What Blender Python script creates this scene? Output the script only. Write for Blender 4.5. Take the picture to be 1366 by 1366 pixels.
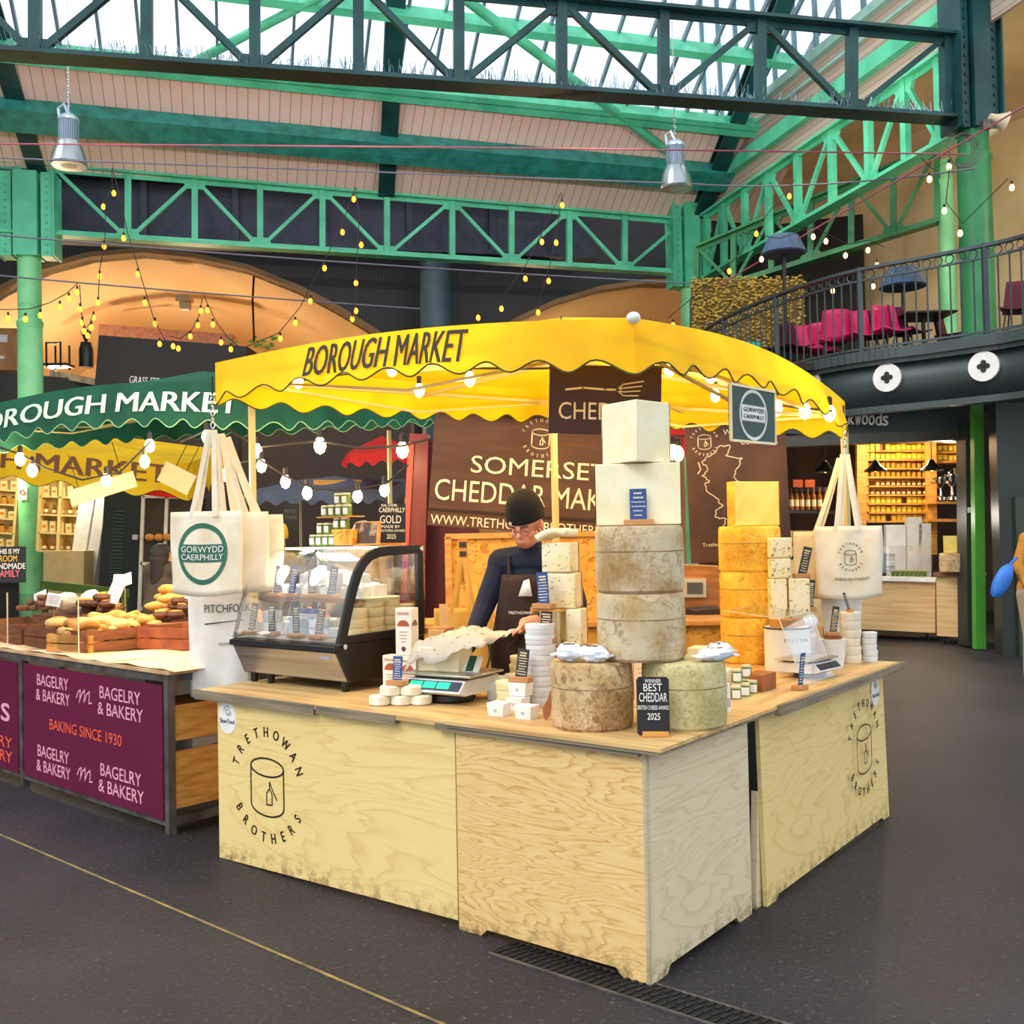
import bpy, math, random
from mathutils import Vector, Matrix
RND = random.Random(11)
C = bpy.context.scene.collection
PI = math.pi
for o in list(bpy.data.objects): bpy.data.objects.remove(o)

# ------------------------------------------------------------------ camera
FPX, PITCH, ROLL, EYE = 1353.0, .0228, -.0202, 1.65
_c, _s, _cr, _sr = math.cos(PITCH), math.sin(PITCH), math.cos(ROLL), math.sin(ROLL)
_R, _U, _D = Vector((1, 0, 0)), Vector((0, -_s, _c)), Vector((0, _c, _s))
cam_data = bpy.data.cameras.new('camera')
cam = bpy.data.objects.new('camera', cam_data); C.objects.link(cam)
cam_data.sensor_width = 36; cam_data.lens = FPX / 1366 * 36
cam_data.clip_start = .05; cam_data.clip_end = 300
_r = _R * _cr + _U * _sr; _u = -_R * _sr + _U * _cr
cam.matrix_world = Matrix(((_r.x, _u.x, -_D.x, 0), (_r.y, _u.y, -_D.y, 0), (_r.z, _u.z, -_D.z, EYE), (0, 0, 0, 1)))
bpy.context.scene.camera = cam

# ------------------------------------------------------------------ sky, light, exposure
sc = bpy.context.scene
w = bpy.data.worlds.new('sky'); sc.world = w; w.use_nodes = True
bg = w.node_tree.nodes['Background']
bg.inputs[0].default_value = (.86, .93, 1.0, 1); bg.inputs[1].default_value = 1.55
sc.view_settings.view_transform = 'Standard'; sc.view_settings.look = 'None'
sc.view_settings.exposure = 0.0; sc.view_settings.gamma = 1; sc.view_settings.use_curve_mapping = False
sun = bpy.data.lights.new('sun', 'SUN'); sun.energy = 1.6; sun.angle = math.radians(25); sun.color = (1, .96, .9)
so = bpy.data.objects.new('sun', sun); C.objects.link(so)
so.rotation_euler = Vector((-.62, -.38, .75)).to_track_quat('Z', 'Y').to_euler()
so.location = (-3, -5, 12)

# ------------------------------------------------------------------ projection helpers (photo -> real points)
def ray(px, py):
    X = (px - 683) / FPX; Y = -(py - 683) / FPX
    return _r * X + _u * Y + _D
def atY(px, py, Y):
    d = ray(px, py); return d * (Y / d.y) + Vector((0, 0, EYE))
def atz(px, py, z):
    d = ray(px, py); return d * ((z - EYE) / d.z) + Vector((0, 0, EYE))

# ------------------------------------------------------------------ materials
MATS = {}
def lin(h):
    if isinstance(h, str):
        h = h.lstrip('#'); v = [int(h[i:i + 2], 16) / 255 for i in (0, 2, 4)]
    else: v = h
    return tuple((x / 12.92 if x <= .04045 else ((x + .055) / 1.055) ** 2.4) for x in v) + (1,)
def base_mat(name):
    m = bpy.data.materials.new(name); m.use_nodes = True
    nt = m.node_tree; return m, nt, nt.nodes, nt.links, nt.nodes['Principled BSDF']
def mat(name, c, rough=.6, metal=0, c2=None, scale=5, stretch=(1, 1, 1), lo=.4, hi=.65, bump=0, em=0, alpha=1, detail=4, trans=0, sss=0, dist=0):
    if name in MATS: return MATS[name]
    m, nt, N, L, P = base_mat(name)
    P.inputs['Base Color'].default_value = lin(c); P.inputs['Roughness'].default_value = rough
    P.inputs['Metallic'].default_value = metal; P.inputs['Alpha'].default_value = alpha
    if trans: P.inputs['Transmission Weight'].default_value = trans
    if sss:
        P.inputs['Subsurface Weight'].default_value = sss; P.inputs['Subsurface Radius'].default_value = (.01, .006, .003)
    if em:
        P.inputs['Emission Color'].default_value = lin(c); P.inputs['Emission Strength'].default_value = em
    if c2 is None and not em:      # every surface gets a faint wear variation
        v = lin(c); k = .86
        c2v = (v[0] * k, v[1] * k, v[2] * k, 1)
    else: c2v = lin(c2) if c2 is not None else None
    if c2v is not None:
        tc = N.new('ShaderNodeTexCoord'); mp = N.new('ShaderNodeMapping'); mp.inputs['Scale'].default_value = stretch
        nz = N.new('ShaderNodeTexNoise'); nz.inputs['Scale'].default_value = scale; nz.inputs['Detail'].default_value = detail
        nz.inputs['Distortion'].default_value = dist
        cr = N.new('ShaderNodeValToRGB'); cr.color_ramp.elements[0].position = lo; cr.color_ramp.elements[1].position = hi
        cr.color_ramp.elements[0].color = lin(c); cr.color_ramp.elements[1].color = c2v
        L.new(tc.outputs['Object'], mp.inputs[0]); L.new(mp.outputs[0], nz.inputs['Vector'])
        L.new(nz.outputs['Fac'], cr.inputs[0]); L.new(cr.outputs[0], P.inputs['Base Color'])
        if bump:
            b = N.new('ShaderNodeBump'); b.inputs['Strength'].default_value = bump; b.inputs['Distance'].default_value = .01
            L.new(nz.outputs['Fac'], b.inputs['Height']); L.new(b.outputs[0], P.inputs['Normal'])
    MATS[name] = m; return m
def glassmat(name, tint=(1, 1, 1), refl=.08, rough=.03):
    if name in MATS: return MATS[name]
    m = bpy.data.materials.new(name); m.use_nodes = True; nt = m.node_tree; N = nt.nodes; L = nt.links
    for n in list(N): N.remove(n)
    out = N.new('ShaderNodeOutputMaterial'); mx = N.new('ShaderNodeMixShader'); t = N.new('ShaderNodeBsdfTransparent'); g = N.new('ShaderNodeBsdfGlossy')
    t.inputs[0].default_value = tint + (1,); g.inputs['Roughness'].default_value = rough
    lw = N.new('ShaderNodeLayerWeight'); lw.inputs[0].default_value = .25
    mt = N.new('ShaderNodeMath'); mt.operation = 'MULTIPLY_ADD'; mt.inputs[1].default_value = .35; mt.inputs[2].default_value = refl
    L.new(lw.outputs['Facing'], mt.inputs[0]); L.new(mt.outputs[0], mx.inputs[0])
    L.new(t.outputs[0], mx.inputs[1]); L.new(g.outputs[0], mx.inputs[2]); L.new(mx.outputs[0], out.inputs[0])
    MATS[name] = m; return m
def clothmat(name, c, trl=.35, c2=None, rough=.8):
    if name in MATS: return MATS[name]
    m, nt, N, L, P = base_mat(name)
    P.inputs['Roughness'].default_value = rough; P.inputs['Base Color'].default_value = lin(c)
    tc = N.new('ShaderNodeTexCoord'); nz = N.new('ShaderNodeTexNoise'); nz.inputs['Scale'].default_value = 2.5; nz.inputs['Detail'].default_value = 3
    cr = N.new('ShaderNodeValToRGB'); cr.color_ramp.elements[0].position = .35; cr.color_ramp.elements[1].position = .75
    cr.color_ramp.elements[0].color = lin(c); v = lin(c2 if c2 else c); cr.color_ramp.elements[1].color = v if c2 else (v[0] * .8, v[1] * .8, v[2] * .8, 1)
    L.new(tc.outputs['Object'], nz.inputs['Vector']); L.new(nz.outputs['Fac'], cr.inputs[0]); L.new(cr.outputs[0], P.inputs['Base Color'])
    t = N.new('ShaderNodeBsdfTranslucent'); L.new(cr.outputs[0], t.inputs[0])
    mx = N.new('ShaderNodeMixShader'); mx.inputs[0].default_value = trl
    out = N['Material Output']; L.new(P.outputs[0], mx.inputs[1]); L.new(t.outputs[0], mx.inputs[2]); L.new(mx.outputs[0], out.inputs[0])
    MATS[name] = m; return m
def stripes(name, c, cl, period, axis=0, width=.08, rough=.6, bump=.4, c2=None):
    m, nt, N, L, P = base_mat(name); P.inputs['Roughness'].default_value = rough
    tc = N.new('ShaderNodeTexCoord'); sp = N.new('ShaderNodeSeparateXYZ'); L.new(tc.outputs['Object'], sp.inputs[0])
    d = N.new('ShaderNodeMath'); d.operation = 'DIVIDE'; d.inputs[1].default_value = period; L.new(sp.outputs[axis], d.inputs[0])
    fr = N.new('ShaderNodeMath'); fr.operation = 'FRACT'; L.new(d.outputs[0], fr.inputs[0])
    gt = N.new('ShaderNodeMath'); gt.operation = 'LESS_THAN'; gt.inputs[1].default_value = width; L.new(fr.outputs[0], gt.inputs[0])
    nz = N.new('ShaderNodeTexNoise'); nz.inputs['Scale'].default_value = .8; L.new(tc.outputs['Object'], nz.inputs['Vector'])
    m0 = N.new('ShaderNodeMixRGB'); m0.inputs[1].default_value = lin(c); m0.inputs[2].default_value = lin(c2 or c); L.new(nz.outputs['Fac'], m0.inputs[0])
    mx = N.new('ShaderNodeMixRGB'); mx.inputs[2].default_value = lin(cl); L.new(gt.outputs[0], mx.inputs[0]); L.new(m0.outputs[0], mx.inputs[1])
    L.new(mx.outputs[0], P.inputs['Base Color']); MATS[name] = m; return m
def plywood(name, a, b, c, scale=1.0, dark=.5):
    m, nt, N, L, P = base_mat(name); P.inputs['Roughness'].default_value = .55
    tc = N.new('ShaderNodeTexCoord'); mp = N.new('ShaderNodeMapping'); mp.inputs['Scale'].default_value = (.5, .5, 3.6)
    n1 = N.new('ShaderNodeTexNoise'); n1.inputs['Scale'].default_value = 1.3 * scale; n1.inputs['Detail'].default_value = 5; n1.inputs['Roughness'].default_value = .45; n1.inputs['Distortion'].default_value = .5
    ml = N.new('ShaderNodeMath'); ml.operation = 'MULTIPLY'; ml.inputs[1].default_value = 38 * scale
    sn = N.new('ShaderNodeMath'); sn.operation = 'FRACT'
    n2 = N.new('ShaderNodeTexNoise'); n2.inputs['Scale'].default_value = 9; n2.inputs['Detail'].default_value = 6
    mp2 = N.new('ShaderNodeMapping'); mp2.inputs['Scale'].default_value = (1, 1, 6)
    r1 = N.new('ShaderNodeValToRGB'); e = r1.color_ramp.elements
    e[0].color = lin(a); e[0].position = 0; e[1].color = lin(a); e[1].position = 1
    x = e.new(.5); x.color = lin(a); x = e.new(.75); x.color = lin(b); x = e.new(.92); x.color = lin(c)
    L.new(tc.outputs['Object'], mp.inputs[0]); L.new(mp.outputs[0], n1.inputs['Vector']); L.new(n1.outputs['Fac'], ml.inputs[0]); L.new(ml.outputs[0], sn.inputs[0]); L.new(sn.outputs[0], r1.inputs[0])
    L.new(tc.outputs['Object'], mp2.inputs[0]); L.new(mp2.outputs[0], n2.inputs['Vector'])
    mx = N.new('ShaderNodeMixRGB'); mx.inputs[2].default_value = lin(b); L.new(r1.outputs[0], mx.inputs[1])
    rr = N.new('ShaderNodeMapRange'); rr.inputs[1].default_value = .35; rr.inputs[2].default_value = .7; rr.inputs[3].default_value = .15; rr.inputs[4].default_value = .75
    L.new(n2.outputs['Fac'], rr.inputs[0]); L.new(rr.outputs[0], mx.inputs[0])
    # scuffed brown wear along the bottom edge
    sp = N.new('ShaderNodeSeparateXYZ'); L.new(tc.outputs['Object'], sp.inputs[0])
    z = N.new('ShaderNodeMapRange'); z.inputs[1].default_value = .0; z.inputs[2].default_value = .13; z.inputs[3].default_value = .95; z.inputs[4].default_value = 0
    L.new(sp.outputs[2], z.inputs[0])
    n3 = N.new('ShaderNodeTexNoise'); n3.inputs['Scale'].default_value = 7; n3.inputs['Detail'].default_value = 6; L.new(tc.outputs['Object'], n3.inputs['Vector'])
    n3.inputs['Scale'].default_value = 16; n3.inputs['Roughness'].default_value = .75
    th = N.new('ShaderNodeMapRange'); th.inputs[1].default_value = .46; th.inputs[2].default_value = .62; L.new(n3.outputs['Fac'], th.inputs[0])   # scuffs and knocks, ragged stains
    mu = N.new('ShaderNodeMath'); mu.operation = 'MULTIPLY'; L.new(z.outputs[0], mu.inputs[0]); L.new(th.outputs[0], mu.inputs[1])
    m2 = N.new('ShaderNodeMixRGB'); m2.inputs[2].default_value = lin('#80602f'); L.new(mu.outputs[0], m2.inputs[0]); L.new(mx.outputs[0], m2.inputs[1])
    L.new(m2.outputs[0], P.inputs['Base Color']); MATS[name] = m; return m
def spots(name, base, base2, spot, scale=40, thr=.62, nscale=6, rough=.75, bump=.3, stretch=(1, 1, 1), fine=0):
    m, nt, N, L, P = base_mat(name); P.inputs['Roughness'].default_value = rough
    tc = N.new('ShaderNodeTexCoord'); mp = N.new('ShaderNodeMapping'); mp.inputs['Scale'].default_value = stretch
    L.new(tc.outputs['Object'], mp.inputs[0])
    n1 = N.new('ShaderNodeTexNoise'); n1.inputs['Scale'].default_value = nscale; n1.inputs['Detail'].default_value = 6; L.new(mp.outputs[0], n1.inputs['Vector'])
    r1 = N.new('ShaderNodeValToRGB'); r1.color_ramp.elements[0].position = .38; r1.color_ramp.elements[1].position = .62
    r1.color_ramp.elements[0].color = lin(base); r1.color_ramp.elements[1].color = lin(base2); L.new(n1.outputs['Fac'], r1.inputs[0])
    n2 = N.new('ShaderNodeTexNoise'); n2.inputs['Scale'].default_value = scale; n2.inputs['Detail'].default_value = 3; n2.inputs['Distortion'].default_value = 1.2; L.new(mp.outputs[0], n2.inputs['Vector'])
    r2 = N.new('ShaderNodeMapRange'); r2.inputs[1].default_value = thr; r2.inputs[2].default_value = thr + .07; L.new(n2.outputs['Fac'], r2.inputs[0])
    mx = N.new('ShaderNodeMixRGB'); mx.inputs[2].default_value = lin(spot); L.new(r2.outputs[0], mx.inputs[0]); L.new(r1.outputs[0], mx.inputs[1])
    if fine:
        n4 = N.new('ShaderNodeTexNoise'); n4.inputs['Scale'].default_value = 75; n4.inputs['Detail'].default_value = 5; n4.inputs['Roughness'].default_value = .7; L.new(mp.outputs[0], n4.inputs['Vector'])
        n5 = N.new('ShaderNodeTexNoise'); n5.inputs['Scale'].default_value = 4; n5.inputs['Detail'].default_value = 3; L.new(mp.outputs[0], n5.inputs['Vector'])
        ad = N.new('ShaderNodeMath'); ad.operation = 'ADD'; L.new(n4.outputs['Fac'], ad.inputs[0]); L.new(n5.outputs['Fac'], ad.inputs[1])
        r4 = N.new('ShaderNodeMapRange'); r4.inputs[1].default_value = .92; r4.inputs[2].default_value = 1.25; r4.inputs[4].default_value = fine; L.new(ad.outputs[0], r4.inputs[0])
        m4 = N.new('ShaderNodeMixRGB'); m4.inputs[2].default_value = lin(spot); L.new(r4.outputs[0], m4.inputs[0]); L.new(mx.outputs[0], m4.inputs[1]); mx = m4
        r2.inputs[1].default_value = thr - .04; r2.inputs[2].default_value = thr + .16; r2.inputs[4].default_value = .75
    L.new(mx.outputs[0], P.inputs['Base Color'])
    b = N.new('ShaderNodeBump'); b.inputs['Strength'].default_value = bump; b.inputs['Distance'].default_value = .004; L.new(n2.outputs['Fac'], b.inputs['Height']); L.new(b.outputs[0], P.inputs['Normal'])
    MATS[name] = m; return m

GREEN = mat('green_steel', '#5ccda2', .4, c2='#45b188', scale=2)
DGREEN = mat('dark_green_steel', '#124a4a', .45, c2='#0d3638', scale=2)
COLG = mat('column_green_paint', '#8fe2a2', .4, c2='#6cc684', scale=1.5)
COLD = mat('deep_green_paint', '#2f8a52', .4, c2='#1f6a3e', scale=1.5)
BOARD = stripes('ceiling_boards', '#fbe2da', '#a5877c', .18, 0, .07, c2='#f2cfc4')
BOARDR = stripes('clerestory_boards', '#bfae9c', '#7d6c60', .11, 2, .1, c2='#a8988a')
YEL = clothmat('yellow_canvas', '#f6cc0e', .4, '#e6b400')
PIPE = mat('canvas_piping', '#4d4a12', .8)
GRNC = clothmat('green_canvas', '#1a5e4a', .38, '#124a38')
GRNL = clothmat('leaf_green_canvas', '#3f8a3c', .45, '#2f7434')
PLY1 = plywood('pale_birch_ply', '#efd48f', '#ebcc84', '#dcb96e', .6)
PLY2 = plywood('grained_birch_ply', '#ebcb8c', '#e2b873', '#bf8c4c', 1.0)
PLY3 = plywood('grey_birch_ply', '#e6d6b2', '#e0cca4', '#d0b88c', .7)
PLYT = mat('counter_top_ply', '#d8b478', .5, c2='#b8905a', scale=3, stretch=(1, 6, 1))
EDGE = mat('grey_ply_edge', '#8f8066', .7, c2='#6d5f4c', scale=6, stretch=(.3, 1, 6))
INK = mat('black_print', '#2c2114', .7)
WHITE = mat('white_paint', '#f2f0ea', .5)
CREAM = mat('cream_print', '#f7e6bc', .6)
BLACK = mat('black_plastic', '#121214', .35)
STEEL = mat('brushed_steel', '#d2cdc4', .36, .8, c2='#a8a196', scale=3, stretch=(.2, 1, 8))
CHROME = mat('chrome', '#d8d8d8', .15, 1)
ALU = mat('cream_aluminium', '#cfb77a', .45, .1)
GLASS = glassmat('clear_glass')
ACRYL = glassmat('clear_acrylic', (.97, .98, 1), .05)
RIND1 = spots('natural_rind_brown', '#d5b98c', '#c39f66', '#7a4c28', 20, .54, 7, fine=.85)
RIND2 = spots('natural_rind_grey', '#cdbd9c', '#b99b6a', '#8f6638', 22, .57, 6, fine=.7)
RIND3 = spots('natural_rind_green', '#d6cb98', '#c2b67c', '#958248', 50, .56, 9, fine=.6)
RINDY = spots('golden_rind', '#ffce4a', '#eeb02e', '#b0761a', 40, .57, 10, fine=.6)
PASTE = mat('white_cheese_paste', '#f6ecc8', .55, c2='#efe0b2', scale=9, sss=.1)
PASTEY = mat('yellow_cheese_paste', '#fae27a', .5, c2='#f2d25c', scale=7, sss=.1)
BLUEC = spots('blue_veined_paste', '#f7ebc4', '#eedca2', '#6f7268', 32, .6, 8, .6)
WBLUE = mat('carton_kraft', '#d9a766', .7, c2='#c8924f', scale=4)
PAPER = mat('white_paper', '#f6f2ea', .7)
CANVAS = mat('calico', '#efe4cd', .85, c2='#e2d3b4', scale=7, bump=.3)
SKIN = mat('skin', '#e0a07c', .55, sss=.1, c2='#d08a68', scale=8)
BROWNB = mat('brown_banner', '#5a3620', .65, c2='#4a2a18', scale=2.5, stretch=(.6, 1, 5))
CHARC = mat('chalkboard', '#17171b', .6)
SLATE = mat('sign_green', '#123f3a', .5)
WOODD = mat('weathered_crate_wood', '#8f5530', .75, c2='#6e3f22', scale=6, stretch=(1, 1, 6))
WOODL = mat('honey_wood', '#d79a4a', .6, c2='#b97a33', scale=5, stretch=(1, 1, 6))
OSB = spots('osb_board', '#e8b04a', '#d99a38', '#b8741f', 22, .55, 9, .6)
MAGENTA = mat('magenta_vinyl', '#6c0c3c', .45, c2='#5c0932', scale=1)
GREYF = mat('grey_steel_frame', '#6b645e', .5, .4, c2='#4a4540', scale=9)
BREAD = mat('golden_crust', '#e0a24a', .6, c2='#c07a2c', scale=7)
BREADP = mat('pale_bagel_crust', '#efc77e', .6, c2='#dca558', scale=8)
CHOC = mat('chocolate_bun', '#6a3a20', .55, c2='#3a1d10', scale=9)
def emis(name, c, s): return mat(name, c, em=s)
BULB = emis('glowing_bulb', '#ffc870', 6)
BULBO = emis('amber_filament', '#ff9428', 4)
BULBW = emis('bright_bulb', '#ffe9a0', 20)

# ------------------------------------------------------------------ mesh builder
class MB:
    def __init__(s): s.v = []; s.f = []
    def add(s, vs, fs, M=None):
        n = len(s.v)
        s.v += [tuple(M @ Vector(q)) if M else tuple(q) for q in vs]; s.f += [tuple(i + n for i in f) for f in fs]; return s
    def box(s, c, d, M=None, rz=0):
        x, y, z = (k / 2 for k in d)
        vs = [Vector((a * x, b * y, e * z)) for a in (-1, 1) for b in (-1, 1) for e in (-1, 1)]
        if rz: R = Matrix.Rotation(rz, 3, 'Z'); vs = [R @ q for q in vs]
        vs = [q + Vector(c) for q in vs]
        return s.add(vs, [(0, 1, 3, 2), (4, 6, 7, 5), (0, 4, 5, 1), (2, 3, 7, 6), (0, 2, 6, 4), (1, 5, 7, 3)], M)
    def beam(s, p, q, w, h, up=(0, 0, 1)):
        p = Vector(p); q = Vector(q); d = (q - p).normalized(); u = Vector(up)
        x = d.cross(u)
        if x.length < 1e-4: x = d.cross(Vector((1, 0, 0)))
        x.normalize(); u = x.cross(d)
        vs = [e + x * (a * w / 2) + u * (b * h / 2) for e in (p, q) for a in (-1, 1) for b in (-1, 1)]
        return s.add(vs, [(0, 1, 3, 2), (4, 6, 7, 5), (0, 4, 5, 1), (2, 3, 7, 6), (0, 2, 6, 4), (1, 5, 7, 3)])
    def tube(s, pts, r, n=8, cap=True):
        pts = [Vector(p) for p in pts]; m = len(pts); rs = r if isinstance(r, (list, tuple)) else [r] * m
        vs = []; prev = None
        for i, p in enumerate(pts):
            d = (pts[min(i + 1, m - 1)] - pts[max(i - 1, 0)]).normalized()
            if prev is None:
                a = d.orthogonal().normalized()
            else:
                a = (prev - d * prev.dot(d));
                a = a.normalized() if a.length > 1e-6 else d.orthogonal().normalized()
            prev = a; b = d.cross(a)
            vs += [p + (a * math.cos(t) + b * math.sin(t)) * rs[i] for t in (2 * PI * k / n for k in range(n))]
        fs = [(i * n + k, i * n + (k + 1) % n, (i + 1) * n + (k + 1) % n, (i + 1) * n + k) for i in range(m - 1) for k in range(n)]
        if cap: fs += [tuple(range(n))[::-1], tuple((m - 1) * n + k for k in range(n))]
        return s.add(vs, fs)
    def lathe(s, prof, c=(0, 0, 0), n=24, a0=0, a1=2 * PI, jit=0, M=None):
        full = abs(a1 - a0 - 2 * PI) < 1e-6; k = n if full else n + 1; vs = []
        for (r, z) in prof:
            for i in range(k):
                t = a0 + (a1 - a0) * i / n; j = 1 + (RND.uniform(-jit, jit) if jit else 0)
                vs.append(Vector((c[0] + r * j * math.cos(t), c[1] + r * j * math.sin(t), c[2] + z)))
        fs = []
        for j in range(len(prof) - 1):
            for i in range(n if full else n):
                a = j * k + i; b = j * k + (i + 1) % k
                fs.append((a, b, b + k, a + k))
        if prof[0][0] > 1e-5: fs.append(tuple(range(k))[::-1])
        if prof[-1][0] > 1e-5: fs.append(tuple((len(prof) - 1) * k + i for i in range(k)))
        return s.add(vs, fs, M)
    def prism(s, poly, y0, y1, M=None):     # poly in XZ
        n = len(poly)
        vs = [(x, y0, z) for x, z in poly] + [(x, y1, z) for x, z in poly]
        fs = [tuple(range(n)), tuple(range(n, 2 * n))[::-1]] + [(i, i + n, (i + 1) % n + n, (i + 1) % n) for i in range(n)]
        return s.add(vs, fs, M)
    def slab(s, poly, z0, z1, M=None):      # poly in XY
        n = len(poly)
        vs = [(x, y, z0) for x, y in poly] + [(x, y, z1) for x, y in poly]
        fs = [tuple(range(n))[::-1], tuple(range(n, 2 * n))] + [(i, (i + 1) % n, (i + 1) % n + n, i + n) for i in range(n)]
        return s.add(vs, fs, M)
    def blob(s, c, r, n=12, m=8, jit=0, M=None):
        vs = []; c = Vector(c)
        for j in range(m + 1):
            ph = PI * j / m
            for i in range(n):
                t = 2 * PI * i / n; k = 1 + (RND.uniform(-jit, jit) if jit and 0 < j < m else 0)
                vs.append(c + Vector((r[0] * k * math.sin(ph) * math.cos(t), r[1] * k * math.sin(ph) * math.sin(t), -r[2] * k * math.cos(ph))))
        fs = [(j * n + i, j * n + (i + 1) % n, (j + 1) * n + (i + 1) % n, (j + 1) * n + i) for j in range(m) for i in range(n)]
        return s.add(vs, fs, M)
    def torus(s, c, R, r, axis='Z', n=20, m=8, ry=None, M=None):
        vs = []
        for i in range(n):
            t = 2 * PI * i / n
            for j in range(m):
                q = 2 * PI * j / m; x = (R + r * math.cos(q)) * math.cos(t); y = ((ry or R) + r * math.cos(q)) * math.sin(t); z = r * math.sin(q)
                v = {'Z': (x, y, z), 'Y': (x, z, y), 'X': (z, x, y)}[axis]
                vs.append((v[0] + c[0], v[1] + c[1], v[2] + c[2]))
        fs = [(i * m + j, ((i + 1) % n) * m + j, ((i + 1) % n) * m + (j + 1) % m, i * m + (j + 1) % m) for i in range(n) for j in range(m)]
        return s.add(vs, fs, M)
    def grid(s, nx, ny, f, M=None):
        vs = [f(i / nx, j / ny) for j in range(ny + 1) for i in range(nx + 1)]
        fs = [(j * (nx + 1) + i, j * (nx + 1) + i + 1, (j + 1) * (nx + 1) + i + 1, (j + 1) * (nx + 1) + i) for j in range(ny) for i in range(nx)]
        return s.add(vs, fs, M)
    def ribbon(s, pts, wd, y=-.001, th=.001):   # stroke in XZ plane, slightly raised
        for a, b in zip(pts[:-1], pts[1:]):
            a = Vector((a[0], y, a[1])); b = Vector((b[0], y, b[1])); d = b - a
            if d.length < 1e-6: continue
            d.normalize(); s.beam(a - d * wd * .3, b + d * wd * .3, wd, th, (0, 1, 0))
        return s
    def build(s, name, m, parent=None, smooth=35, bevel=0, solid=0, M=None):
        me = bpy.data.meshes.new(name); me.from_pydata([tuple(q) for q in s.v], [], s.f); me.update()
        me.materials.append(m)
        if smooth: me.shade_smooth(); me.set_sharp_from_angle(angle=math.radians(smooth))
        o = bpy.data.objects.new(name, me); C.objects.link(o)
        if parent is not None: o.parent = parent
        if M is not None: o.matrix_local = M
        if bevel:
            b = o.modifiers.new('bevel', 'BEVEL'); b.width = bevel; b.segments = 2; b.limit_method = 'ANGLE'
        if solid:
            b = o.modifiers.new('solid', 'SOLIDIFY'); b.thickness = solid; b.offset = 0
        return o
def tag(o, label, cat, group=None, kind=None):
    if label: o['label'] = label
    if cat: o['category'] = cat
    if group: o['group'] = group
    if kind: o['kind'] = kind
    return o
def thing(name, label, cat, loc=(0, 0, 0), rz=0, group=None, M=None, s=1):
    o = bpy.data.objects.new(name, None); C.objects.link(o); o.empty_display_size = .1
    if M is not None: o.matrix_world = M
    else: o.location = loc; o.rotation_euler = (0, 0, rz); o.scale = (s, s, s)
    return tag(o, label, cat, group)
def struct(name, mb, m, **k):
    o = mb.build(name, m, **k); o['kind'] = 'structure'; return o
def dup(root, loc=None, rz=None, label=None, group=None, s=None):
    r = root.copy(); C.objects.link(r)
    if loc is not None: r.location = loc
    if rz is not None: r.rotation_euler = (0, 0, rz)
    if s is not None: r.scale = (s, s, s)
    if label: r['label'] = label
    if group: r['group'] = group
    for ch in list(root.children):
        c = ch.copy(); C.objects.link(c); c.parent = r
        for g in list(ch.children):
            d = g.copy(); C.objects.link(d); d.parent = c
    return r

# ------------------------------------------------------------------ lettering
_TX = {}
def txt(s, bold=0):
    bold = 0
    k = (s, bold)
    if k in _TX: return _TX[k]
    cu = bpy.data.curves.new('t', 'FONT'); cu.body = s; cu.size = 1; cu.offset = bold; cu.resolution_u = 3; cu.extrude = .02
    o = bpy.data.objects.new('t', cu); C.objects.link(o)
    dg = bpy.context.evaluated_depsgraph_get(); me = bpy.data.meshes.new_from_object(o.evaluated_get(dg))
    vs = [q.co.copy() for q in me.vertices]; fs = [tuple(p.vertices) for p in me.polygons]
    bpy.data.objects.remove(o); bpy.data.curves.remove(cu); bpy.data.meshes.remove(me)
    xs = [q.x for q in vs]; ys = [q.y for q in vs]
    _TX[k] = (vs, fs, min(xs), max(xs), min(ys), max(ys)); return _TX[k]
def put(mb, s, x0, x1, z0, z1, y=-.001, th=.0015, bold=.0):
    """letters fitted in the box x0..x1, z0..z1 of a panel whose front faces -Y"""
    vs, fs, a, b, c, d = txt(s, bold)
    mb.add([(x0 + (q.x - a) / (b - a) * (x1 - x0), y - (q.z > 0) * th, z0 + (q.y - c) / (d - c) * (z1 - z0)) for q in vs], fs)
    return mb
def arc_text(mb, s, cx, cz, R, a0, a1, h, wd, y=-.001, flip=False, sx=1, bold=.01):
    n = len(s)
    for i, ch in enumerate(s):
        if ch == ' ': continue
        t = math.radians(a0 + (a1 - a0) * (i / (n - 1))); vs, fs, a, b, c, d = txt(ch, bold)
        x = cx + R * math.cos(t) * sx; z = cz + R * math.sin(t); rot = t - PI / 2 if not flip else t + PI / 2
        ww = wd * (b - a) / .62
        for_v = []
        for q in vs:
            lx = ((q.x - (a + b) / 2) / (b - a)) * ww; lz = ((q.y - (c + d) / 2) / (d - c)) * h
            for_v.append((x + (lx * math.cos(rot) - lz * math.sin(rot)) * sx, y - (q.z > 0) * .0015, z + lx * math.sin(rot) + lz * math.cos(rot)))
        mb.add(for_v, fs); mb.add([(q[0] + .0022 * R_ / 1, q[1], q[2]) for q in for_v for R_ in (1,)], fs)
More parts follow.
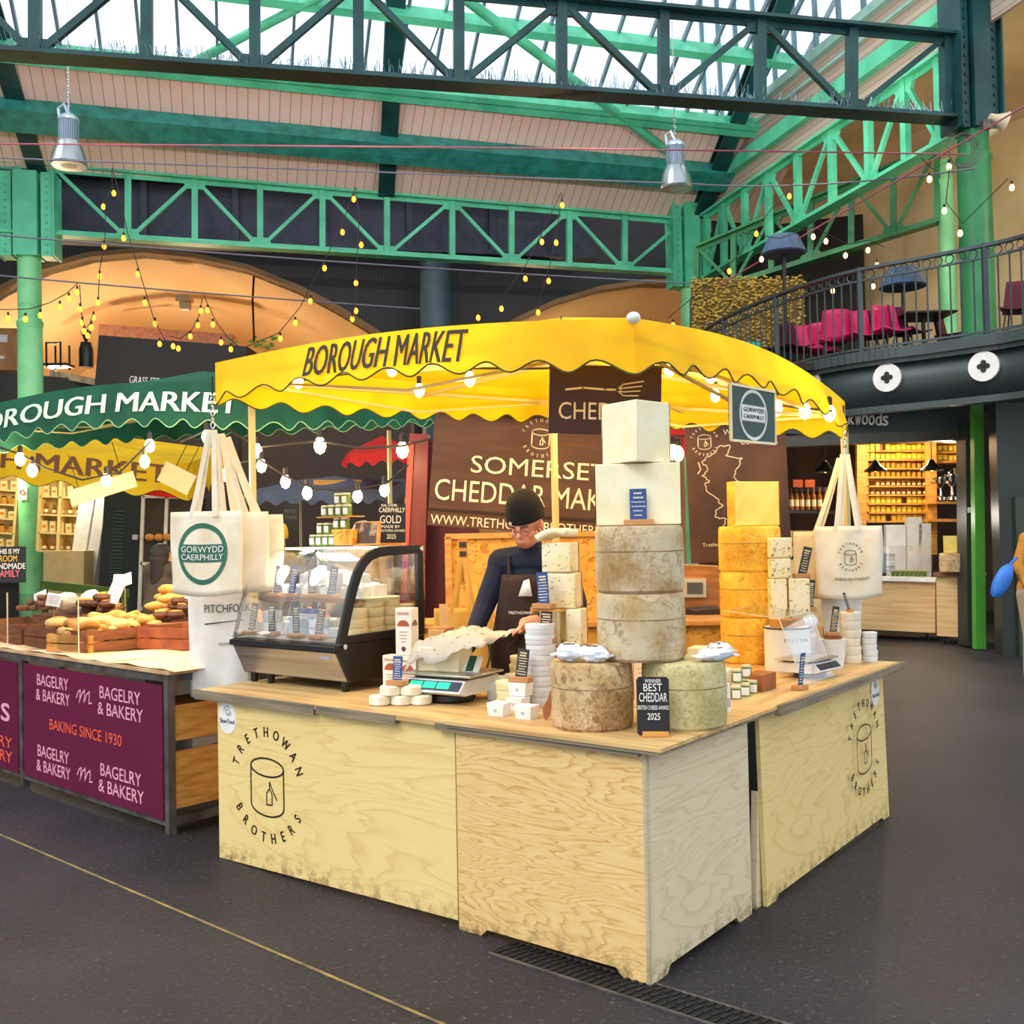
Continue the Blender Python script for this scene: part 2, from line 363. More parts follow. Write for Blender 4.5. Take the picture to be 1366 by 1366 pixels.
def wheel_logo(mb, cx, cz, r, y=-.001, wd=None, sx=1):
    """round wheel-of-cheese emblem: outlined drum with a small tag, name around it"""
    wd = wd or r * .05
    arc_text(mb, 'TRETHOWAN', cx, cz, r * 1.28, 160, 22, r * .24, r * .17, y, sx=sx)
    arc_text(mb, 'BROTHERS', cx, cz, r * 1.28, 212, 330, r * .24, r * .17, y, flip=True, sx=sx)
    e = [(cx + r * .62 * math.cos(t) * sx, cz + r * .42 + r * .22 * math.sin(t)) for t in (2 * PI * k / 24 for k in range(25))]
    mb.ribbon(e, wd, y)
    b = [(cx + r * .62 * math.cos(t) * sx, cz - r * .5 + r * .26 * math.sin(t)) for t in (PI + PI * k / 12 for k in range(13))]
    mb.ribbon([(cx - r * .62 * sx, cz + r * .42)] + b + [(cx + r * .62 * sx, cz + r * .42)], wd, y)
    mb.ribbon([(cx - r * .02, cz - r * .48), (cx - r * .02, cz - r * .2), (cx + .09 * r, cz - r * .08), (cx + r * .18, cz - r * .2), (cx + r * .18, cz - r * .46), (cx - r * .02, cz - r * .48)], wd * .8, y)
    mb.ribbon([(cx + .09 * r, cz - r * .08), (cx + r * .09, cz + r * .08), (cx + .2 * r, cz - .1 * r), (cx + r * .36, cz - r * .32)], wd * .8, y)

def panel_frame(TL, TR, BL, YL, YR=None):
    YR = YR or YL
    a = atY(TL[0], TL[1], YL); b = atY(TR[0], TR[1], YR); c = atY(BL[0], BL[1], YL)
    ex = b - a; wv = ex.length; ex.normalize(); ez = a - c; ez -= ex * ez.dot(ex); h = ez.length; ez.normalize(); ey = ez.cross(ex)
    M = Matrix(((ex.x, ey.x, ez.x, a.x), (ex.y, ey.y, ez.y, a.y), (ex.z, ey.z, ez.z, a.z), (0, 0, 0, 1)))
    return M, wv, h
def panel(name, label, cat, TL, TR, BL, YL, m, YR=None, th=.01, group=None, part='board', bevel=0):
    M, wv, h = panel_frame(TL, TR, BL, YL, YR)
    t = thing(name, label, cat, M=M, group=group)
    MB().box((wv / 2, th / 2, -h / 2), (wv, th, h)).build(part, m, t, bevel=bevel)
    return t, wv, h
def write(t, wv, h, lines, m, name='lettering', bold=0, y=-.001):
    """lines: (string, x0, x1, ztop, zbottom) in fractions of the panel, y down"""
    mb = MB()
    for s, x0, x1, z0, z1 in lines: put(mb, s, x0 * wv, x1 * wv, -z1 * h, -z0 * h, y, bold=bold)
    return mb.build(name, m, t, smooth=0)
def catenary(p, q, sag, n=14):
    p = Vector(p); q = Vector(q)
    return [p.lerp(q, k / n) - Vector((0, 0, sag * 4 * (k / n) * (1 - k / n))) for k in range(n + 1)]
# ================================================================== THE HALL
def asphalt():
    m, nt, N, L, P = base_mat('asphalt')
    tc = N.new('ShaderNodeTexCoord')
    n1 = N.new('ShaderNodeTexNoise'); n1.inputs['Scale'].default_value = .9; n1.inputs['Detail'].default_value = 5
    n2 = N.new('ShaderNodeTexNoise'); n2.inputs['Scale'].default_value = 42; n2.inputs['Detail'].default_value = 5; n2.inputs['Roughness'].default_value = .8
    n3 = N.new('ShaderNodeTexVoronoi'); n3.inputs['Scale'].default_value = 55
    for n in (n1, n2, n3): L.new(tc.outputs['Object'], n.inputs['Vector'])
    r = N.new('ShaderNodeValToRGB'); r.color_ramp.elements[0].color = lin('#1d1a1c'); r.color_ramp.elements[1].color = lin('#352f34')
    r.color_ramp.elements[0].position = .35; r.color_ramp.elements[1].position = .7
    L.new(n1.outputs['Fac'], r.inputs[0])
    r2 = N.new('ShaderNodeMapRange'); r2.inputs[1].default_value = .57; r2.inputs[2].default_value = .72; L.new(n2.outputs['Fac'], r2.inputs[0])
    mx = N.new('ShaderNodeMixRGB'); mx.inputs[2].default_value = lin('#8c827f'); L.new(r2.outputs[0], mx.inputs[0]); L.new(r.outputs[0], mx.inputs[1])
    r3 = N.new('ShaderNodeMapRange'); r3.inputs[1].default_value = .42; r3.inputs[2].default_value = .3; L.new(n2.outputs['Fac'], r3.inputs[0])
    m3 = N.new('ShaderNodeMixRGB'); m3.inputs[2].default_value = lin('#0d0b0c'); L.new(r3.outputs[0], m3.inputs[0]); L.new(mx.outputs[0], m3.inputs[1])
    L.new(m3.outputs[0], P.inputs['Base Color'])
    P.inputs['Roughness'].default_value = .5; P.inputs['Specular Tint'].default_value = (.8, .82, 1, 1)
    b = N.new('ShaderNodeBump'); b.inputs['Strength'].default_value = 1; b.inputs['Distance'].default_value = .012; L.new(n2.outputs['Fac'], b.inputs['Height']); L.new(b.outputs[0], P.inputs['Normal'])
    return m
struct('floor', MB().box((0, 12, -.05), (44, 40, .1)), asphalt(), smooth=0)
# painted line and drain on the floor
a = atz(-60, 1088, .0); b = atz(640, 1388, .0); a.z = b.z = .002
tag(MB().beam(a, b, .012, .003).build('floor_line', mat('faded_yellow_line', '#a88f4c', .7, c2='#5f5540', scale=9, lo=.3, hi=.7), smooth=0), 'thin worn yellow line painted across the asphalt in the foreground', 'line')
dr = thing('drain_channel', 'slotted black drain channel set in the asphalt beside the ply counter corner', 'drain')
a = atz(672, 1262, 0); b = atz(1120, 1402, 0); a.z = b.z = .001
d = (b - a).normalized(); n = d.cross(Vector((0, 0, 1)))
g = MB(); g.beam(a + n * .09, b + n * .09, .012, .01); g.beam(a - n * .06, b - n * .06, .012, .01); g.build('frame', GREYF, dr, smooth=0)
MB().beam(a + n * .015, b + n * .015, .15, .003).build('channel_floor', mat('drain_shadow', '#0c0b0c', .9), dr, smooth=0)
g = MB(); L_ = (b - a).length; k = 0; x = .02
while x < L_:
    for s in (-.035, .015, .065):
        p = a + d * (x + (.012 if s == .015 else 0)) + n * s; g.beam(p + n * .02, p - n * .02 + d * .01, .012, .012)
    x += .034
g.build('grating', mat('iron_grating', '#2c292a', .5, .5), dr, smooth=0)

ZB0 = 3.95
# ---- steel columns
def column(p, r, z0, z1, label, m, r2=None):
    t = thing('steel_column', label, 'column', (p[0], p[1], 0))
    MB().lathe([(r * 1.02, z0), (r * 1.02, z0 + .3), (r, z0 + .34), (r * .97, z1 - .5), (r * .97, z1 - .45), (r * 1.04, z1 - .4), (r * 1.04, z1 - .34), (r * .9, z1 - .3), (r * .9, z1)], n=28).build('shaft', m, t)
    g = MB().lathe([(r * 1.3, z0), (r * 1.3, z0 + .12), (r * 1.1, z0 + .18)], n=24); g.build('base', m, t)
    return t
def plated_post(t, c, wv, dep, z0, z1, m, rz=0):
    """riveted junction box of column head"""
    g = MB(); g.box((0, 0, (z0 + z1) / 2), (wv * .42, dep, z1 - z0)); 
    for s in (-1, 1): g.box((s * wv * .36, 0, (z0 + z1) / 2), (wv * .2, dep * .7, z1 - z0)); g.box((s * wv * .5, 0, (z0 + z1) / 2), (.03, dep, z1 - z0))
    o = g.build('riveted_head', m, t, smooth=0); o.rotation_euler.z = rz
    g = MB(); z = z0 + .08
    while z < z1:
        for s in (-.36, .36): g.blob((s * wv, -dep * .36, z), (.025, .02, .025), 6, 4)
        z += .13
    r = g.build('rivet', m, o); r['kind'] = 'stuff'
    return o
cL = atY(43, 760, 17.95); cM = atY(925, 600, 21.0); cA = atY(1314, 700, 13.95); cB = atY(1266, 420, 17.5)
tL = column(cL, .215, 0, 5.95, 'light green steel column rising behind the bakery stall on the left', COLG)
plated_post(tL, cL, .95, .5, 6.75, 8.25, GREEN, .16)
MB().lathe([(.2, 5.9), (.2, 6.8)], n=20).build('neck', COLG, tL)
tM = column(cM, .2, 0, 6.7, 'green steel column where the two green trusses meet above the yellow canopy', COLG)
plated_post(tM, cM, .8, .5, 6.7, 8.6, GREEN, .2)
tA = column(cA, .225, ZB0, 7.1, 'broad green column passing through the balcony on the right', COLD)
plated_post(tA, cA, .62, .5, 7.1, 9.3, DGREEN, .2)
tB = column(cB, .14, 4.0, 8.0, 'slim green column on the balcony behind the railing', COLG)

# ---- trusses
def truss(name, label, b0, t0, b1, t1, n, m, w=.12, up0=True, dstart=0, cw=.16, posts=None):
    t = thing(name, label, 'truss')
    b0, t0, b1, t1 = map(Vector, (b0, t0, b1, t1))
    side = (b1 - b0).cross(t0 - b0).normalized() * cw
    for nm, p, q in (('bottom_chord', b0, b1), ('top_chord', t0, t1)):
        g = MB(); g.beam(p, q, cw * 1.6, .045); uz = Vector((0, 0, .05 if nm[0] == 'b' else -.05)); g.beam(p + uz, q + uz, .03, .1); g.build(nm, m, t, smooth=0)
    ks = posts or [k / n for k in range(n + 1)]
    for i, k in enumerate(ks):
        B = b0.lerp(b1, k); T = t0.lerp(t1, k)
        MB().beam(B, T, w, w, up=side).build('post', m, t, smooth=0)
        hh = (T - B); sd = (b1 - b0).normalized()
        for e, s in ((B, 1), (T, -1)):
            if i in (0, len(ks) - 1): continue
            g = MB(); big = .2 if ((i + dstart) % 2 == (0 if s == 1 else 1)) else .1
            vs = [e + sd * -big * 1.3, e + sd * big * 1.3, e + sd * big * .7 + hh * (s * big * .8), e - sd * big * .7 + hh * (s * big * .8)]
            off = side.normalized() * .03
            g.add([q + off for q in vs] + [q - off for q in vs], [(0, 1, 2, 3), (7, 6, 5, 4), (0, 4, 5, 1), (1, 5, 6, 2), (2, 6, 7, 3), (3, 7, 4, 0)])
            g.build('gusset_plate', m, t, smooth=0)
        if i < len(ks) - 1:
            k2 = ks[i + 1]
            p, q = (B, t0.lerp(t1, k2)) if (i + dstart) % 2 == 0 else (T, b0.lerp(b1, k2))
            MB().beam(p, q, w * .6, w * .6, up=side).build('diagonal', m, t, smooth=0)
    return t
def xs_to_k(b0, b1, xs):
    out = []
    for x in xs:
        lo, hi = 0.0, 1.0
        for _ in range(30):
            k = (lo + hi) / 2; p = Vector(b0).lerp(Vector(b1), k); q = p - Vector((0, 0, EYE)); X = q.dot(_r) / q.dot(_D) * FPX + 683
            if X < x: lo = k
            else: hi = k
        out.append(k)
    return out
fb0, ft0, fb1, ft1 = atY(60, 313, 17.95), atY(60, 222, 17.95), atY(915, 366, 21), atY(915, 294, 21)
truss('roof_truss', 'far green truss spanning above the yellow canopy and brick arches', fb0, ft0, fb1, ft1, 10, GREEN, .11,
      posts=xs_to_k(fb0, fb1, [71, 171, 260, 347, 430, 516, 603, 682, 759, 833, 913]), dstart=1)
truss('roof_truss', 'short end of green truss cut by the left edge of the view', atY(-140, 303, 17.3), atY(-140, 205, 17.3), atY(24, 311, 17.85), atY(24, 219, 17.85), 3, GREEN, .11, dstart=1)
nb0, nt0, nb1, nt1 = atY(-190, 58, 11.3), atY(-190, -88, 11.3), atY(1275, 160, 13.9), atY(1275, 48, 13.9)
nt0.z = nb0.z + 1.22; nt1.z = nb1.z + 1.15
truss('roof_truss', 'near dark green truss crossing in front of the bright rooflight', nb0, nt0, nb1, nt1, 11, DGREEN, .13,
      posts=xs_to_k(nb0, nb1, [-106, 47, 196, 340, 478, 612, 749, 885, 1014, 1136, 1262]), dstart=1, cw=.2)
g = MB(); bd = nb1 - nb0
for i in range(900):
    p = nb0 + bd * RND.random(); g.tube([p + Vector((0, RND.uniform(-.1, .1), .05)), p + Vector((RND.uniform(-.05, .05), RND.uniform(-.12, .12), RND.uniform(.13, .24)))], .004, 3, False)
tag(g.build('bird_spikes', mat('spike_wire', '#9fb4c0', .4, .6), smooth=0), 'thin wire bird spikes bristling along the near truss', 'spikes', kind='stuff')
rb0, rt0, rb1, rt1 = atY(940, 372, 20.8), atY(940, 288, 20.8), atY(1303, 166, 13.9), atY(1262, 62, 13.9)
rt1.z = rb1.z + (rt0.z - rb0.z) * .98; rt1.x = rb1.x; rt1.y = rb1.y
truss('roof_truss', 'right hand green truss running back from balcony column to the far corner', rb0, rt0, rb1, rt1, 10, GREEN, .11,
      posts=xs_to_k(rb0, rb1, [943, 966, 994, 1026, 1065, 1111, 1160, 1209, 1255, 1296]), dstart=0)
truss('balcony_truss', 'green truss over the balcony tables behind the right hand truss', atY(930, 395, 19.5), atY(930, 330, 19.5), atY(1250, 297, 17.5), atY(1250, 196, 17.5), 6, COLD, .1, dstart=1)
# main rafters and braces under the rooflight
def beam_thing(name, label, cat, p, q, w, h, m, up=(0, 0, 1)):
    t = thing(name, label, cat, M=Matrix.Translation(Vector(p)))
    o = MB().beam(Vector((0, 0, 0)), Vector(q) - Vector(p), w, h, up); b = o.build('web', m, t, smooth=0)
    g = MB(); up = Vector(up)
    for s in (-1, 1): g.beam(up * s * h / 2, Vector(q) - Vector(p) + up * s * h / 2, w * 2.2, .04, up)
    g.build('flange', m, t, smooth=0); return t
RD = Vector((.178, -.984, .57))
def rafter(x, y, Y, ln, label, w=.14):
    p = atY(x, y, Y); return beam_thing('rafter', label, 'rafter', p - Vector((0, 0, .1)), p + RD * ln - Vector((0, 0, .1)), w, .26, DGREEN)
rafter(50, 212, 17.9, 6, 'dark green rafter rising above the left column')
rafter(515, 246, 19.4, 6, 'dark green rafter rising from the middle of the far truss')
rafter(931, 283, 21, 7.5, 'dark green rafter rising from the far corner column')
def pipe(label, pts, r, m):
    return tag(MB().tube(pts, r, 12).build('brace_pipe', m), label, 'brace')
pipe('green tubular brace rising right from the left column', [atY(55, 190, 17.9), atY(440, -12, 15.5)], .075, GREEN)
pipe('green tubular brace running down right from the rooflight to the far corner', [atY(612, -8, 15.5), atY(950, 246, 20.6)], .085, GREEN)
pipe('short green brace at the left edge going up left from the column', [atY(48, 190, 17.9), atY(-40, 140, 17.2)], .07, DGREEN)
pipe('thin steel tie rod with turnbuckle hanging from the middle rafter', [atY(600, -6, 16), atY(552, 130, 18.2), atY(523, 238, 19.3)], .018, CHROME)
# ---- roof: eave, boards, purlins, glazing.  Local frame: X along eave, Y up the slope
ex = (atY(930, 285, 21) - atY(-120, 203, 17.2)); EL = ex.length; ex.normalize()
ey = (RD - ex * RD.dot(ex)).normalized(); ez = ex.cross(ey); E0 = atY(-120, 203, 17.2)
RM = Matrix(((ex.x, ey.x, ez.x, E0.x), (ex.y, ey.y, ez.y, E0.y), (ex.z, ey.z, ez.z, E0.z), (0, 0, 0, 1)))
S = 1.15
t0_, t1_, t2_, t3_ = .0, .98 * S, 2.0 * S, 3.2 * S
struct('ceiling', MB().box((EL / 2 + .5, (t2_ - .1) / 2 - .1, -.08), (EL + 2, t2_ + .1, .06)), BOARD, M=RM, smooth=0)
struct('trim_1', MB().box((EL / 2, t1_, .12), (EL + 1, .30, .3)).box((EL / 2, t1_ - .2, .25), (EL + 1, .2, .05)), mat('teal_purlin', '#2f8f84', .45, c2='#247468'), M=RM, smooth=0)
struct('trim_2', MB().box((EL / 2, t2_, .08), (EL + 1, .14, .24)).box((EL / 2, t2_ - .12, .18), (EL + 1, .16, .04)), GREEN, M=RM, smooth=0)
struct('trim_3', MB().box((EL / 2, t3_, .1), (EL + 2, .14, .3)), GREEN, M=RM, smooth=0)
win = struct('window_1', MB().box((EL / 2, (t2_ + 9) / 2, -.1), (EL + 2, 9 - t2_, .012)), glassmat('roof_glass', (.97, .99, 1), .0), M=RM, smooth=0)
for k in range(27):
    MB().box((k * .6 - .3, (t2_ + 9) / 2, -.04), (.045, 9 - t2_, .1)).build('glazing_bar', mat('glazing_bar_grey', '#5f7f90', .5), win, smooth=0)
# right-hand clerestory over the right truss
c0 = rt0 + Vector((.15, 0, .12)); c1 = rt1 + (rt1 - rt0).normalized() * 2 + Vector((.15, 0, .12)); cx = (c1 - c0); CL = cx.length; cx.normalize(); cz = Vector((0, 0, 1)); cz = (cz - cx * cz.dot(cx)).normalized(); cy = cz.cross(cx)
CM = Matrix(((cx.x, cy.x, cz.x, c0.x), (cx.y, cy.y, cz.y, c0.y), (cx.z, cy.z, cz.z, c0.z), (0, 0, 0, 1)))
struct('wall_right', MB().box((CL / 2, 0, .66), (CL, .06, 1.4)), BOARDR, M=CM, smooth=0)
struct('trim_4', MB().box((CL / 2, -.1, .5), (CL, .16, .26)), GREEN, M=CM, smooth=0)
struct('trim_5', MB().box((CL / 2, -.08, 1.38), (CL, .14, .16)).box((CL / 2, -.1, 1.02), (CL, .05, .05)), mat('pale_green_steel', '#8fc0b4', .4), M=CM, smooth=0)
win = struct('window_2', MB().box((CL / 2, 0, 3.4), (CL, .012, 4)), glassmat('roof_glass'), M=CM, smooth=0)
for k in range(16): MB().box((k * .62, -.04, 3.4), (.05, .08, 4)).build('glazing_bar', MATS['glazing_bar_grey'], win, smooth=0)

# ---- rear wall: dark plated girder, mesh screen, two brick arches with lit vaults
GIRD = mat('riveted_navy_girder', '#2b3040', .5, .3, c2='#1c2030', scale=2)
MESH = stripes('bird_mesh_dark', '#1a1a1f', '#2b2b30', .07, 0, .25)
g = MB(); p = atY(-200, 215, 19.3); q = atY(1000, 270, 23.2)
dirw = (q - p).normalized()
wn = Vector((-dirw.y, dirw.x, 0)).normalized()
def wl(x, z, off=0): return Vector((p.x, p.y, 0)) + Vector((dirw.x, dirw.y, 0)).normalized() * x + wn * off + Vector((0, 0, z))
def on_wall(px, py, off=0):     # pixel ray hit with the wall plane
    d = ray(px, py); o = Vector((0, 0, EYE)); P0 = wl(0, 0, off); t = (P0 - o).dot(wn) / d.dot(wn); h = o + d * t; return ((h - P0).dot(Vector((dirw.x, dirw.y, 0)).normalized()), h.z)
gz0 = 6.9; gz1 = 8.6
girder = MB(); 
WX = 20
def WM(off): 
    x = Vector((dirw.x, dirw.y, 0)).normalized(); P0 = wl(0, 0, off)
    return Matrix(((x.x, wn.x, 0, P0.x), (x.y, wn.y, 0, P0.y), (0, 0, 1, 0), (0, 0, 0, 1)))
t = thing('plate_girder', 'dark navy riveted plate girder behind the far green truss', 'girder', M=WM(-1.0))
MB().box((5, 0, 8.05), (19, .2, 1.2)).build('web_plate', GIRD, t, smooth=0)
g = MB(); g.box((5, -.1, 7.42), (19, .5, .08)); g.box((5, -.1, 8.62), (19, .5, .08)); g.build('flange', GIRD, t, smooth=0)
for k in range(10): MB().box((-3 + k * 1.7, -.14, 8.02), (.12, .12, 1.1)).build('stiffener', GIRD, t, smooth=0)
a1 = [on_wall(*q) for q in [(-90, 470), (-60, 430), (0, 388), (60, 358), (120, 342), (190, 336), (260, 343), (330, 358), (400, 386), (450, 412), (505, 446), (530, 480)]]
a2 = [on_wall(*q) for q in [(620, 480), (650, 452), (690, 427), (740, 404), (800, 386), (860, 377), (925, 378), (990, 388), (1050, 410), (1090, 450)]]
wall_poly = [(-4, 0), (-4, 9.5), (20, 9.5), (20, 0), (a2[-1][0], 0)] + a2[::-1] + [(a2[0][0], 0), (a1[-1][0], 0)] + a1[::-1] + [(a1[0][0], 0)]
struct('wall_back', MB().prism(wall_poly, 0, .5), MESH, M=WM(0), smooth=0)
VAULT = mat('cream_vault_lining', '#f0d2a4', .5, c2='#dcb684', scale=.5, stretch=(1, .3, 1))
def vault(i, arc):
    g = MB(); n = len(arc); DEP = 9
    vs = [(x, .3, z) for x, z in arc] + [(x, DEP, z) for x, z in arc]; g.add(vs, [(k, k + 1, n + k + 1, n + k) for k in range(n - 1)])
    for e in (0, n - 1):
        x, z = arc[e]; g.add([(x, .3, 0), (x, DEP, 0), (x, DEP, z), (x, .3, z)], [(0, 1, 2, 3)])
    g.add([(x, DEP, z) for x, z in arc] + [(arc[-1][0], DEP, 0), (arc[0][0], DEP, 0)], [tuple(range(n + 2))])
    struct('trim_%d' % i, g, VAULT, M=WM(0), smooth=60)
    g = MB()
    for a, b in zip(arc[:-1], arc[1:]): g.beam((a[0], -.02, a[1]), (b[0], -.02, b[1]), .1, .25, (0, 1, 0))
    struct('trim_%d' % (i + 1), g, mat('arch_edge_brick', '#8a6a44', .7), M=WM(0), smooth=0)
vault(6, a1); vault(8, a2)
def pt(loc, e, col, r=.15):
    l = bpy.data.lights.new('lamp', 'POINT'); l.energy = e; l.color = col; l.shadow_soft_size = r
    o = bpy.data.objects.new('lamp', l); C.objects.link(o); o.location = loc; return o
for x, e in ((3.0, 130), (6.0, 130), (11.5, 80), (14, 80)): pt(wl(x, 4.2, 3), e * 2.6, (1, .72, .42))
# vault fittings
t = thing('vault_lamp_box', 'small beige fitting on the vault ceiling of the left arch', 'light fitting', M=Matrix.Translation(atY(246, 399, 21.5)))
MB().box((0, 0, 0), (.3, .3, .14)).box((.02, 0, -.14), (.2, .2, .14)).build('housing', mat('beige_metal', '#c9a878', .5), t, bevel=.01)
MB().box((.02, 0, -.22), (.16, .16, .03)).build('lens', WHITE, t)
tag(MB().tube([atY(340, 345, 21.2), atY(337, 400, 21.5), atY(339, 455, 22)], .025, 6).build('cable_conduit', BLACK), 'dark conduit running down the vault of the left arch', 'conduit')
# dark riser column between the arches
qp = atY(580, 345, 20.6); tag(MB().tube([(qp.x, qp.y, 7.35), (qp.x, qp.y, 0)], .32, 20).build('blue_grey_pier', mat('blue_grey_paint', '#39505c', .5)), 'round blue grey pier standing between the two arches', 'pier')
# side surfaces that enclose the hall
struct('wall_left', MB().box((-13, 16, 4.5), (.3, 20, 9)), mat('dark_hall_wall', '#3a332c', .8), smooth=0)

# ---- right: balcony
SLATEG = mat('balcony_dark_green', '#2b3a3c', .45, c2='#223032', scale=2)
ZB = 3.95
edge = [Vector((7.6, 9.2, 0)), atY(1366, 440, 12.2), atY(1300, 450, 12.6), atY(1240, 458, 13.0), atY(1170, 468, 13.4), atY(1110, 477, 13.9), atY(1040, 491, 14.9), atY(985, 500, 16.0), atY(945, 505, 17.2), atY(922, 505, 18.6)]
edge = [Vector((q.x, q.y, 0)) for q in edge]
# smooth the edge
def smooth_pts(P, it=2):
    for _ in range(it):
        Q = [P[0]]
        for a, b in zip(P[:-1], P[1:]): Q += [a.lerp(b, .25), a.lerp(b, .75)]
        P = Q + [P[-1]]
    return P
E2 = smooth_pts(edge, 3)
inner = [(q.x + .0, q.y) for q in E2]
poly = inner + [(6, 22), (14, 22), (14, 9)]
struct('trim_10', MB().slab(poly[::-1], ZB - .12, ZB), SLATEG, smooth=0)
g = MB(); ne = len(E2); g.add([(q.x, q.y, ZB - .72) for q in E2] + [(q.x, q.y, ZB - .1) for q in E2], [(k, k + 1, ne + k + 1, ne + k) for k in range(ne - 1)])
o = struct('trim_11', g, SLATEG, smooth=60, solid=.12)
g = MB(); up = Vector((0, 0, 1))
for a, b in zip(E2[:-1], E2[1:]):
    for z, wv, h in ((ZB - .03, .34, .14), (ZB - .13, .24, .06), (ZB - .74, .2, .08)):
        g.beam(a + up * z, b + up * z, wv, h)
struct('trim_12', g, mat('balcony_cornice', '#3d4a4b', .4), smooth=0)
# quatrefoil roundels on the fascia
for px, py, lab in ((1317, 490, 'nearest the right edge of view'), (1188, 505, 'above the shop sign'), (1090, 512, 'half hidden by the yellow canopy')):
    best = min(range(len(E2) - 1), key=lambda i: abs(683 + FPX * (E2[i].x) / E2[i].y - px))
    a, b = E2[best], E2[best + 1]; d = (b - a).normalized(); nrm = Vector((d.y, -d.x, 0)); nrm = nrm if nrm.y < 0 else -nrm
    c = (a + b) / 2; q = ray(px, py); tt = (c.xy.length) / (q.xy.length); P = Vector((0, 0, EYE)) + q * tt
    P = Vector((P.x, P.y, P.z)) + nrm * .1
    xx = Vector((-nrm.y, nrm.x, 0)); M = Matrix(((xx.x, -nrm.x, 0, P.x), (xx.y, -nrm.y, 0, P.y), (0, 0, 1, P.z), (0, 0, 0, 1)))
    t = thing('roundel', 'white disc with a dark quatrefoil on the balcony front, ' + lab, 'ornament', M=M, group='white roundels on the balcony front')
    n = 28; MB().prism([(.185 * math.cos(2 * PI * k / n), .185 * math.sin(2 * PI * k / n)) for k in range(n)], -.03, .02).build('disc', WHITE, t)
    g = MB()
    for cx_, cz_ in ((.045, 0), (-.045, 0), (0, .045), (0, -.045)):
        g.prism([(cx_ + .034 * math.cos(2 * PI * k / 14), cz_ + .034 * math.sin(2 * PI * k / 14)) for k in range(14)], -.036, -.03)
    g.box((0, -.033, 0), (.05, .006, .05)); g.build('quatrefoil', BLACK, t)
# railing
RL = smooth_pts(edge, 3); 
def along(P, step):
    out = []; acc = 0; nxt = 0
    for a, b in zip(P[:-1], P[1:]):
        l = (b - a).length
        while nxt <= acc + l:
            out.append((a.lerp(b, (nxt - acc) / l), (b - a).normalized())); nxt += step
        acc += l
    return out
IRON = mat('grey_iron', '#4b5558', .4, .5)
rl = thing('balcony_railing', 'grey iron balcony railing with a band of rings under the handrail', 'railing')
RLv = [q for q in RL if q.x < 7.4]
for nm, z, wv, h in (('handrail', ZB + 1.17, .07, .04), ('middle_rail', ZB + 1.02, .03, .025), ('bottom_rail', ZB + .1, .035, .03)):
    g = MB()
    for a, b in zip(RLv[:-1], RLv[1:]): g.beam(a + up * z, b + up * z, wv, h)
    g.build(nm, IRON, rl, smooth=0)
bal = along(RLv, .145)[:96]
bm = MB().beam((0, 0, .1), (0, 0, 1.02), .016, .016); b0 = bm.build('baluster', IRON, rl, smooth=0); b0.location = bal[0][0] + up * ZB
r0 = MB().torus((0, 0, 0), .052, .008, 'Y', 14, 5).build('ring', IRON, rl); r0.location = bal[0][0] + up * (ZB + 1.09)
for i, (q, d) in enumerate(bal[1:]):
    o = b0.copy(); C.objects.link(o); o.location = q + up * ZB
    o = r0.copy(); C.objects.link(o); o.location = q + up * (ZB + 1.09); o.rotation_euler.z = math.atan2(d.y, d.x)
for q, d in along(RLv, 1.6): MB().beam(q + up * ZB, q + up * (ZB + 1.2), .06, .06).build('post', IRON, rl, smooth=0)
# balcony back wall and ceiling, warm cream
CRW = mat('cream_balcony_wall', '#ead3a4', .8, c2='#d9bd8a', scale=1)
struct('wall_balcony', MB().add([(8.7, 18.6, ZB), (13.5, 11, ZB), (13.5, 11, 7.6), (8.7, 18.6, 9.0)], [(0, 1, 2, 3)]).add([(4.9, 24.0, ZB), (8.7, 18.6, ZB), (8.7, 18.6, 9.0), (4.9, 24.0, 9.0)], [(0, 1, 2, 3)]), CRW, smooth=0)
struct('ceiling_balcony', MB().add([(4.3, 24.5, 8.9), (6.6, 13.9, 8.9), (14, 9, 9.4), (14, 19, 6.9)], [(0, 1, 2, 3)]), mat('cream_soffit', '#e6c9a0', .8, c2='#d4b48c', scale=.7), smooth=0)
pt((7.4, 15.3, 6.2), 50, (1, .75, .42)); pt((8.4, 12.2, 6.4), 45, (1, .75, .42))
# flat dark panel filling the dark area behind far part of balcony
tag(MB().box((5.6, 20.3, 5.9), (3.0, .1, 3.8), rz=-.35).build('dark_panel', mat('dark_panel_mat', '#231d18', .8)), 'flat dark panel at the back of the balcony', 'screen')
t = thing('foliage_panel', 'mustard coloured clipped hedge panel behind the far end of the balcony railing', 'hedge', atY(1000, 470, 17.9)); g = MB()
for k in range(1500): g.blob((RND.uniform(-1.0, 1.0), RND.uniform(-.06, .06), RND.uniform(0, 1.35)), (.03, .02, .02), 4, 3)
g.build('leaves', mat('mustard_leaf', '#c9a648', .8, c2='#8f7a34', scale=9), t, smooth=0)['kind'] = 'stuff'; MB().box((0, .05, .65), (2.0, .06, 1.3)).build('backing', mat('mustard_backing', '#6a5a2a', .9), t)
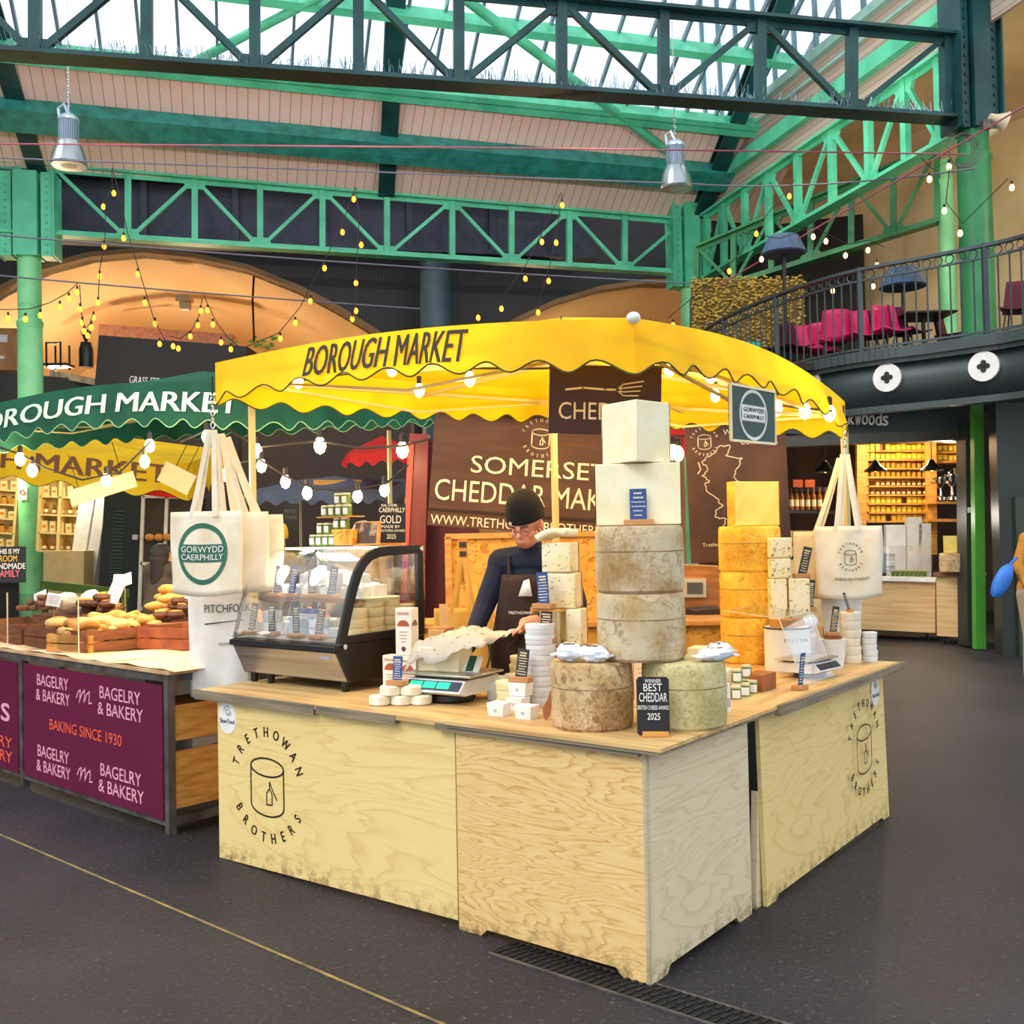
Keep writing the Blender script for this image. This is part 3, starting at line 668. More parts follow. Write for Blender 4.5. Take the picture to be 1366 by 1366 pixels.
# added wash lights in made-up housings on the near truss, brightening the roof boards
for k, x in enumerate((.12, .38, .64, .88)):
    q = nb0.lerp(nb1, x) + Vector((0, .3, .12)); t = thing('added_roof_floodlight', 'added slim floodlight behind the bottom chord of the near truss', 'light fitting', q, .2, 'added floodlights on the near truss'); MB().box((0, 0, -.03), (.9, .12, .06)).build('housing', DGREEN, t)
    l = bpy.data.lights.new('added_flood', 'AREA'); l.shape = 'RECTANGLE'; l.size = .8; l.size_y = .1; l.energy = 55; l.color = (1, .82, .74); o = bpy.data.objects.new('added_flood', l); C.objects.link(o); o.location = q + Vector((0, .05, .06)); o.rotation_euler = Vector((0, -1, -.32)).to_track_quat('Z', 'Y').to_euler()
# balcony furniture
PINK = mat('pink_shell', '#e8246e', .45); MAROON = mat('maroon_fabric', '#5a1226', .8); TURQ = mat('turquoise_shell', '#2bb6b0', .45)
def chair_b(label, x, y, rz, m, px=None):
    t = thing('balcony_chair', label, 'chair', (x, y, ZB), rz, 'chairs on the balcony')
    MB().grid(6, 6, lambda u, v: ((u - .5) * .46, (v - .5) * .42, .45 + .05 * (abs(u - .5) * 2) ** 2)).build('seat', m, t, solid=.02)
    MB().grid(6, 6, lambda u, v: ((u - .5) * (.46 - .1 * v), .21 + .08 * v - .08 * (abs(u - .5) * 2) ** 2, .45 + v * .45)).build('backrest', m, t, solid=.02)
    for sx in (-1, 1):
        for sy in (-1, 1): MB().tube([(sx * .15, sy * .13, .45), (sx * .21, sy * .2, 0)], .012, 6).build('leg', BLACK, t)
def table_b(label, x, y, s=.35):
    t = thing('balcony_table', label, 'table', (x, y, ZB), 0, 'tables on the balcony')
    MB().box((0, 0, .74), (s * 2, s * 2, .03)).build('tabletop', mat('dark_table_top', '#2a1a18', .4), t, bevel=.005)
    MB().tube([(0, 0, 0), (0, 0, .73)], .03, 8).build('pedestal', BLACK, t); MB().lathe([(.22, 0), (.22, .02), (.03, .05)], n=16).build('base', BLACK, t)
for lab, px, Y, rz, m in (('maroon padded chair near the far end of the balcony', 1058, 15.4, .4, MAROON), ('pink shell chair near the dark lamp pole', 1075, 15.6, .2, PINK), ('pink shell chair left of the middle balcony post', 1098, 15.9, 2.6, PINK), ('pink shell chair just right of another pink one, left of the middle post', 1114, 15.0, 2.9, PINK),
                          ('maroon chair right of the middle balcony post', 1165, 14.6, -.5, MAROON), ('pink shell chair beside the maroon one', 1150, 14.6, .1, PINK), ('pink shell chair under the blue heater shade', 1190, 14.3, .2, PINK), ('maroon high chair under the blue heater shade', 1213, 14.4, .6, MAROON), ('maroon chair left of the broad green column', 1272, 14.9, .9, MAROON), ('maroon chair at the right edge of the balcony', 1362, 13.0, -.6, MAROON), ('turquoise chair at the far end of the balcony', 1012, 16.9, .4, TURQ)):
    q = atY(px, 440, Y); chair_b(lab, q.x, q.y, rz, m)
for lab, px, Y in (('dark square table at the far end of the balcony', 1005, 17.2), ('dark square table behind the middle balcony post', 1125, 15.6), ('dark square table left of the slim column', 1232, 14.6)):
    q = atY(px, 440, Y); table_b(lab, q.x, q.y)
def heater(label, px, Y, zt, sh):
    q = atY(px, 400, Y); t = thing('patio_heater', label, 'heater', (q.x, q.y, ZB))
    MB().tube([(0, 0, 0), (0, 0, zt)], .03, 10).build('pole', BLACK, t); MB().lathe([(.28, 0), (.28, .04), (.06, .1)], n=18).build('base', BLACK, t)
    MB().lathe([(.32, zt), (.35, zt + .02), (.23, zt + .28), (.21, zt + .29)], n=12).build('shade', mat('blue_shade_cloth', '#46607c', .8), t, smooth=20)
heater('patio heater with a blue cloth shade high above the far railing', 1047, 15.6, 1.95, 0)
heater('patio heater with a low blue shade among the chairs', 1205, 15.2, 1.3, 0)
t = thing('spot_lamp', 'pale blue dome lamp clamped near the far corner column', 'lamp', M=Matrix.Translation(atY(945, 392, 18.5)))
MB().lathe([(.0, .12), (.1, .1), (.22, -.05), (.24, -.16)], n=18).build('shade', mat('pale_blue_enamel', '#7fa0b0', .35), t, solid=.01)
MB().tube([(0, 0, .1), (-.2, 0, .16), (-.32, 0, -.1), (-.34, 0, -.7)], .025, 6).build('arm', GREYF, t)
# coiled cable and speaker on near column
t = thing('cable_coil', 'loose grey cable coil tied to the head of the broad green column', 'cable', M=Matrix.Translation(atY(1283, 200, 13.4)))
g = MB()
for k in range(4): g.torus((k * .01 - .02, -.02 * k, -.01 * k), .16 + .015 * k, .008, 'Y', 22, 5, ry=.2 + .01 * k)
g.build('loops', GREYF, t)
t = thing('loudspeaker', 'beige horn loudspeaker on the broad green column', 'speaker', M=Matrix.Translation(atY(1320, 156, 13.4)))
MB().lathe([(.05, 0), (.06, .08), (.12, .2), (.14, .22)], n=16, M=Matrix.Rotation(1.9, 4, 'Y')).build('horn', mat('beige_plastic', '#d2bfa0', .5), t)
MB().box((-.05, .02, -.1), (.1, .1, .12)).build('bracket', GREYF, t)

# ---- pendant lamps hung from the roof
def pendant(label, px, pyt, pyb, Y):
    q = atY(px, pyb, Y); top = atY(px, pyt, Y); h = top.z - q.z
    t = thing('pendant_lamp', label, 'lamp', (q.x, q.y, q.z), group='silver pendant lamps')
    MB().lathe([(.245, 0), (.255, .02), (.235, .14), (.18, .3), (.145, .36)], n=26).build('reflector', glassmat('ribbed_reflector', (.86, .93, 1), .3, .25), t, solid=.012)
    MB().lathe([(.235, .0), (.0, -.01)], n=20).build('diffuser', mat('frosted_lens', '#cfe0ee', .3), t)
    g = MB()
    for k in range(18): g.box((0, 0, .52), (.29, .012, .3), M=Matrix.Rotation(k * PI / 18, 4, 'Z'))
    g.build('cooling_fins', mat('blue_grey_alloy', '#9db4c6', .35, .6), t, smooth=0)
    MB().lathe([(.15, .67), (.155, .7), (.1, .76), (.03, .78)], n=20).build('cap', mat('alloy_cap', '#b8ccd8', .3, .6), t)
    MB().tube([(-.13, 0, .7), (-.15, 0, .86), (-.07, 0, .93), (0, 0, .78)], .025, 8).build('hook_arm', MATS['alloy_cap'], t)
    g = MB().tube([(0, 0, .77), (0, 0, h)], .008, 5); z = .8
    while z < 1.7: g.torus((0, 0, z), .022, .006, 'X' if int(z * 20) % 2 else 'Y', 8, 4); z += .05
    g.build('chain', CHROME, t); return t
pendant('silver pendant lamp hanging on the left below the rooflight', 92, -60, 221, 15.0)
pendant('silver pendant lamp hanging above the yellow canopy', 902, -60, 252, 16.0)
# ================================================================== THE CHEESE STALL
SA = Vector((.479, 3.736, 0)); AN = .663
UL = Vector((-math.cos(AN), math.sin(AN), 0)); UR = Vector((math.sin(AN), math.cos(AN), 0))
def ST(u, v, z=0): return SA + UL * u + UR * v + Vector((0, 0, z))
RZL = -AN; RZR = PI / 2 - AN; ZT = .87
# --- plywood counter units: local X along the face, front faces -Y
def panel_poly(wv, h, foot=.12, lift=.03):
    return [(0, 0), (foot, 0), (foot + .03, lift), (wv - foot - .03, lift), (wv - foot, 0), (wv, 0), (wv, h), (0, h)]
cu = thing('counter_unit', 'long pale ply counter front with the round burnt emblem, left of the seam', 'counter', ST(2.59, 0), RZL)
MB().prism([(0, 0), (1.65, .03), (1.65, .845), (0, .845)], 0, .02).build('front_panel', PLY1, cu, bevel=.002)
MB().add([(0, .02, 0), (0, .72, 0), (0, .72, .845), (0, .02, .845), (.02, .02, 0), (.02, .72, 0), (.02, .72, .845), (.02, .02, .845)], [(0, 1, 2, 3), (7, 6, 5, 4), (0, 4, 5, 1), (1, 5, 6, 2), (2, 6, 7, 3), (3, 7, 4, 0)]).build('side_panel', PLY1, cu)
g = MB(); wheel_logo(g, .40, .43, .205, -.001, .009); g.build('emblem', INK, cu, smooth=0)
g = MB(); n = 32; st = MB().prism([(.085 + .073 * math.cos(2 * PI * k / n), .735 + .085 * math.sin(2 * PI * k / n)) for k in range(n)], -.002, 0).build('round_sticker', WHITE, cu); st['label'] = 'white round sticker'
g = MB(); put(g, 'Slow Food', .025, .145, .705, .73, -.003, bold=0); sp = [(.085 + .003 * k ** .75 * math.cos(k * .5), .77 + .003 * k ** .75 * math.sin(k * .5)) for k in range(20)]; g.ribbon(sp, .003, -.003); g.ribbon([(.085, .748), (.11, .75), (.118, .765)], .004, -.003); g.build('sticker_print', mat('grey_print', '#6f6f76', .7), st, smooth=0)
cb = thing('counter_unit', 'corner ply counter block with strong wavy grain on its front', 'counter', ST(.925, 0), RZL)
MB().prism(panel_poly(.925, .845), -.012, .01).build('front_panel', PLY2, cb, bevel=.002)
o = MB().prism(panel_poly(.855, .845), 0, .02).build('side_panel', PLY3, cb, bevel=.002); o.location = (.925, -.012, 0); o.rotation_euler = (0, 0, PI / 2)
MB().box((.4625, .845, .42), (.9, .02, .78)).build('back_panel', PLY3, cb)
cr_ = thing('counter_unit', 'right hand ply counter panel leaning slightly, with emblem and white sticker', 'counter', ST(-.02, .955), RZR + .012)
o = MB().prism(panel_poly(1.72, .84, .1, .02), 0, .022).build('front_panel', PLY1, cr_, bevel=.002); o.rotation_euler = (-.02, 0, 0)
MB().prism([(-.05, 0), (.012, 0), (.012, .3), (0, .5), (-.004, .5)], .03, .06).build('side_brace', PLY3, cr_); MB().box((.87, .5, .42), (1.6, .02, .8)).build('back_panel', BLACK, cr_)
g = MB(); wheel_logo(g, 1.29, .47, .185, -.012, .007); o = g.build('emblem', INK, cr_, smooth=0)
st = MB().prism([(1.56 + .068 * math.cos(2 * PI * k / n), .735 + .085 * math.sin(2 * PI * k / n)) for k in range(n)], .008, .012).build('round_sticker', WHITE, cr_); st['label'] = 'white round sticker'
g = MB(); put(g, 'Slow Food', 1.505, 1.615, .70, .722, .006, bold=0); sp = [(1.56 + .003 * k ** .75 * math.cos(k * .5), .765 + .003 * k ** .75 * math.sin(k * .5)) for k in range(20)]; g.ribbon(sp, .003, .006); g.build('sticker_print', MATS['grey_print'], st, smooth=0)
# --- worktops
wt = thing('worktop', 'honey coloured ply worktop running from the glass case to the corner', 'worktop', ST(2.72, -.02), RZL)
MB().box((1.36, .38, .857), (2.72, .78, .024)).build('board', PLYT, wt, smooth=0, bevel=.002)
g = MB(); g.box((.45, .0, .842), (.95, .03, .05)); g.box((1.2, .0, .846), (.52, .03, .04)); g.box((2.2, -.002, .845), (1.0, .03, .03)); g.build('front_edging', EDGE, wt, smooth=0)
wt2 = thing('worktop', 'pointed ply worktop over the corner block under the big cheeses', 'worktop', ST(.0, 0, .0), RZL)
MB().slab([(-.95, -.05), (.085, -.05), (.07, 1.0), (-.7, 1.0), (-.95, .77)], .8605, .8745).build('board', PLYT, wt2, smooth=0)
MB().slab([(-.95, -.045), (.08, -.045), (.065, 1.0), (.03, 1.0), (.03, -.01), (-.95, -.01)], .848, .860).build('edge_ply', EDGE, wt2, smooth=0)
wt3 = thing('worktop', 'right hand ply worktop with grey edge behind the jars and small scale', 'worktop', ST(-.06, 1.005), RZR)
MB().box((.88, .4, .857), (1.76, .8, .03)).build('board', PLYT, wt3, smooth=0)
MB().box((.88, -.012, .853), (1.77, .025, .045)).build('front_edging', EDGE, wt3, smooth=0)
# supports behind
# ---------------------------------------------------------------- cheeses
def base_at(px, py, r=0, z=ZT):
    p = atz(px, py, z); d = Vector((p.x, p.y, 0)).normalized(); return p + d * r
def cheese_wheel(label, loc, r, h, m, rz=0, grp=None):
    g = MB(); g.lathe([(0, 0), (r * .93, 0), (r * .99, .012), (r, h * .2), (r * 1.005, h * .5), (r, h * .8), (r * .99, h - .012), (r * .94, h), (0, h)], n=48)
    g.v = [(x * (1 + .006 * math.sin(5 * math.atan2(y, x) + z * 20)), y * (1 + .006 * math.sin(5 * math.atan2(y, x) + z * 20)), z) for x, y, z in g.v]
    t = thing('cheese_truckle', label, 'cheese', loc, rz, grp); g.build('rind', m, t)
    g = MB().torus((0, 0, h * .62), r * 1.0, .0025, 'Z', 40, 4); g.build('cloth_seam', mat('rind_seam', '#8a6a44', .8), t); return t
def cut_cheese(label, loc, r, h, a0, a1, rz, paste, rind):
    """sector of a wheel; cut faces of paste, curved face of rind"""
    t = thing('cut_cheese', label, 'cheese', loc, rz)
    n = 20; ps = [(r * math.cos(a0 + (a1 - a0) * k / n), r * math.sin(a0 + (a1 - a0) * k / n)) for k in range(n + 1)]
    inner = [(q[0] * .985, q[1] * .985) for q in ps]
    poly = ([(0, 0)] if abs(a1 - a0 - PI) > .2 else []) + inner
    MB().slab(poly, .001, h - .001).build('cut_paste', paste, t, bevel=.004)
    g = MB(); g.add([(x, y, z) for z in (0, h) for x, y in ps] + [(x, y, z) for z in (0, h) for x, y in inner], [(k, k + 1, n + 1 + k + 1, n + 1 + k) for k in range(n)] + [(n + 1 + k, n + 2 + k, 3 * n + 4 + k, 3 * n + 3 + k) for k in range(n)])
    g.build('rind', rind, t); return t
cam_dir = lambda p: math.atan2(-p.y, -p.x)
pL = base_at(791, 978, .165, .8745); pR = base_at(914, 977, .168, .8745)
cheese_wheel('mottled brown cheese wheel at the worktop corner, left of the black award sign', pL, .165, .265, RIND1)
cheese_wheel('pale greenish cheese wheel at the worktop corner, right of the black award sign', pR, .168, .262, RIND3)
zt = .8745 + .266
pT = Vector(((pL.x + pR.x) / 2 + .0, (pL.y + pR.y) / 2 + .02, zt)); q = ray(852, 700); pT.x = q.x / q.y * pT.y
h1 = .268
cheese_wheel('speckled grey cheese wheel lowest in the tall centre tower', pT, .178, h1, RIND2, 1)
cheese_wheel('weathered brown and grey cheese wheel just under the white cut block', pT + Vector((0, 0, h1 + .001)), .178, h1, RIND2, 2.6)
zt2 = zt + 2 * h1 + .002; ca = cam_dir(pT)
# half wheel, flat cut face to the viewer
pH = pT + Vector((0, 0, 2 * h1 + .003)); back = Vector((-math.cos(ca), -math.sin(ca), 0)); side = Vector((-back.y, back.x, 0))
cut_cheese('half wheel of white cheese with a wide flat cut face, below the tower top', pH + back * -.03, .174, .252, -PI / 2, PI / 2, ca + PI + 0, PASTE, RIND2)
cut_cheese('tall white wedge of cheese on the very top of the centre tower', pH + Vector((0, 0, .254)) - back * .10, .215, .25, -.72, .72, ca + PI + .02, PASTE, RIND2)
# second, golden tower
pY = atY(999, 700, 6.05); pY.z = ZT + .002; rr = .181; hy = .267
for k, lab in enumerate(('golden cheese wheel at the bottom of the right hand tower, behind the acrylic', 'golden cheese wheel in the middle of the right hand tower', 'golden cheese wheel on top of the right hand tower, under the yellow block')):
    cheese_wheel(lab, pY + Vector((0, 0, k * (hy + .001))), rr, hy, RINDY, k * 1.3)
cut_cheese('yellow cut block of cheese topping the right hand golden tower', pY + Vector((.035, -.03, 3 * (hy + .001) + .001)), .165, .262, -PI / 2 + .1, PI / 2 + .3, cam_dir(pY) + PI + .45, PASTEY, RINDY)

# ---------------------------------------------------------------- small label cards on wooden blocks
KRAFT = mat('kraft_block', '#c48a52', .7); NAVY = mat('navy_card', '#2e4f8c', .6); BRN = mat('brown_card', '#4a2c22', .6); DRK = mat('charcoal_card', '#35302e', .6)
def card(label, loc, rz, m, wv=.045, h=.11, lean=-.08, tilt=0, lines=9, s=1.3, title=None, grp=None):
    t = thing('price_card', label, 'label', loc, rz, grp, s=s)
    MB().box((0, .0, .009), (wv * 1.75, .04, .018)).build('block', KRAFT, t, bevel=.002)
    b = MB().box((0, 0, h / 2 + .008), (wv, .002, h)).build('card', m, t); b.rotation_euler = (lean, tilt, 0)
    g = MB()
    for k in range(lines):
        z = h + .008 - h * .13 - k * h * .78 / lines; ww = wv * RND.uniform(.5, .82)
        x = -ww / 2
        while x < ww / 2 - .002:
            l = RND.uniform(.003, .008); g.box((x + l / 2, -.0014, z), (l, .0006, h * (.045 if k < 2 else .025))); x += l + .0014
    g.build('print', CREAM, b, smooth=0); return t

# ---------------------------------------------------------------- black award board
aw = thing('award_board', 'black chalkboard reading BEST CHEDDAR 2025 between the two big wheels', 'sign', base_at(872, 980, -.02, .8745), RZL + .52)
b = MB().prism([(-.062 + .01, 0), (.062 - .01, 0), (.062, .01), (.062, .212), (.052, .222), (-.052, .222), (-.062, .212), (-.062, .01)], 0, .006).build('board', CHARC, aw); b.rotation_euler = (-.05, 0, 0)
g = MB()
for s, x0, x1, z0, z1 in (('WINNER', -.03, .032, .2, .214), ('BEST', -.035, .036, .168, .197), ('CHEDDAR', -.052, .054, .128, .162), ('BRITISH CHEESE AWARD', -.058, .06, .098, .114), ('2025', -.022, .026, .06, .085)): put(g, s, x0, x1, z0, z1, -.001, bold=.004)
g.build('chalk_writing', PAPER, b, smooth=0)
MB().box((.008, -.02, .009), (.1, .03, .018)).build('wooden_foot', WOODL, aw, bevel=.002)

# ---------------------------------------------------------------- glass display case
dc = thing('display_case', 'curved glass refrigerated display case full of wrapped cheeses on the worktop', 'display case', ST(2.75, .22, ZT), RZL)
W = .85
prof = [(.0, .252), (.015, .30), (.045, .40), (.085, .52), (.125, .61), (.165, .665), (.215, .705), (.28, .727), (.36, .735), (.63, .735)]
gl = MB(); vs = [(x, y, z) for x in (.01, W - .01) for y, z in prof]; m_ = len(prof); gl.add(vs, [(i, i + 1, m_ + i + 1, m_ + i) for i in range(m_ - 1)]); gl.build('curved_glass', GLASS, dc, smooth=60, solid=.004)
MB().prism([(.08, .05), (.0, .21), (.0, .245), (.63, .245), (.63, .05)], 0, W, M=Matrix(((0, 1, 0, 0), (1, 0, 0, 0), (0, 0, 1, 0), (0, 0, 0, 1)))).build('base_cabinet', BLACK, dc, smooth=0)
g = MB(); g.add([(.015, .072, .055), (W - .015, .072, .055), (W - .015, -.008, .205), (.015, -.008, .205), (.015, .09, .055), (W - .015, .09, .055), (W - .015, .01, .205), (.015, .01, .205)], [(0, 1, 2, 3), (7, 6, 5, 4), (0, 4, 5, 1), (1, 5, 6, 2), (2, 6, 7, 3), (3, 7, 4, 0)]); g.build('steel_front', STEEL, dc, smooth=0)
g = MB().box((W / 2, -.006, .226), (W, .035, .03)); g.build('front_ledge', BLACK, dc, bevel=.004)
bd_ = MB().box((W - .1, .0035, .178), (.07, .004, .018)); o = bd_.build('maker_plate', mat('silver_plate', '#c9c9cc', .3, .6), dc)
SIDE = [(.0, .25)] + prof[1:] + [(.63, .25)]
def ring(poly, wd):
    cx_ = sum(p[0] for p in poly) / len(poly); cz_ = sum(p[1] for p in poly) / len(poly)
    inn = []
    n = len(poly)
    for i in range(n):
        a = Vector(poly[i - 1]); b = Vector(poly[i]); c = Vector(poly[(i + 1) % n])
        d1 = (b - a).normalized(); d2 = (c - b).normalized(); nn = (Vector((-d1.y, d1.x)) + Vector((-d2.y, d2.x))); nn = nn.normalized() if nn.length > 1e-3 else Vector((-d1.y, d1.x))
        if nn.dot(Vector((cx_, cz_)) - b) < 0: nn = -nn
        inn.append(b + nn * wd * (1.25 if i in (0, n - 1, n - 2) else 1))
    return [Vector(p) for p in poly], inn
def side_frame(x0, x1, wd, nm, m):
    o_, i_ = ring(SIDE, wd); n = len(o_); g = MB()
    vs = [(x0, p.x, p.y) for p in o_] + [(x0, p.x, p.y) for p in i_] + [(x1, p.x, p.y) for p in o_] + [(x1, p.x, p.y) for p in i_]
    fs = []
    for k in range(n):
        j = (k + 1) % n; fs += [(k, j, n + j, n + k), (2 * n + k, 3 * n + k, 3 * n + j, 2 * n + j), (k, 2 * n + k, 2 * n + j, j), (n + k, n + j, 3 * n + j, 3 * n + k)]
    g.add(vs, fs); return g.build(nm, m, dc, smooth=0)
side_frame(W - .02, W + .004, .05, 'side_frame', BLACK)['label'] = 'broad black curved frame'
side_frame(0, .012, .018, 'side_frame', CHROME)['label'] = 'slim metal curved frame'
MB().prism(SIDE, W - .012, W - .008, M=Matrix(((0, 1, 0, 0), (1, 0, 0, 0), (0, 0, 1, 0), (0, 0, 0, 1)))).build('side_glass', GLASS, dc, smooth=0)
for x, z, yy in ((W + .005, .235, .04), (W + .005, .715, .61), (-.004, .235, .02)): MB().lathe([(0, 0), (.014, 0), (.014, .008), (.009, .012), (0, .012)], n=14, M=Matrix.Translation((x, yy, z)) @ Matrix.Rotation(PI / 2, 4, 'Y')).build('fixing_cap', CHROME, dc)
for x in (.06, .2, W - .06): 
    for y in (.1, .55): MB().lathe([(.018, 0), (.022, .03), (.022, .055)], n=10, c=(x, y, 0)).build('foot', BLACK, dc)
MB().box((W / 2, .64, .49), (W, .014, .49)).build('rear_door', glassmat('tinted_glass', (.9, .86, .75), .12), dc)
MB().box((W / 2, .38, .455), (W - .05, .42, .012)).build('wire_shelf', glassmat('shelf_glass', (.85, .92, .9), .12), dc)
g = MB().box((W / 2, .167, .455), (W - .05, .014, .026)); g.build('shelf_rail', WOODD, dc)
MB().box((W / 2, .34, .254), (W - .04, .56, .012)).build('deck', mat('case_deck', '#d8d4c8', .4), dc)
def DC(x, y, z): return ST(2.75 - x, .22 + y, ZT + z)
# wrapped cheeses and tubs inside the case
WRAP = mat('cling_wrap_white', '#f0efe6', .35, c2='#dfe2da', scale=20, bump=.3); WRAPB = mat('blue_wrapper', '#7fa6d6', .4, c2='#e8eef6', scale=10, lo=.45, hi=.5); TUBC = mat('poplar_tub', '#efdca8', .6, c2='#e4cc90', scale=4, stretch=(1, 1, 10))
def wrapped(label, loc, rz, s=(.1, .07, .06), m=None, grp='wrapped cheeses in the display case', top=True):
    g = MB(); g.grid(8, 6, lambda u, v: ((u - .5) * s[0] * (1 - .12 * RND.random()), (v - .5) * s[1], s[2] * (.9 + .1 * RND.random()) * min(1, 4 * u, 4 * (1 - u), 4 * v, 4 * (1 - v))))
    g.box((0, 0, s[2] * .42), (s[0] * .92, s[1] * .92, s[2] * .82))
    t = thing('wrapped_cheese', label, 'cheese', loc, rz, grp); g.build('wrapping', m or WRAP, t)
    MB().box((0, -s[1] * .462, s[2] * .45), (s[0] * .5, .002, s[2] * .5)).build('paper_label', PAPER, t); return t
def round_tub(label, loc, r=.055, h=.042, m=None, grp=None):
    t = thing('cheese_tub', label, 'tub', loc, 0, grp)
    MB().lathe([(0, 0), (r * .97, 0), (r, .003), (r, h * .55)], n=22).build('tub', m or TUBC, t); MB().lathe([(r * 1.04, h * .55), (r * 1.04, h * .97), (r * .9, h), (0, h)], n=22).build('lid', m or TUBC, t); return t
LAB = 'white wrapped cheese piece on the upper shelf of the display case'
w0 = wrapped(LAB, DC(.12, .26, .462), RZL, (.1, .1, .07))
for i, (x, y, z, a, s) in enumerate([(.24, .27, .462, .1, 1), (.36, .27, .462, -.1, 1.05), (.47, .27, .462, .05, 1), (.58, .28, .462, 0, 1.05), (.7, .29, .462, .2, 1), (.3, .3, .535, .2, .9), (.44, .28, .535, -.2, 1), (.56, .3, .535, .1, 1.1), (.18, .42, .462, 0, 1), (.33, .42, .462, 0, 1.1), (.5, .43, .462, 0, 1.1), (.66, .44, .462, 0, 1.1), (.68, .32, .535, -.2, .9)]):
    dup(w0, DC(x, y, z), RZL + a, s=s)
LAB = 'wrapped cheese piece on the lower deck of the display case'
w1 = wrapped(LAB, DC(.1, .17, .262), RZL, (.11, .1, .075))
for i, (x, y, z, a, s) in enumerate([(.24, .2, .262, .2, 1), (.1, .3, .262, 0, 1.1), (.26, .34, .262, 0, 1.1), (.42, .36, .262, 0, 1.1), (.12, .18, .335, 0, .8)]): dup(w1, DC(x, y, z), RZL + a, s=s)
for i, (x, y, z) in enumerate([(.36, .18, .262), (.36, .18, .31), (.5, .18, .262), (.5, .18, .31), (.6, .2, .262)]): round_tub('blue and white soft cheese box at the front of the display case deck', DC(x, y, z), .056, .046, WRAPB, 'blue boxed cheeses in the display case')
k0 = round_tub('pale wooden cheese box in the stacks at the right end of the display case', DC(.76, .22, .262), .055, .05, None, 'wooden cheese boxes in the display case')
for (x, y, n) in ((.76, .22, 3), (.76, .34, 4), (.76, .46, 4), (.64, .36, 4), (.64, .48, 3), (.76, .57, 3), (.66, .25, 2)):
    for k in range(n):
        if (x, y, k) != (.76, .22, 0): dup(k0, DC(x + RND.uniform(-.005, .005), y, .262 + .051 * k))
for i, (x, z, m, nm) in enumerate([(.14, .462, NAVY, 'navy'), (.27, .462, NAVY, 'navy'), (.44, .462, BRN, 'brown'), (.59, .462, NAVY, 'navy'), (.07, .262, DRK, 'charcoal'), (.25, .262, DRK, 'charcoal'), (.45, .262, DRK, 'charcoal'), (.62, .262, DRK, 'charcoal')]):
    pos = ('first from the left', 'second from the left', 'third from the left', 'rightmost')[i % 4]
    card('%s price card on the %s of the display case, %s' % (nm, 'upper shelf' if z > .4 else 'lower deck', pos), DC(x, .19 if z > .4 else .07, z), RZL + .05, m, .04, .125, -.1, RND.choice((-.1, .12, .1)))
t = thing('fabric_banner', 'small blue printed packet lying in the display case under the shelf', 'packet', DC(.33, .27, .34), RZL)
MB().box((0, 0, .02), (.24, .02, .075)).build('packet', mat('violet_packet', '#4a4fb0', .5, c2='#8c90dc', scale=12, lo=.48, hi=.52), t, bevel=.004); MB().box((0, -.011, .02), (.16, .001, .02)).build('print', PAPER, t)
t['label'] = 'small blue printed packet lying in the display case under the shelf'; t.name = 'blue_packet'
# jars and picture on top of the case
JARG = mat('jar_green_pickle', '#4f6a2a', .25, c2='#86a04a', scale=30); LIDM = mat('cream_lid', '#e9dcb0', .35, .2)
def jar(label, loc, rz=0, grp=None, r=.026, h=.062):
    t = thing('pickle_jar', label, 'jar', loc, rz, grp)
    MB().lathe([(0, 0), (r * .96, 0), (r, .004), (r, h * .8), (r * .86, h * .88)], n=14).build('glass_body', JARG, t); MB().lathe([(r * .92, h * .86), (r * .92, h), (r * .85, h * 1.02), (0, h * 1.02)], n=14).build('lid', LIDM, t)
    MB().lathe([(r * 1.01, h * .14), (r * 1.01, h * .72)], n=8, a0=-PI / 2 - .8, a1=-PI / 2 + .8).build('paper_label', PAPER, t); return t
zc = .742
J = 'green pickle jar in the pyramid on top of the display case'
j0 = jar(J, DC(.2, .42, zc), RZL, 'pickle jars on the display case')
for (x, y, z) in [(.255, .42, 0), (.31, .42, 0), (.365, .42, 0), (.2, .48, 0), (.255, .48, 0), (.31, .48, 0)]: dup(j0, DC(x, y, zc + z))
crt = thing('osb_box', 'osb box on the display case carrying the upper pickle jars', 'box', DC(.43, .47, zc), RZL)
MB().box((.02, 0, .045), (.17, .13, .09)).build('body', OSB, crt, bevel=.003)
for k, x in enumerate((.27, .33, .41, .47)): dup(j0, DC(x - .04, .45, zc + (.066 if x < .35 else .093)), RZL)
pl_ = thing('small_board', 'thin board shelf carrying the top row of pickle jars', 'board', DC(.37, .47, zc + .158), RZL)
MB().box((0, 0, .003), (.27, .12, .006)).build('board', WOODL, pl_)
for x in (.27, .33, .39, .45): dup(j0, DC(x, .45, zc + .166), RZL)
for x in (.36, .42): dup(j0, DC(x, .47, zc + .232), RZL)
ph = thing('photo_stand', 'small framed photo of a cheese on top of the display case', 'picture', DC(.6, .45, zc), RZL + .1)
b = MB().box((0, 0, .065), (.18, .012, .13)).build('frame', WOODL, ph, bevel=.002); b.rotation_euler = (-.12, 0, 0)
MB().box((-.008, -.0065, .065), (.155, .001, .115)).build('photo', mat('dark_photo', '#4a3426', .5, c2='#c9a888', scale=9, lo=.5, hi=.6), b)

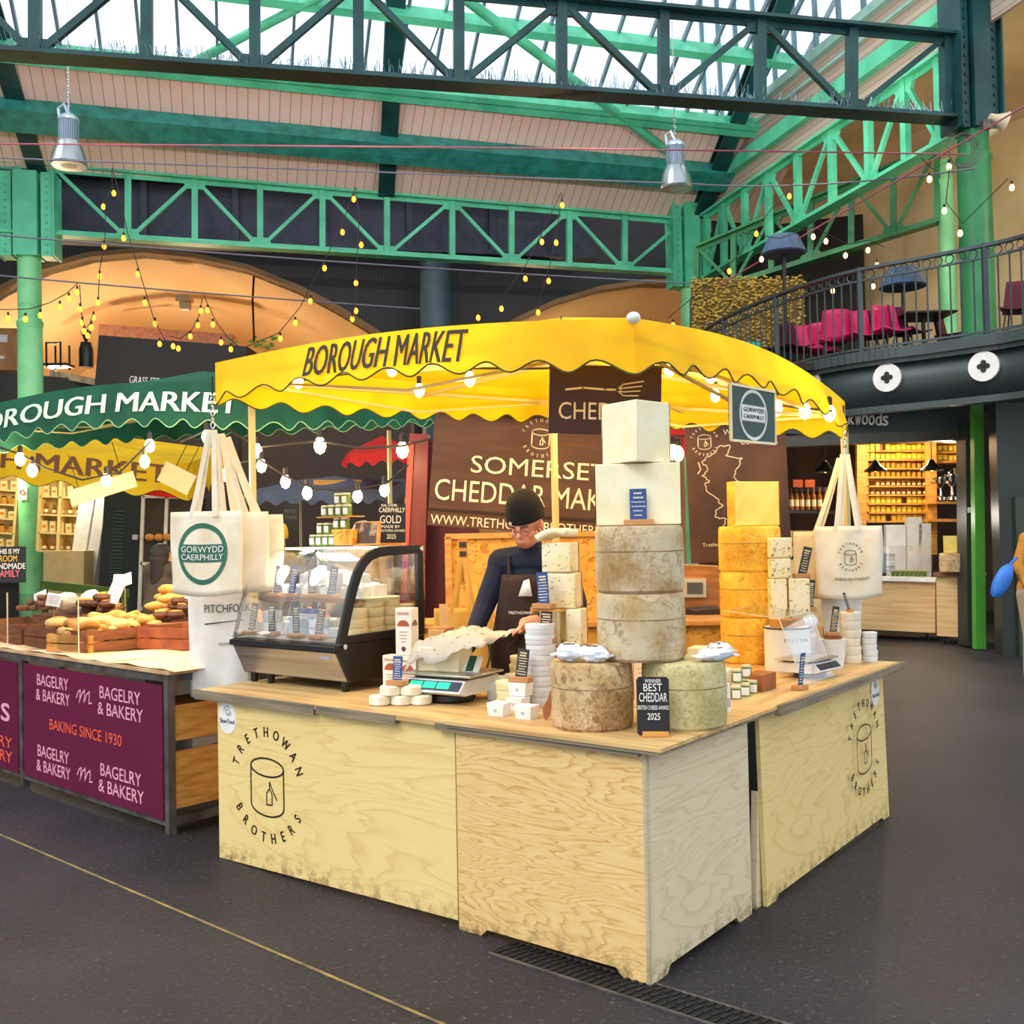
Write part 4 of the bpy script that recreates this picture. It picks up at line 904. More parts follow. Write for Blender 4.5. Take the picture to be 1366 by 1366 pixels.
# ---------------------------------------------------------------- front group: small cheeses, cartons, scale
LW = 'small white-rinded round cheese in the little pyramid in front of the cartons'
MINI = mat('white_mould_rind', '#f4efdc', .7, c2='#e2d6b4', scale=25, bump=.3)
def mini(loc):
    t = thing('small_cheese', LW, 'cheese', loc, 0, 'small white cheeses in a pyramid'); MB().lathe([(0, 0), (.044, 0), (.051, .006), (.051, .038), (.044, .044), (0, .044)], n=24).build('rind', MINI, t); return t
pm = [base_at(x, 942 - k * .4, .044) for k, x in enumerate((507, 536, 562))]
m0 = mini(pm[0]); [dup(m0, p) for p in pm[1:]]
for a, b in ((0, 1), (1, 2)): q = (pm[a] + pm[b]) / 2; q.z = ZT + .045; dup(m0, q)
q = (pm[0] + pm[2]) / 2; q.z = ZT + .09; card('navy price card standing on the pyramid of small white cheeses', q + Vector((-.015, 0, 0)), RZL + .1, NAVY, .042, .095)
CART = mat('cracker_carton', '#f3e6d2', .6); REDD = mat('rust_print', '#b0522e', .6); PURP = mat('fig_purple', '#7a2440', .5)
def carton(label, loc, rz, wv=.07, d=.05, h=.13, grp='cracker cartons beside the display case', fig=True):
    t = thing('cracker_carton', label, 'box', loc, rz, grp)
    MB().box((0, 0, h / 2), (wv, d, h)).build('carton', CART, t, bevel=.0015)
    g = MB(); n = 14; ar = [(.38 * wv * math.cos(PI * k / n), h * .62 + .34 * wv * math.sin(PI * k / n)) for k in range(n + 1)]; g.prism(ar, -d / 2 - .0012, -d / 2)
    o = MB(); o.prism([(y * .8, z) for y, z in ar], 0, .0012, M=Matrix.Translation((wv / 2, 0, 0)) @ Matrix.Rotation(PI / 2, 4, 'Z')); g.v += []
    g.build('arched_emblem', REDD, t); o.build('side_emblem', REDD, t)
    g = MB(); put(g, 'CRACKERS', -wv * .38, wv * .38, h * .86, h * .92, -d / 2 - .0005, bold=0)
    for k in range(4): g.box((0, -d / 2 - .0008, h * (.5 - .07 * k)), (wv * (.5 - .06 * k), .001, .0035))
    g.build('print', mat('rose_print', '#b87868', .6), t, smooth=0)
    if fig: MB().blob((0, -d / 2, h * .14), (.013, .002, .013), 12, 8).build('fig_picture', PURP, t)
    return t
cl = [(533, 905, .62, .125, 0, 'cream cracker carton behind the small white cheeses, left one', False), (556, 908, .62, .125, 0, 'cream cracker carton behind the small white cheeses, right one', False), (575, 898, .62, .125, 0, 'cream cracker carton set back, close to the scale', False)]
cp = []
for x, y, w_, h_, z_, lab, fg in cl:
    p = base_at(x, 925, .03); 
    p = ST(*{533: (1.70, .42), 556: (1.585, .42), 575: (1.50, .53)}[x], ZT); cp.append(p); carton(lab, p, RZL + .1, .105, .07, .19, fig=fg)
q = (cp[0] + cp[1]) / 2; q.z = ZT + .191; carton('tall cream cracker carton with a fig picture standing on the others', q + UR * .03, RZL + .25, .09, .075, .235)
q2 = ST(1.62, .68, ZT); t = thing('kraft_carton', 'plain kraft box behind the cracker cartons', 'box', q2, RZL); MB().box((0, 0, .15), (.11, .08, .3)).build('body', WBLUE, t, bevel=.002); MB().box((0, 0, .305), (.12, .07, .012)).build('cap', KRAFT, t)
t = thing('paper_bag', 'tall plain kraft price card on the boxes beside the display case', 'label', ST(1.6, .68, ZT + .311), RZL + .1); t.name = 'kraft_card'
MB().box((0, 0, .06), (.055, .003, .12)).build('card', WBLUE, t)
g = MB(); [g.box((0, -.002, .02 + .012 * k), (.035, .0008, .003)) for k in range(7)]; g.build('print', KRAFT, t)
# digital scale with green displays
def scale(label, loc, rz, disp, s=1, leds=True):
    t = thing('digital_scale', label, 'scale', loc, rz, s=s)
    MB().lathe([(.11, .0), (.12, .01), (.12, .035), (.1, .04)], n=20).build('foot_plate', BLACK, t)
    g = MB(); g.add([(-.17, -.13, .045), (.17, -.13, .045), (.17, .17, .04), (-.17, .17, .04), (-.165, -.175, .062), (.165, -.175, .062), (.165, -.12, .115), (-.165, -.12, .115), (.17, .17, .115), (-.17, .17, .115)],
                    [(3, 2, 1, 0), (0, 1, 5, 4), (4, 5, 6, 7), (7, 6, 8, 9), (0, 4, 7, 9, 3), (1, 2, 8, 6, 5), (2, 3, 9, 8)]); g.build('housing', mat('scale_white', '#e4e2dc', .4), t, smooth=0, bevel=.004)
    d = (Vector((0, -.12, .115)) - Vector((0, -.175, .062))).normalized(); n_ = Vector((0, -d.z, d.y)); c0_ = Vector((0, -.148, .09)) + n_ * .002
    g = MB(); g.beam(c0_ - Vector((.155, 0, 0)), c0_ + Vector((.155, 0, 0)), .052, .003, n_); g.build('keypad_panel', mat('scale_navy_panel', '#26304a', .4), t, smooth=0)
    for x in (-.1, -.02, .06):
        MB().beam(c0_ + Vector((x - .035, 0, 0)) + n_ * .0025, c0_ + Vector((x + .035, 0, 0)) + n_ * .0025, .036, .002, n_).build('display', disp, t, smooth=0)
    g = MB().box((0, .02, .135), (.4, .3, .012)); g.build('weighing_plate', STEEL, t, bevel=.004); MB().box((0, .02, .122), (.3, .22, .02)).build('plate_support', BLACK, t); return t
GRN = emis('green_display', '#18d890', 1.1)
psc = ST(1.31, .40, ZT); sc1 = scale('white digital scale with three glowing green displays on the left worktop', psc, RZL + .12, GRN, .98)
def LS(x, y, z): R_ = Matrix.Rotation(RZL + .12, 3, 'Z'); return psc + R_ @ Vector((x, y, z))
wdg = lambda lab, p, rz, sx, sy, h: (lambda t: (MB().slab([(-sx / 2, -sy / 2), (sx / 2, -sy / 2), (sx / 2, sy / 2), (-sx / 2, sy / 2)], 0, h).build('paste', PASTE, t, bevel=.006), MB().box((0, sy / 2 + .003, h / 2), (sx, .006, h)).build('rind', RIND3, t), t))(thing('cheese_block', lab, 'cheese', p, rz))[-1]
zs = .141 * .98
wdg('narrow white cheese block at the left of the scale plate', LS(-.12, 0, zs), RZL + .35, .08, .12, .115)
wdg('wide white cheese block in the middle of the scale plate', LS(.0, .01, zs), RZL + .15, .15, .12, .11)
t = thing('cheese_packet', 'white packet with a dark green label leaning on the scale plate', 'packet', LS(.105, .0, zs + .006), RZL + .3)
b = MB().box((0, 0, .035), (.1, .02, .09)).build('packet', PAPER, t, bevel=.006); b.rotation_euler = (-.75, 0, 0); MB().box((.005, -.0105, .035), (.038, .001, .088)).build('green_label', mat('label_green', '#1f5a44', .6), b)
# crumpled wax wrap lying over the blocks
wax = thing('wax_wrap', 'crumpled printed wrapping paper sheet draped over the cheese blocks', 'wrapping', LS(-.02, .06, zs + .075), RZL + .1)
R2 = random.Random(5); NZ = [[R2.uniform(-1, 1) for _ in range(20)] for _ in range(20)]
def wf(u, v):
    x = (u - .5) * .44 + .03; y = (v - .5) * .34; a = NZ[int(u * 18.9)][int(v * 12.9)]
    z = .075 + .012 * math.sin(u * 9 + v * 4) + .014 * a - .42 * max(0, .3 - v) * (1 - .8 * u) - .25 * max(0, .2 - u) + .03 * v
    return (x, y + .01 * a, z)
MB().grid(18, 12, wf).build('paper_sheet', clothmat('wax_paper', '#dcd4c0', .25, '#c4bdb0'), wax, smooth=25, solid=.0015)
g = MB()
for k in range(34):
    u, v = R2.random() * .95, R2.random() * .9; x, y, z = wf(u, v); g.blob((x, y, z + .003), (.006, .005, .0015), 6, 4)
g.build('printed_motif', mat('motif_grey', '#8f8272', .8), wax)['kind'] = 'stuff'
for k, (x, y) in enumerate(((.17, .1), (.13, .16), (.2, .2))):
    t = thing('wrapped_piece', 'small film wrapped cheese piece behind the scale, number %s from the front' % ('first', 'second', 'third')[k], 'cheese', LS(x + .02, y + .02, 0), RZL + .5 * k, 'film wrapped pieces behind the scale'); t['label'] = 'small film wrapped cheese piece behind the scale'
    MB().box((0, 0, .03), (.09, .07, .12 + .02 * k)).build('wrapping', WRAP, t, bevel=.012)

# ---------------------------------------------------------------- white boxes, tubs, stacks left of the brown wheel
def white_box(label, loc, rz, wv=.085, d=.075, h=.06):
    t = thing('white_box', label, 'box', loc, rz, 'small white cheese boxes by the brown wheel')
    g = MB(); g.add([(-wv * .42, -d * .42, 0), (wv * .42, -d * .42, 0), (wv * .42, d * .42, 0), (-wv * .42, d * .42, 0), (-wv / 2, -d / 2, h), (wv / 2, -d / 2, h), (wv / 2, d / 2, h), (-wv / 2, d / 2, h)], [(3, 2, 1, 0), (4, 5, 6, 7), (0, 1, 5, 4), (1, 2, 6, 5), (2, 3, 7, 6), (3, 0, 4, 7)]); g.build('carton', PAPER, t, bevel=.002)
    MB().prism([(.008 * math.cos(2 * PI * k / 12), h * .5 + .008 * math.sin(2 * PI * k / 12)) for k in range(12)], -d * .475, -d * .44).build('grey_stamp', mat('stamp_grey', '#b9bac4', .7), t); return t
wb = [base_at(x, y, .03) for x, y in ((666, 957), (684, 951), (703, 961))]
white_box('small white box in front of the round wooden tubs', wb[0], RZL + .15); white_box('small white box set back beneath the boxed card', wb[1] + UR * .04, RZL + .05); white_box('small white box nearest the worktop edge', wb[2], RZL + .1)
q = (wb[1] + UR * .045) + Vector((.01, .02, .062)); white_box('small white box stacked on top, holding up the charcoal card', q, RZL + .12, .095, .075)
card('charcoal price card standing on the stacked white boxes', q + Vector((0, 0, .061)), RZL + .15, DRK, .045, .105, -.08, .1)
def stack(label, p, n, r, h, grp, m=None):
    s0 = round_tub(label, p, r, h, m, grp)
    for k in range(1, n): dup(s0, p + Vector((RND.uniform(-.003, .003), RND.uniform(-.003, .003), k * (h + .0008))))
stack('round poplar cheese tub in the low stack behind the white boxes', base_at(667, 950, .07) + UR * .07, 3, .058, .04, 'low stack of round wooden tubs')
stack('round poplar cheese tub in the stack right of the scale', base_at(684, 925, .07) + UR * .08, 4, .06, .042, 'stack of wooden tubs right of the scale')
stack('round wooden tub in the stack behind the charcoal card', base_at(716, 935, .07) + UR * .06, 4, .058, .05, 'stack of wooden tubs behind the charcoal card')
WT = mat('white_tub_plastic', '#eef0ee', .35)
stack('white round tub in the tall stack left of the white packets', ST(.85, .50, ZT), 8, .066, .046, 'tall stack of white tubs', WT)
lf = thing('leather_tag', 'brown leaf shaped card leaning against the brown cheese wheel', 'card', base_at(728, 962, .01, .8745), RZL + .6)
MB().prism([(0, 0), (.02, .02), (.03, .08), (.025, .13), (.01, .09), (-.012, .05), (-.01, .015)], 0, .004).build('card', mat('tan_leather', '#a8653a', .6), lf)
# tower of blue cheese quarters and cartons behind (left of the tall tower)
def blue_block(label, loc, rz, s, m=None):
    t = thing('blue_cheese', label, 'cheese', loc, rz)
    sx, sy, h = s; MB().slab([(-sx / 2, -sy / 2), (sx / 2, -sy / 2), (sx / 2 * .8, sy / 2), (-sx / 2, sy / 2 * .9)], 0, h).build('paste', m or BLUEC, t, bevel=.008)
    MB().box((0, sy / 2 + .002, h / 2), (sx * .85, .008, h)).build('rind', RIND1, t); return t
q = ST(.82, .66, ZT)
kb = thing('wooden_riser', 'wooden riser box under the blue veined cheeses', 'box', q + UR * .03, RZL + .1); MB().box((0, 0, .13), (.27, .14, .26)).build('box', OSB, kb, bevel=.003)
z0 = ZT + .262
blue_block('mottled brown rinded cheese piece low in the blue cheese pile', q + Vector((.05, -.1, .0)), RZL, (.1, .1, .26), RIND1)
blue_block('narrow upright blue veined block left in the lower row', q + Vector((-.05, .02, .262)), RZL + .2, (.1, .12, .17)); blue_block('narrow upright blue veined block right in the lower row', q + Vector((.055, -.02, .262)), RZL + .3, (.075, .12, .17))
blue_block('large blue veined block above the lower row', q + Vector((.0, .02, .434)), RZL + .25, (.155, .13, .165)); blue_block('large blue veined block near the top of the pile', q + Vector((-.01, .02, .601)), RZL + .2, (.15, .13, .14), None)
bc = thing('capping_cheese', 'rounded cream cheese with a brown centre capping the blue cheese pile', 'cheese', q + Vector((-.03, .01, .743)), RZL + .2)
MB().grid(10, 8, lambda u, v: ((u - .5) * .155, (v - .5) * .14, .018 + .022 * math.sin(PI * u) + .02 * u - (.012 if abs(u - .45) < .2 and abs(v - .4) < .25 else 0))).build('rind', PASTE, bc, solid=.03); MB().lathe([(0, .042), (.035, .04)], n=16, c=(-.01, -.01, .006)).build('brown_centre', RIND1, bc)
card('navy price card on the ledge of the blue cheese pile', q + Vector((-.1, -.09, .44)), RZL + .1, NAVY, .045, .12, -.05, -.08)
card('brown price card on the lower ledge beside the blue cheeses', q + Vector((-.1, -.1, .285)), RZL + .2, BRN, .045, .105, -.05, .06)
lg = thing('wooden_ledge', 'thin wooden ledge holding the navy card at the blue cheese pile', 'ledge', q + Vector((-.08, -.09, .43)), RZL); MB().box((0, 0, .002), (.16, .05, .008)).build('ledge', WOODL, lg); MB().box((-.08, 0, -.0), (.012, .05, .03)).build('bracket', WOODL, lg)
tp = [ST(.62, .86, ZT), ST(.51, .87, ZT)]
for k, (p, n) in enumerate(((tp[0], 3), (tp[1], 3))):
    for j in range(n):
        t = thing('biscuit_box', 'tall peach biscuit box %s of the %s column left of the cheese tower' % (('lowest', 'in the middle', 'topmost')[j], ('left', 'right')[k]), 'box', p + Vector((0, 0, .002 + j * .235)), RZL + .25)
        MB().box((0, 0, .115), (.1, .09, .23)).build('carton', mat('peach_carton', '#f3d2ae', .6, c2='#ecc49a', scale=3), t, bevel=.002)
        g = MB()
        for i in range(3): g.box((-.005, -.046, .15 - .02 * i), (.05, .001, .005))
        g.lathe([(.0, 0), (.02, 0), (.02, .001)], n=14, M=Matrix.Translation((0, -.045, .06)) @ Matrix.Rotation(PI / 2, 4, 'X')); g.build('print', mat('faded_print', '#d8a87e', .6), t)
        g = MB().blob((.05, 0, .17), (.002, .02, .022), 10, 6); g.build('biscuit_picture', REDD, t)
card('kraft price card standing on the middle biscuit box', tp[0] + Vector((-.01, -.06, .475)), RZL + .2, WBLUE, .05, .13)
# white crinkled cracker packets on the big wheels
CRINK = mat('crinkled_white_film', '#f2f3f7', .3, c2='#d3d8e6', scale=14, bump=.8)
def packet(label, loc, rz, s=(.15, .1, .05), tilt=0):
    t = thing('film_packet', label, 'packet', loc, rz)
    R3 = random.Random(int(loc[0] * 1000)); 
    g = MB(); g.blob((0, 0, s[2] / 2), (s[0] / 2, s[1] / 2, s[2] / 2), 16, 10, .12); g.box((-s[0] * .5, 0, s[2] * .4), (.02, s[1] * .8, .006)); g.box((s[0] * .5, 0, s[2] * .4), (.02, s[1] * .8, .006)); o = g.build('film', CRINK, t, smooth=25); 
    MB().box((0, -.005, s[2] * .98), (.05, .03, .002)).build('label', mat('brown_label', '#8a6a58', .6), t); return t
zw = .8745 + .266
packet('white crinkled packet on the brown wheel, left one', Vector((pL.x - .09, pL.y - .06, zw)), RZL + .3, (.12, .09, .075)); packet('white crinkled packet on the brown wheel, beside the tall tower', Vector((pL.x + .0, pL.y - .10, zw)), RZL + .1, (.14, .08, .07))
zw = .8745 + .263
packet('white film packet lying flat on the greenish wheel', Vector((pR.x + .11, pR.y - .09, zw)), RZR - .6, (.16, .085, .055)); packet('white film packet at the right rim of the greenish wheel', Vector((pR.x + .145, pR.y + .0, zw)), RZR - .2, (.12, .1, .065))
card('small blue patterned card on the white half wheel', pH - back * .045 + Vector((0, 0, .0)), ca - PI / 2 + PI, NAVY, .052, .105, 0, 0, 6).location = pT - back * .185 + Vector((0, 0, 2 * h1 - .0)) if False else pH - back * .052 - Vector((0, 0, .0))

# ---------------------------------------------------------------- right counter goods
JB = 'small green relish jar in the lower row beside the greenish wheel'
js = [base_at(x, y, .025) for x, y in ((982, 934), (994, 930), (1004, 926))]
j1 = jar(JB, js[0], RZL + .5, 'relish jars by the greenish wheel', .025, .062); [dup(j1, p) for p in js[1:]]
js2 = [base_at(x, y, .025) + UR * .06 for x, y in ((976, 932), (989, 925))]
for p in js2:
    dup(j1, p); dup(j1, p + Vector((0, 0, .065)))
t = thing('tall_white_tube', 'white printed tube standing at the right side of the greenish wheel', 'tube', ST(.06, .76, .8745)); MB().lathe([(0, 0), (.022, 0), (.022, .12), (0, .12)], n=16).build('tube', PAPER, t); MB().lathe([(.0223, .02), (.0223, .06)], n=16).build('print', mat('grey_lilac', '#b7b8cc', .6), t)
kb = thing('kraft_box', 'brown wooden box behind the relish jars on the right worktop', 'box', ST(.2, 1.42, ZT + .003), RZR); MB().box((0, 0, .04), (.16, .1, .08)).build('box', mat('brown_wood_box', '#a8612e', .6, c2='#8a4c22', scale=5), kb, bevel=.002)
for k, (u, v, z, s) in enumerate(((.42, 1.2, 0, 1), (.38, 1.34, 0, .9), (.42, 1.24, .115, .9))):
    t = thing('cheese_chunk', ('pale cheese chunk behind the greenish wheel, nearest', 'pale cheese chunk behind the greenish wheel, farther right', 'pale cheese chunk resting on top behind the greenish wheel')[k], 'cheese', ST(u, v, ZT + .003 + z), RZR + .2); MB().box((0, 0, .055 * s), (.13 * s, .11, .11 * s)).build('paste', PASTE, t, bevel=.008); MB().box((.067 * s, 0, .055 * s), (.006, .1, .1 * s)).build('rind', RIND3, t)
# acrylic guard
ag = thing('acrylic_guard', 'clear acrylic sneeze guard standing at the right worktop edge', 'screen', ST(.06, 1.62, ZT + .003), RZR)
gd = MB(); gd.add([(0, 0, 0), (.42, 0, 0), (.42, .12, .33), (0, .12, .33)], [(0, 1, 2, 3)]); gd.build('front_sheet', ACRYL, ag, smooth=0, solid=.004)
MB().add([(0, .12, .33), (.42, .12, .33), (.42, .42, .36), (0, .42, .36)], [(0, 1, 2, 3)]).build('top_sheet', ACRYL, ag, smooth=0, solid=.004)
g = MB()
for p, q_ in (((0, 0, 0), (0, .12, .33)), ((.42, 0, 0), (.42, .12, .33)), ((0, .12, .33), (.42, .12, .33)), ((0, .12, .33), (0, .42, .36))): g.beam(p, q_, .004, .004)
g.build('polished_edge', mat('acrylic_edge', '#f6e3b0', .2), ag, smooth=0)
card('striped blue card standing in front of the acrylic guard', ST(.03, 1.5, ZT + .003), RZR - .1, NAVY, .035, .13, .12, 0, 10)
sc2 = scale('grey digital scale with dark displays on the right worktop', ST(.16, 1.95, ZT + .003), RZR - .1, mat('dark_lcd', '#2a3230', .3), .72)
kt = thing('cheese_tin', 'large white enamel tin printed with capitals behind the right scale', 'tin', ST(.36, 2.14, ZT + .003), RZR)
MB().lathe([(0, 0), (.125, 0), (.125, .24), (.0, .24)], n=36).build('tin', mat('white_enamel', '#f0efe8', .25), kt); MB().torus((0, 0, .236), .126, .005, 'Z', 36, 6).build('dark_rim', BLACK, kt)
g = MB()
for i, ch in enumerate('STILTON'):
    a_ = -PI / 2 + (i - 3) * .17 - .75
    vs, fs, x0, x1, y0, y1 = txt(ch, .0)
    g.add([(.1262 * math.cos(a_) + ((v_.x - (x0 + x1) / 2) * .026) * -math.sin(a_), .1262 * math.sin(a_) + ((v_.x - (x0 + x1) / 2) * .026) * math.cos(a_), .165 + v_.y * .026) for v_ in vs], fs)
g.build('lettering', mat('slate_print', '#6f7684', .6), kt, smooth=0)
MB().box((0, 0, .262), (.18, .12, .04)).build('wood_block', WOODL, kt)['label'] = 'wooden block'
stack('round white tub in the stack at the far right end of the worktop', ST(.17, 2.6, ZT + .003), 6, .057, .048, 'stack of white tubs at the far right end', mat('cream_tub', '#f4ead2', .4))
stack('small white tub in the low stack at the worktop end', ST(.09, 2.69, ZT + .003), 5, .04, .034, 'low stack of small white tubs', WT)
stack('cream tub in the stack between tin and white pot', ST(.36, 2.4, ZT + .003), 4, .06, .045, 'stack of cream tubs beside the tin', MATS['cream_tub'])
t = thing('cork_pot', 'white enamel pot with a brown board lid and tall dark cards in it', 'pot', ST(.2, 2.4, ZT + .003)); MB().lathe([(0, 0), (.055, 0), (.075, .15), (.078, .155), (.0, .155)], n=28).build('pot', WT, t); MB().lathe([(0, .157), (.05, .157), (.05, .17), (0, .17)], n=20).build('board_lid', WOODD, t)
card('tall dark card standing on the white enamel pot', ST(.2, 2.4, ZT + .175), RZR - .9, DRK, .03, .12, 0, .15, 12); 
t = thing('film_cheese', 'film wrapped cream cheese on the tubs between tin and pot', 'cheese', ST(.36, 2.4, ZT + .186)); MB().blob((0, 0, .06), (.075, .07, .06), 14, 10, .06).build('film', WRAP, t)
card('tall dark card above the film wrapped cream cheese', ST(.33, 2.4, ZT + .31), RZR - .9, DRK, .03, .13, 0, .1, 12)
card('thin dark card leaning on the stack at the right end', ST(.17, 2.6, ZT + .295), RZR - .7, DRK, .016, .11, 0, -.3, 8, s=1)
kb = thing('kraft_crate', 'kraft box behind the pot at the right end of the worktop', 'box', ST(.42, 2.55, ZT + .003), RZR); MB().box((0, 0, .1), (.2, .14, .2)).build('box', WBLUE, kb, bevel=.002)
# blue veined blocks beside the golden tower
q = ST(.42, 2.18, ZT + .003); q = atY(1048, 700, 5.86); q.z = ZT + .003
kr = thing('wooden_riser', 'low wooden riser beside the golden tower', 'box', q, RZR - .9); MB().box((0, 0, .13), (.2, .15, .26)).build('box', WOODL, kr, bevel=.003)
for lab, x, z, s in (('blue veined block, lower left beside the golden tower', -.065, .262, (.09, .1, .235)), ('blue veined block, lower right beside the golden tower', .05, .262, (.12, .1, .235)), ('blue veined block, upper left beside the golden tower', -.05, .499, (.11, .1, .115)), ('blue veined block on top beside the golden tower', -.045, .616, (.12, .1, .115))):
    blue_block(lab, q + Vector((x, -.02, z)), .05, s)
card('dark price card leaning right of the upper blue blocks', q + Vector((.075, -.03, .50)), .1, DRK, .04, .13, 0, .25)
# supports for goods that stand past the worktop (inner shelf)
ish = thing('inner_shelf', 'low ply shelf inside the stall behind the worktops', 'shelf', ST(0, 0), RZL)
MB().slab([(-1.2, .78), (-.72, .78), (-.72, 2.7), (-1.0, 2.7), (-1.0, 1.0), (-1.2, 1.0)][::-1], .84, .868).build('board', PLYT, ish, smooth=0)

# ---------------------------------------------------------------- yellow canopy
def canopy(name, label, NP, LP, RP, FP, vh, mat_o, bul, peak, word=None, wcol=None, piping=None, scal=(9, 9, 9, 9), amp=.035, frame=True, out=.06, sides=(0, 1, 2, 3)):
    """corners: near, left, far, right (tops of valance)"""
    t = thing(name, label, 'canopy', M=Matrix.Translation(NP))
    Q = [Vector(p) - NP for p in (NP, LP, FP, RP)]; cen = sum(Q, Vector()) / 4
    up = Vector((0, 0, 1))
    def edge_pt(i, s):
        a, b = Q[i], Q[(i + 1) % 4]; bl, e = bul[i]; return a.lerp(b, s) + up * (bl * math.sin(PI * s ** e))
    pk = cen + up * peak
    def roof(i):
        def f(u, v):
            e = edge_pt(i, u); p = e.lerp(pk, v); return p - up * (.1 * math.sin(PI * v) * math.sin(PI * u) * .6)
        return f
    g = MB()
    for i in range(4): g.grid(20, 8, roof(i))
    g.build('roof_cloth', mat_o, t, smooth=40)
    for i in sides:
        a, b = Q[i], Q[(i + 1) % 4]; d = (b - a); d.z = 0; d.normalize(); o = Vector((d.y, -d.x, 0)); o = o if o.dot((a + b) / 2 - cen) > 0 else -o; sg_ = lambda u: min(1, max(0, math.sin(PI * u)) * 5)
        n = scal[i]; NX = n * 10
        def vz(u, v):
            sc_ = amp * math.cos(2 * PI * n * u); e = edge_pt(i, u)
            return e - up * ((vh + sc_) * v) + o * (out * v + .012 * math.sin(u * n * PI * 1.3) * v) * sg_(u)
        g = MB().grid(NX, 5, vz); vo = g.build('valance', mat_o, t, smooth=60)
        if piping:
            g = MB().tube([vz(k / NX, 1.0) + o * .002 for k in range(NX + 1)], .0045, 5); g.build('piping', piping, vo)
        if word and i in word:
            s_, u0, u1, v0, v1 = word[i]; vs, fs, x0, x1, y0, y1 = txt(s_, .03); rev = (i == 0)
            W_ = []; vs = [Vector((q.x + dx_, q.y, q.z)) for dx_ in (-.022, 0, .022) for q in vs]; fs = [tuple(i + k * (len(vs) // 3) for i in f) for k in range(3) for f in fs]
            for q in vs:
                x = (q.x - x0) / (x1 - x0); y = (q.y - y0) / (y1 - y0); u = u0 + (u1 - u0) * x; v = v1 + (v0 - v1) * y
                sc_ = amp * math.cos(2 * PI * n * u); P = edge_pt(i, u) - up * (vh * v) + o * (out * v + .012 * math.sin(u * n * PI * 1.3) * v + .006 + .002 * (q.z > 0)); W_.append(P)
            MB().add(W_, fs).build('lettering', wcol, vo, smooth=0)
    if frame:
        g = MB(); ins = [q.lerp(cen, .06) - up * .1 for q in Q]
        for i in range(4): g.beam(ins[i], ins[(i + 1) % 4], .02, .02); g.beam(ins[i], (ins[i] + ins[(i + 1) % 4]) / 2 - up * .12, .014, .014); g.beam(ins[(i + 1) % 4], (ins[i] + ins[(i + 1) % 4]) / 2 - up * .12, .014, .014); g.beam((ins[i] + ins[(i + 1) % 4]) / 2 - up * .02, pk - up * .25, .02, .02); g.beam(ins[i], pk - up * .1, .02, .02)
        g.build('frame', ALU, t, smooth=0)
    return t, Q, ins if frame else None
NP = atY(845, 424, 4.2); LP = atY(287, 484, 5.62); RP = atY(1127, 536, 6.3); FP = atY(742, 520, 7.45)
yc, YQ, yins = canopy('market_canopy', 'yellow scalloped canopy over the cheese stall with black lettering', NP, LP, RP, FP, .21, YEL, [(.06, 1), (-.02, 1), (.0, 1), (.11, .9)], .33,
    word={0: ('BOROUGH MARKET', .715, .325, .10, .86)}, wcol=INK, piping=PIPE, scal=(9, 9, 9, 9), amp=.026)
MB().blob((0, 0, .0), (.03, .03, .025), 12, 8).build('corner_cap', WHITE, yc)
def leg(root, p, z1, m=ALU, w=.035):
    P = Vector(p) - root.location if root.parent is None and root.location.length >= 0 else Vector(p)
    P = Vector(p) - root.matrix_world.translation if root.matrix_world.translation.length else Vector(p)
    return P
def canopy_leg(t, org, x, y, z1, w=.034):
    MB().box((x - org.x, y - org.y, z1 / 2 - org.z), (w, w, z1), rz=.6).build('leg', ALU, t, smooth=0)
q = atY(740, 640, 6.9); canopy_leg(yc, NP, q.x, q.y, 2.55)
q = atY(853, 640, 5.12); canopy_leg(yc, NP, q.x, q.y, 2.5, .03); q = atY(337, 640, 6.3); canopy_leg(yc, NP, q.x, q.y, 2.6); q = atY(1128, 640, 6.5); canopy_leg(yc, NP, q.x, q.y, 2.3)

# ---------------------------------------------------------------- hanging signs of the stall
CS = [(733, 487), (882, 487), (733, 578)]
t, wv, h = panel('hanging_board', 'dark brown hanging board with a fork picture and the word CHEDDAR', 'sign', (733, 486), (883, 489), (733, 578), 4.95, BROWNB, th=.01, bevel=.006)
t.children[0].data.materials[0] = mat('brown_violet_board', '#4a2c22', .6, c2='#382438', scale=2)
write(t, wv, h, [('CHEDDAR', .09, .93, .54, .79)], CREAM)
g = MB(); fx = lambda a, b: (a * wv, -b * h)
g.ribbon([fx(.15, .36), fx(.3, .33), fx(.5, .35), fx(.62, .35)], .01); 
for k in range(4): g.ribbon([fx(.6, .36 - .005 * k), fx(.66, .27 + .055 * k), fx(.84 - .015 * k, .22 + .07 * k)], .006)
g.build('fork_picture', CREAM, t, smooth=0)
g = MB(); g.tube([(.1 * wv, 0, 0), (.1 * wv, .05, .25)], .003, 5); g.tube([(.9 * wv, 0, 0), (.9 * wv, .05, .25)], .003, 5); g.build('hanging_cord', BLACK, t)
t, wv, h = panel('banner', 'brown fabric banner reading SOMERSET CHEDDAR MAKERS behind the seller', 'banner', (581, 543), (866, 563), (576, 701), 7.55, BROWNB, th=.006)
write(t, wv, h, [('SOMERSET', .185, .82, .385, .53), ('CHEDDAR MAKERS', .025, .975, .60, .78), ('WWW.TRETHOWANBROTHERS.CO.UK', .015, .985, .905, .985)], CREAM)
g = MB(); wheel_logo(g, .5 * wv, -.2 * h, .105, -.001, .009); g.build('emblem', CREAM, t, smooth=0)
MB().box((wv / 2, -.01, -.01), (wv * 1.01, .03, .03)).box((wv / 2, -.006, -h * .86), (wv, .01, .02)).build('top_rod', mat('dark_hem', '#2e1a10', .7), t, smooth=0)
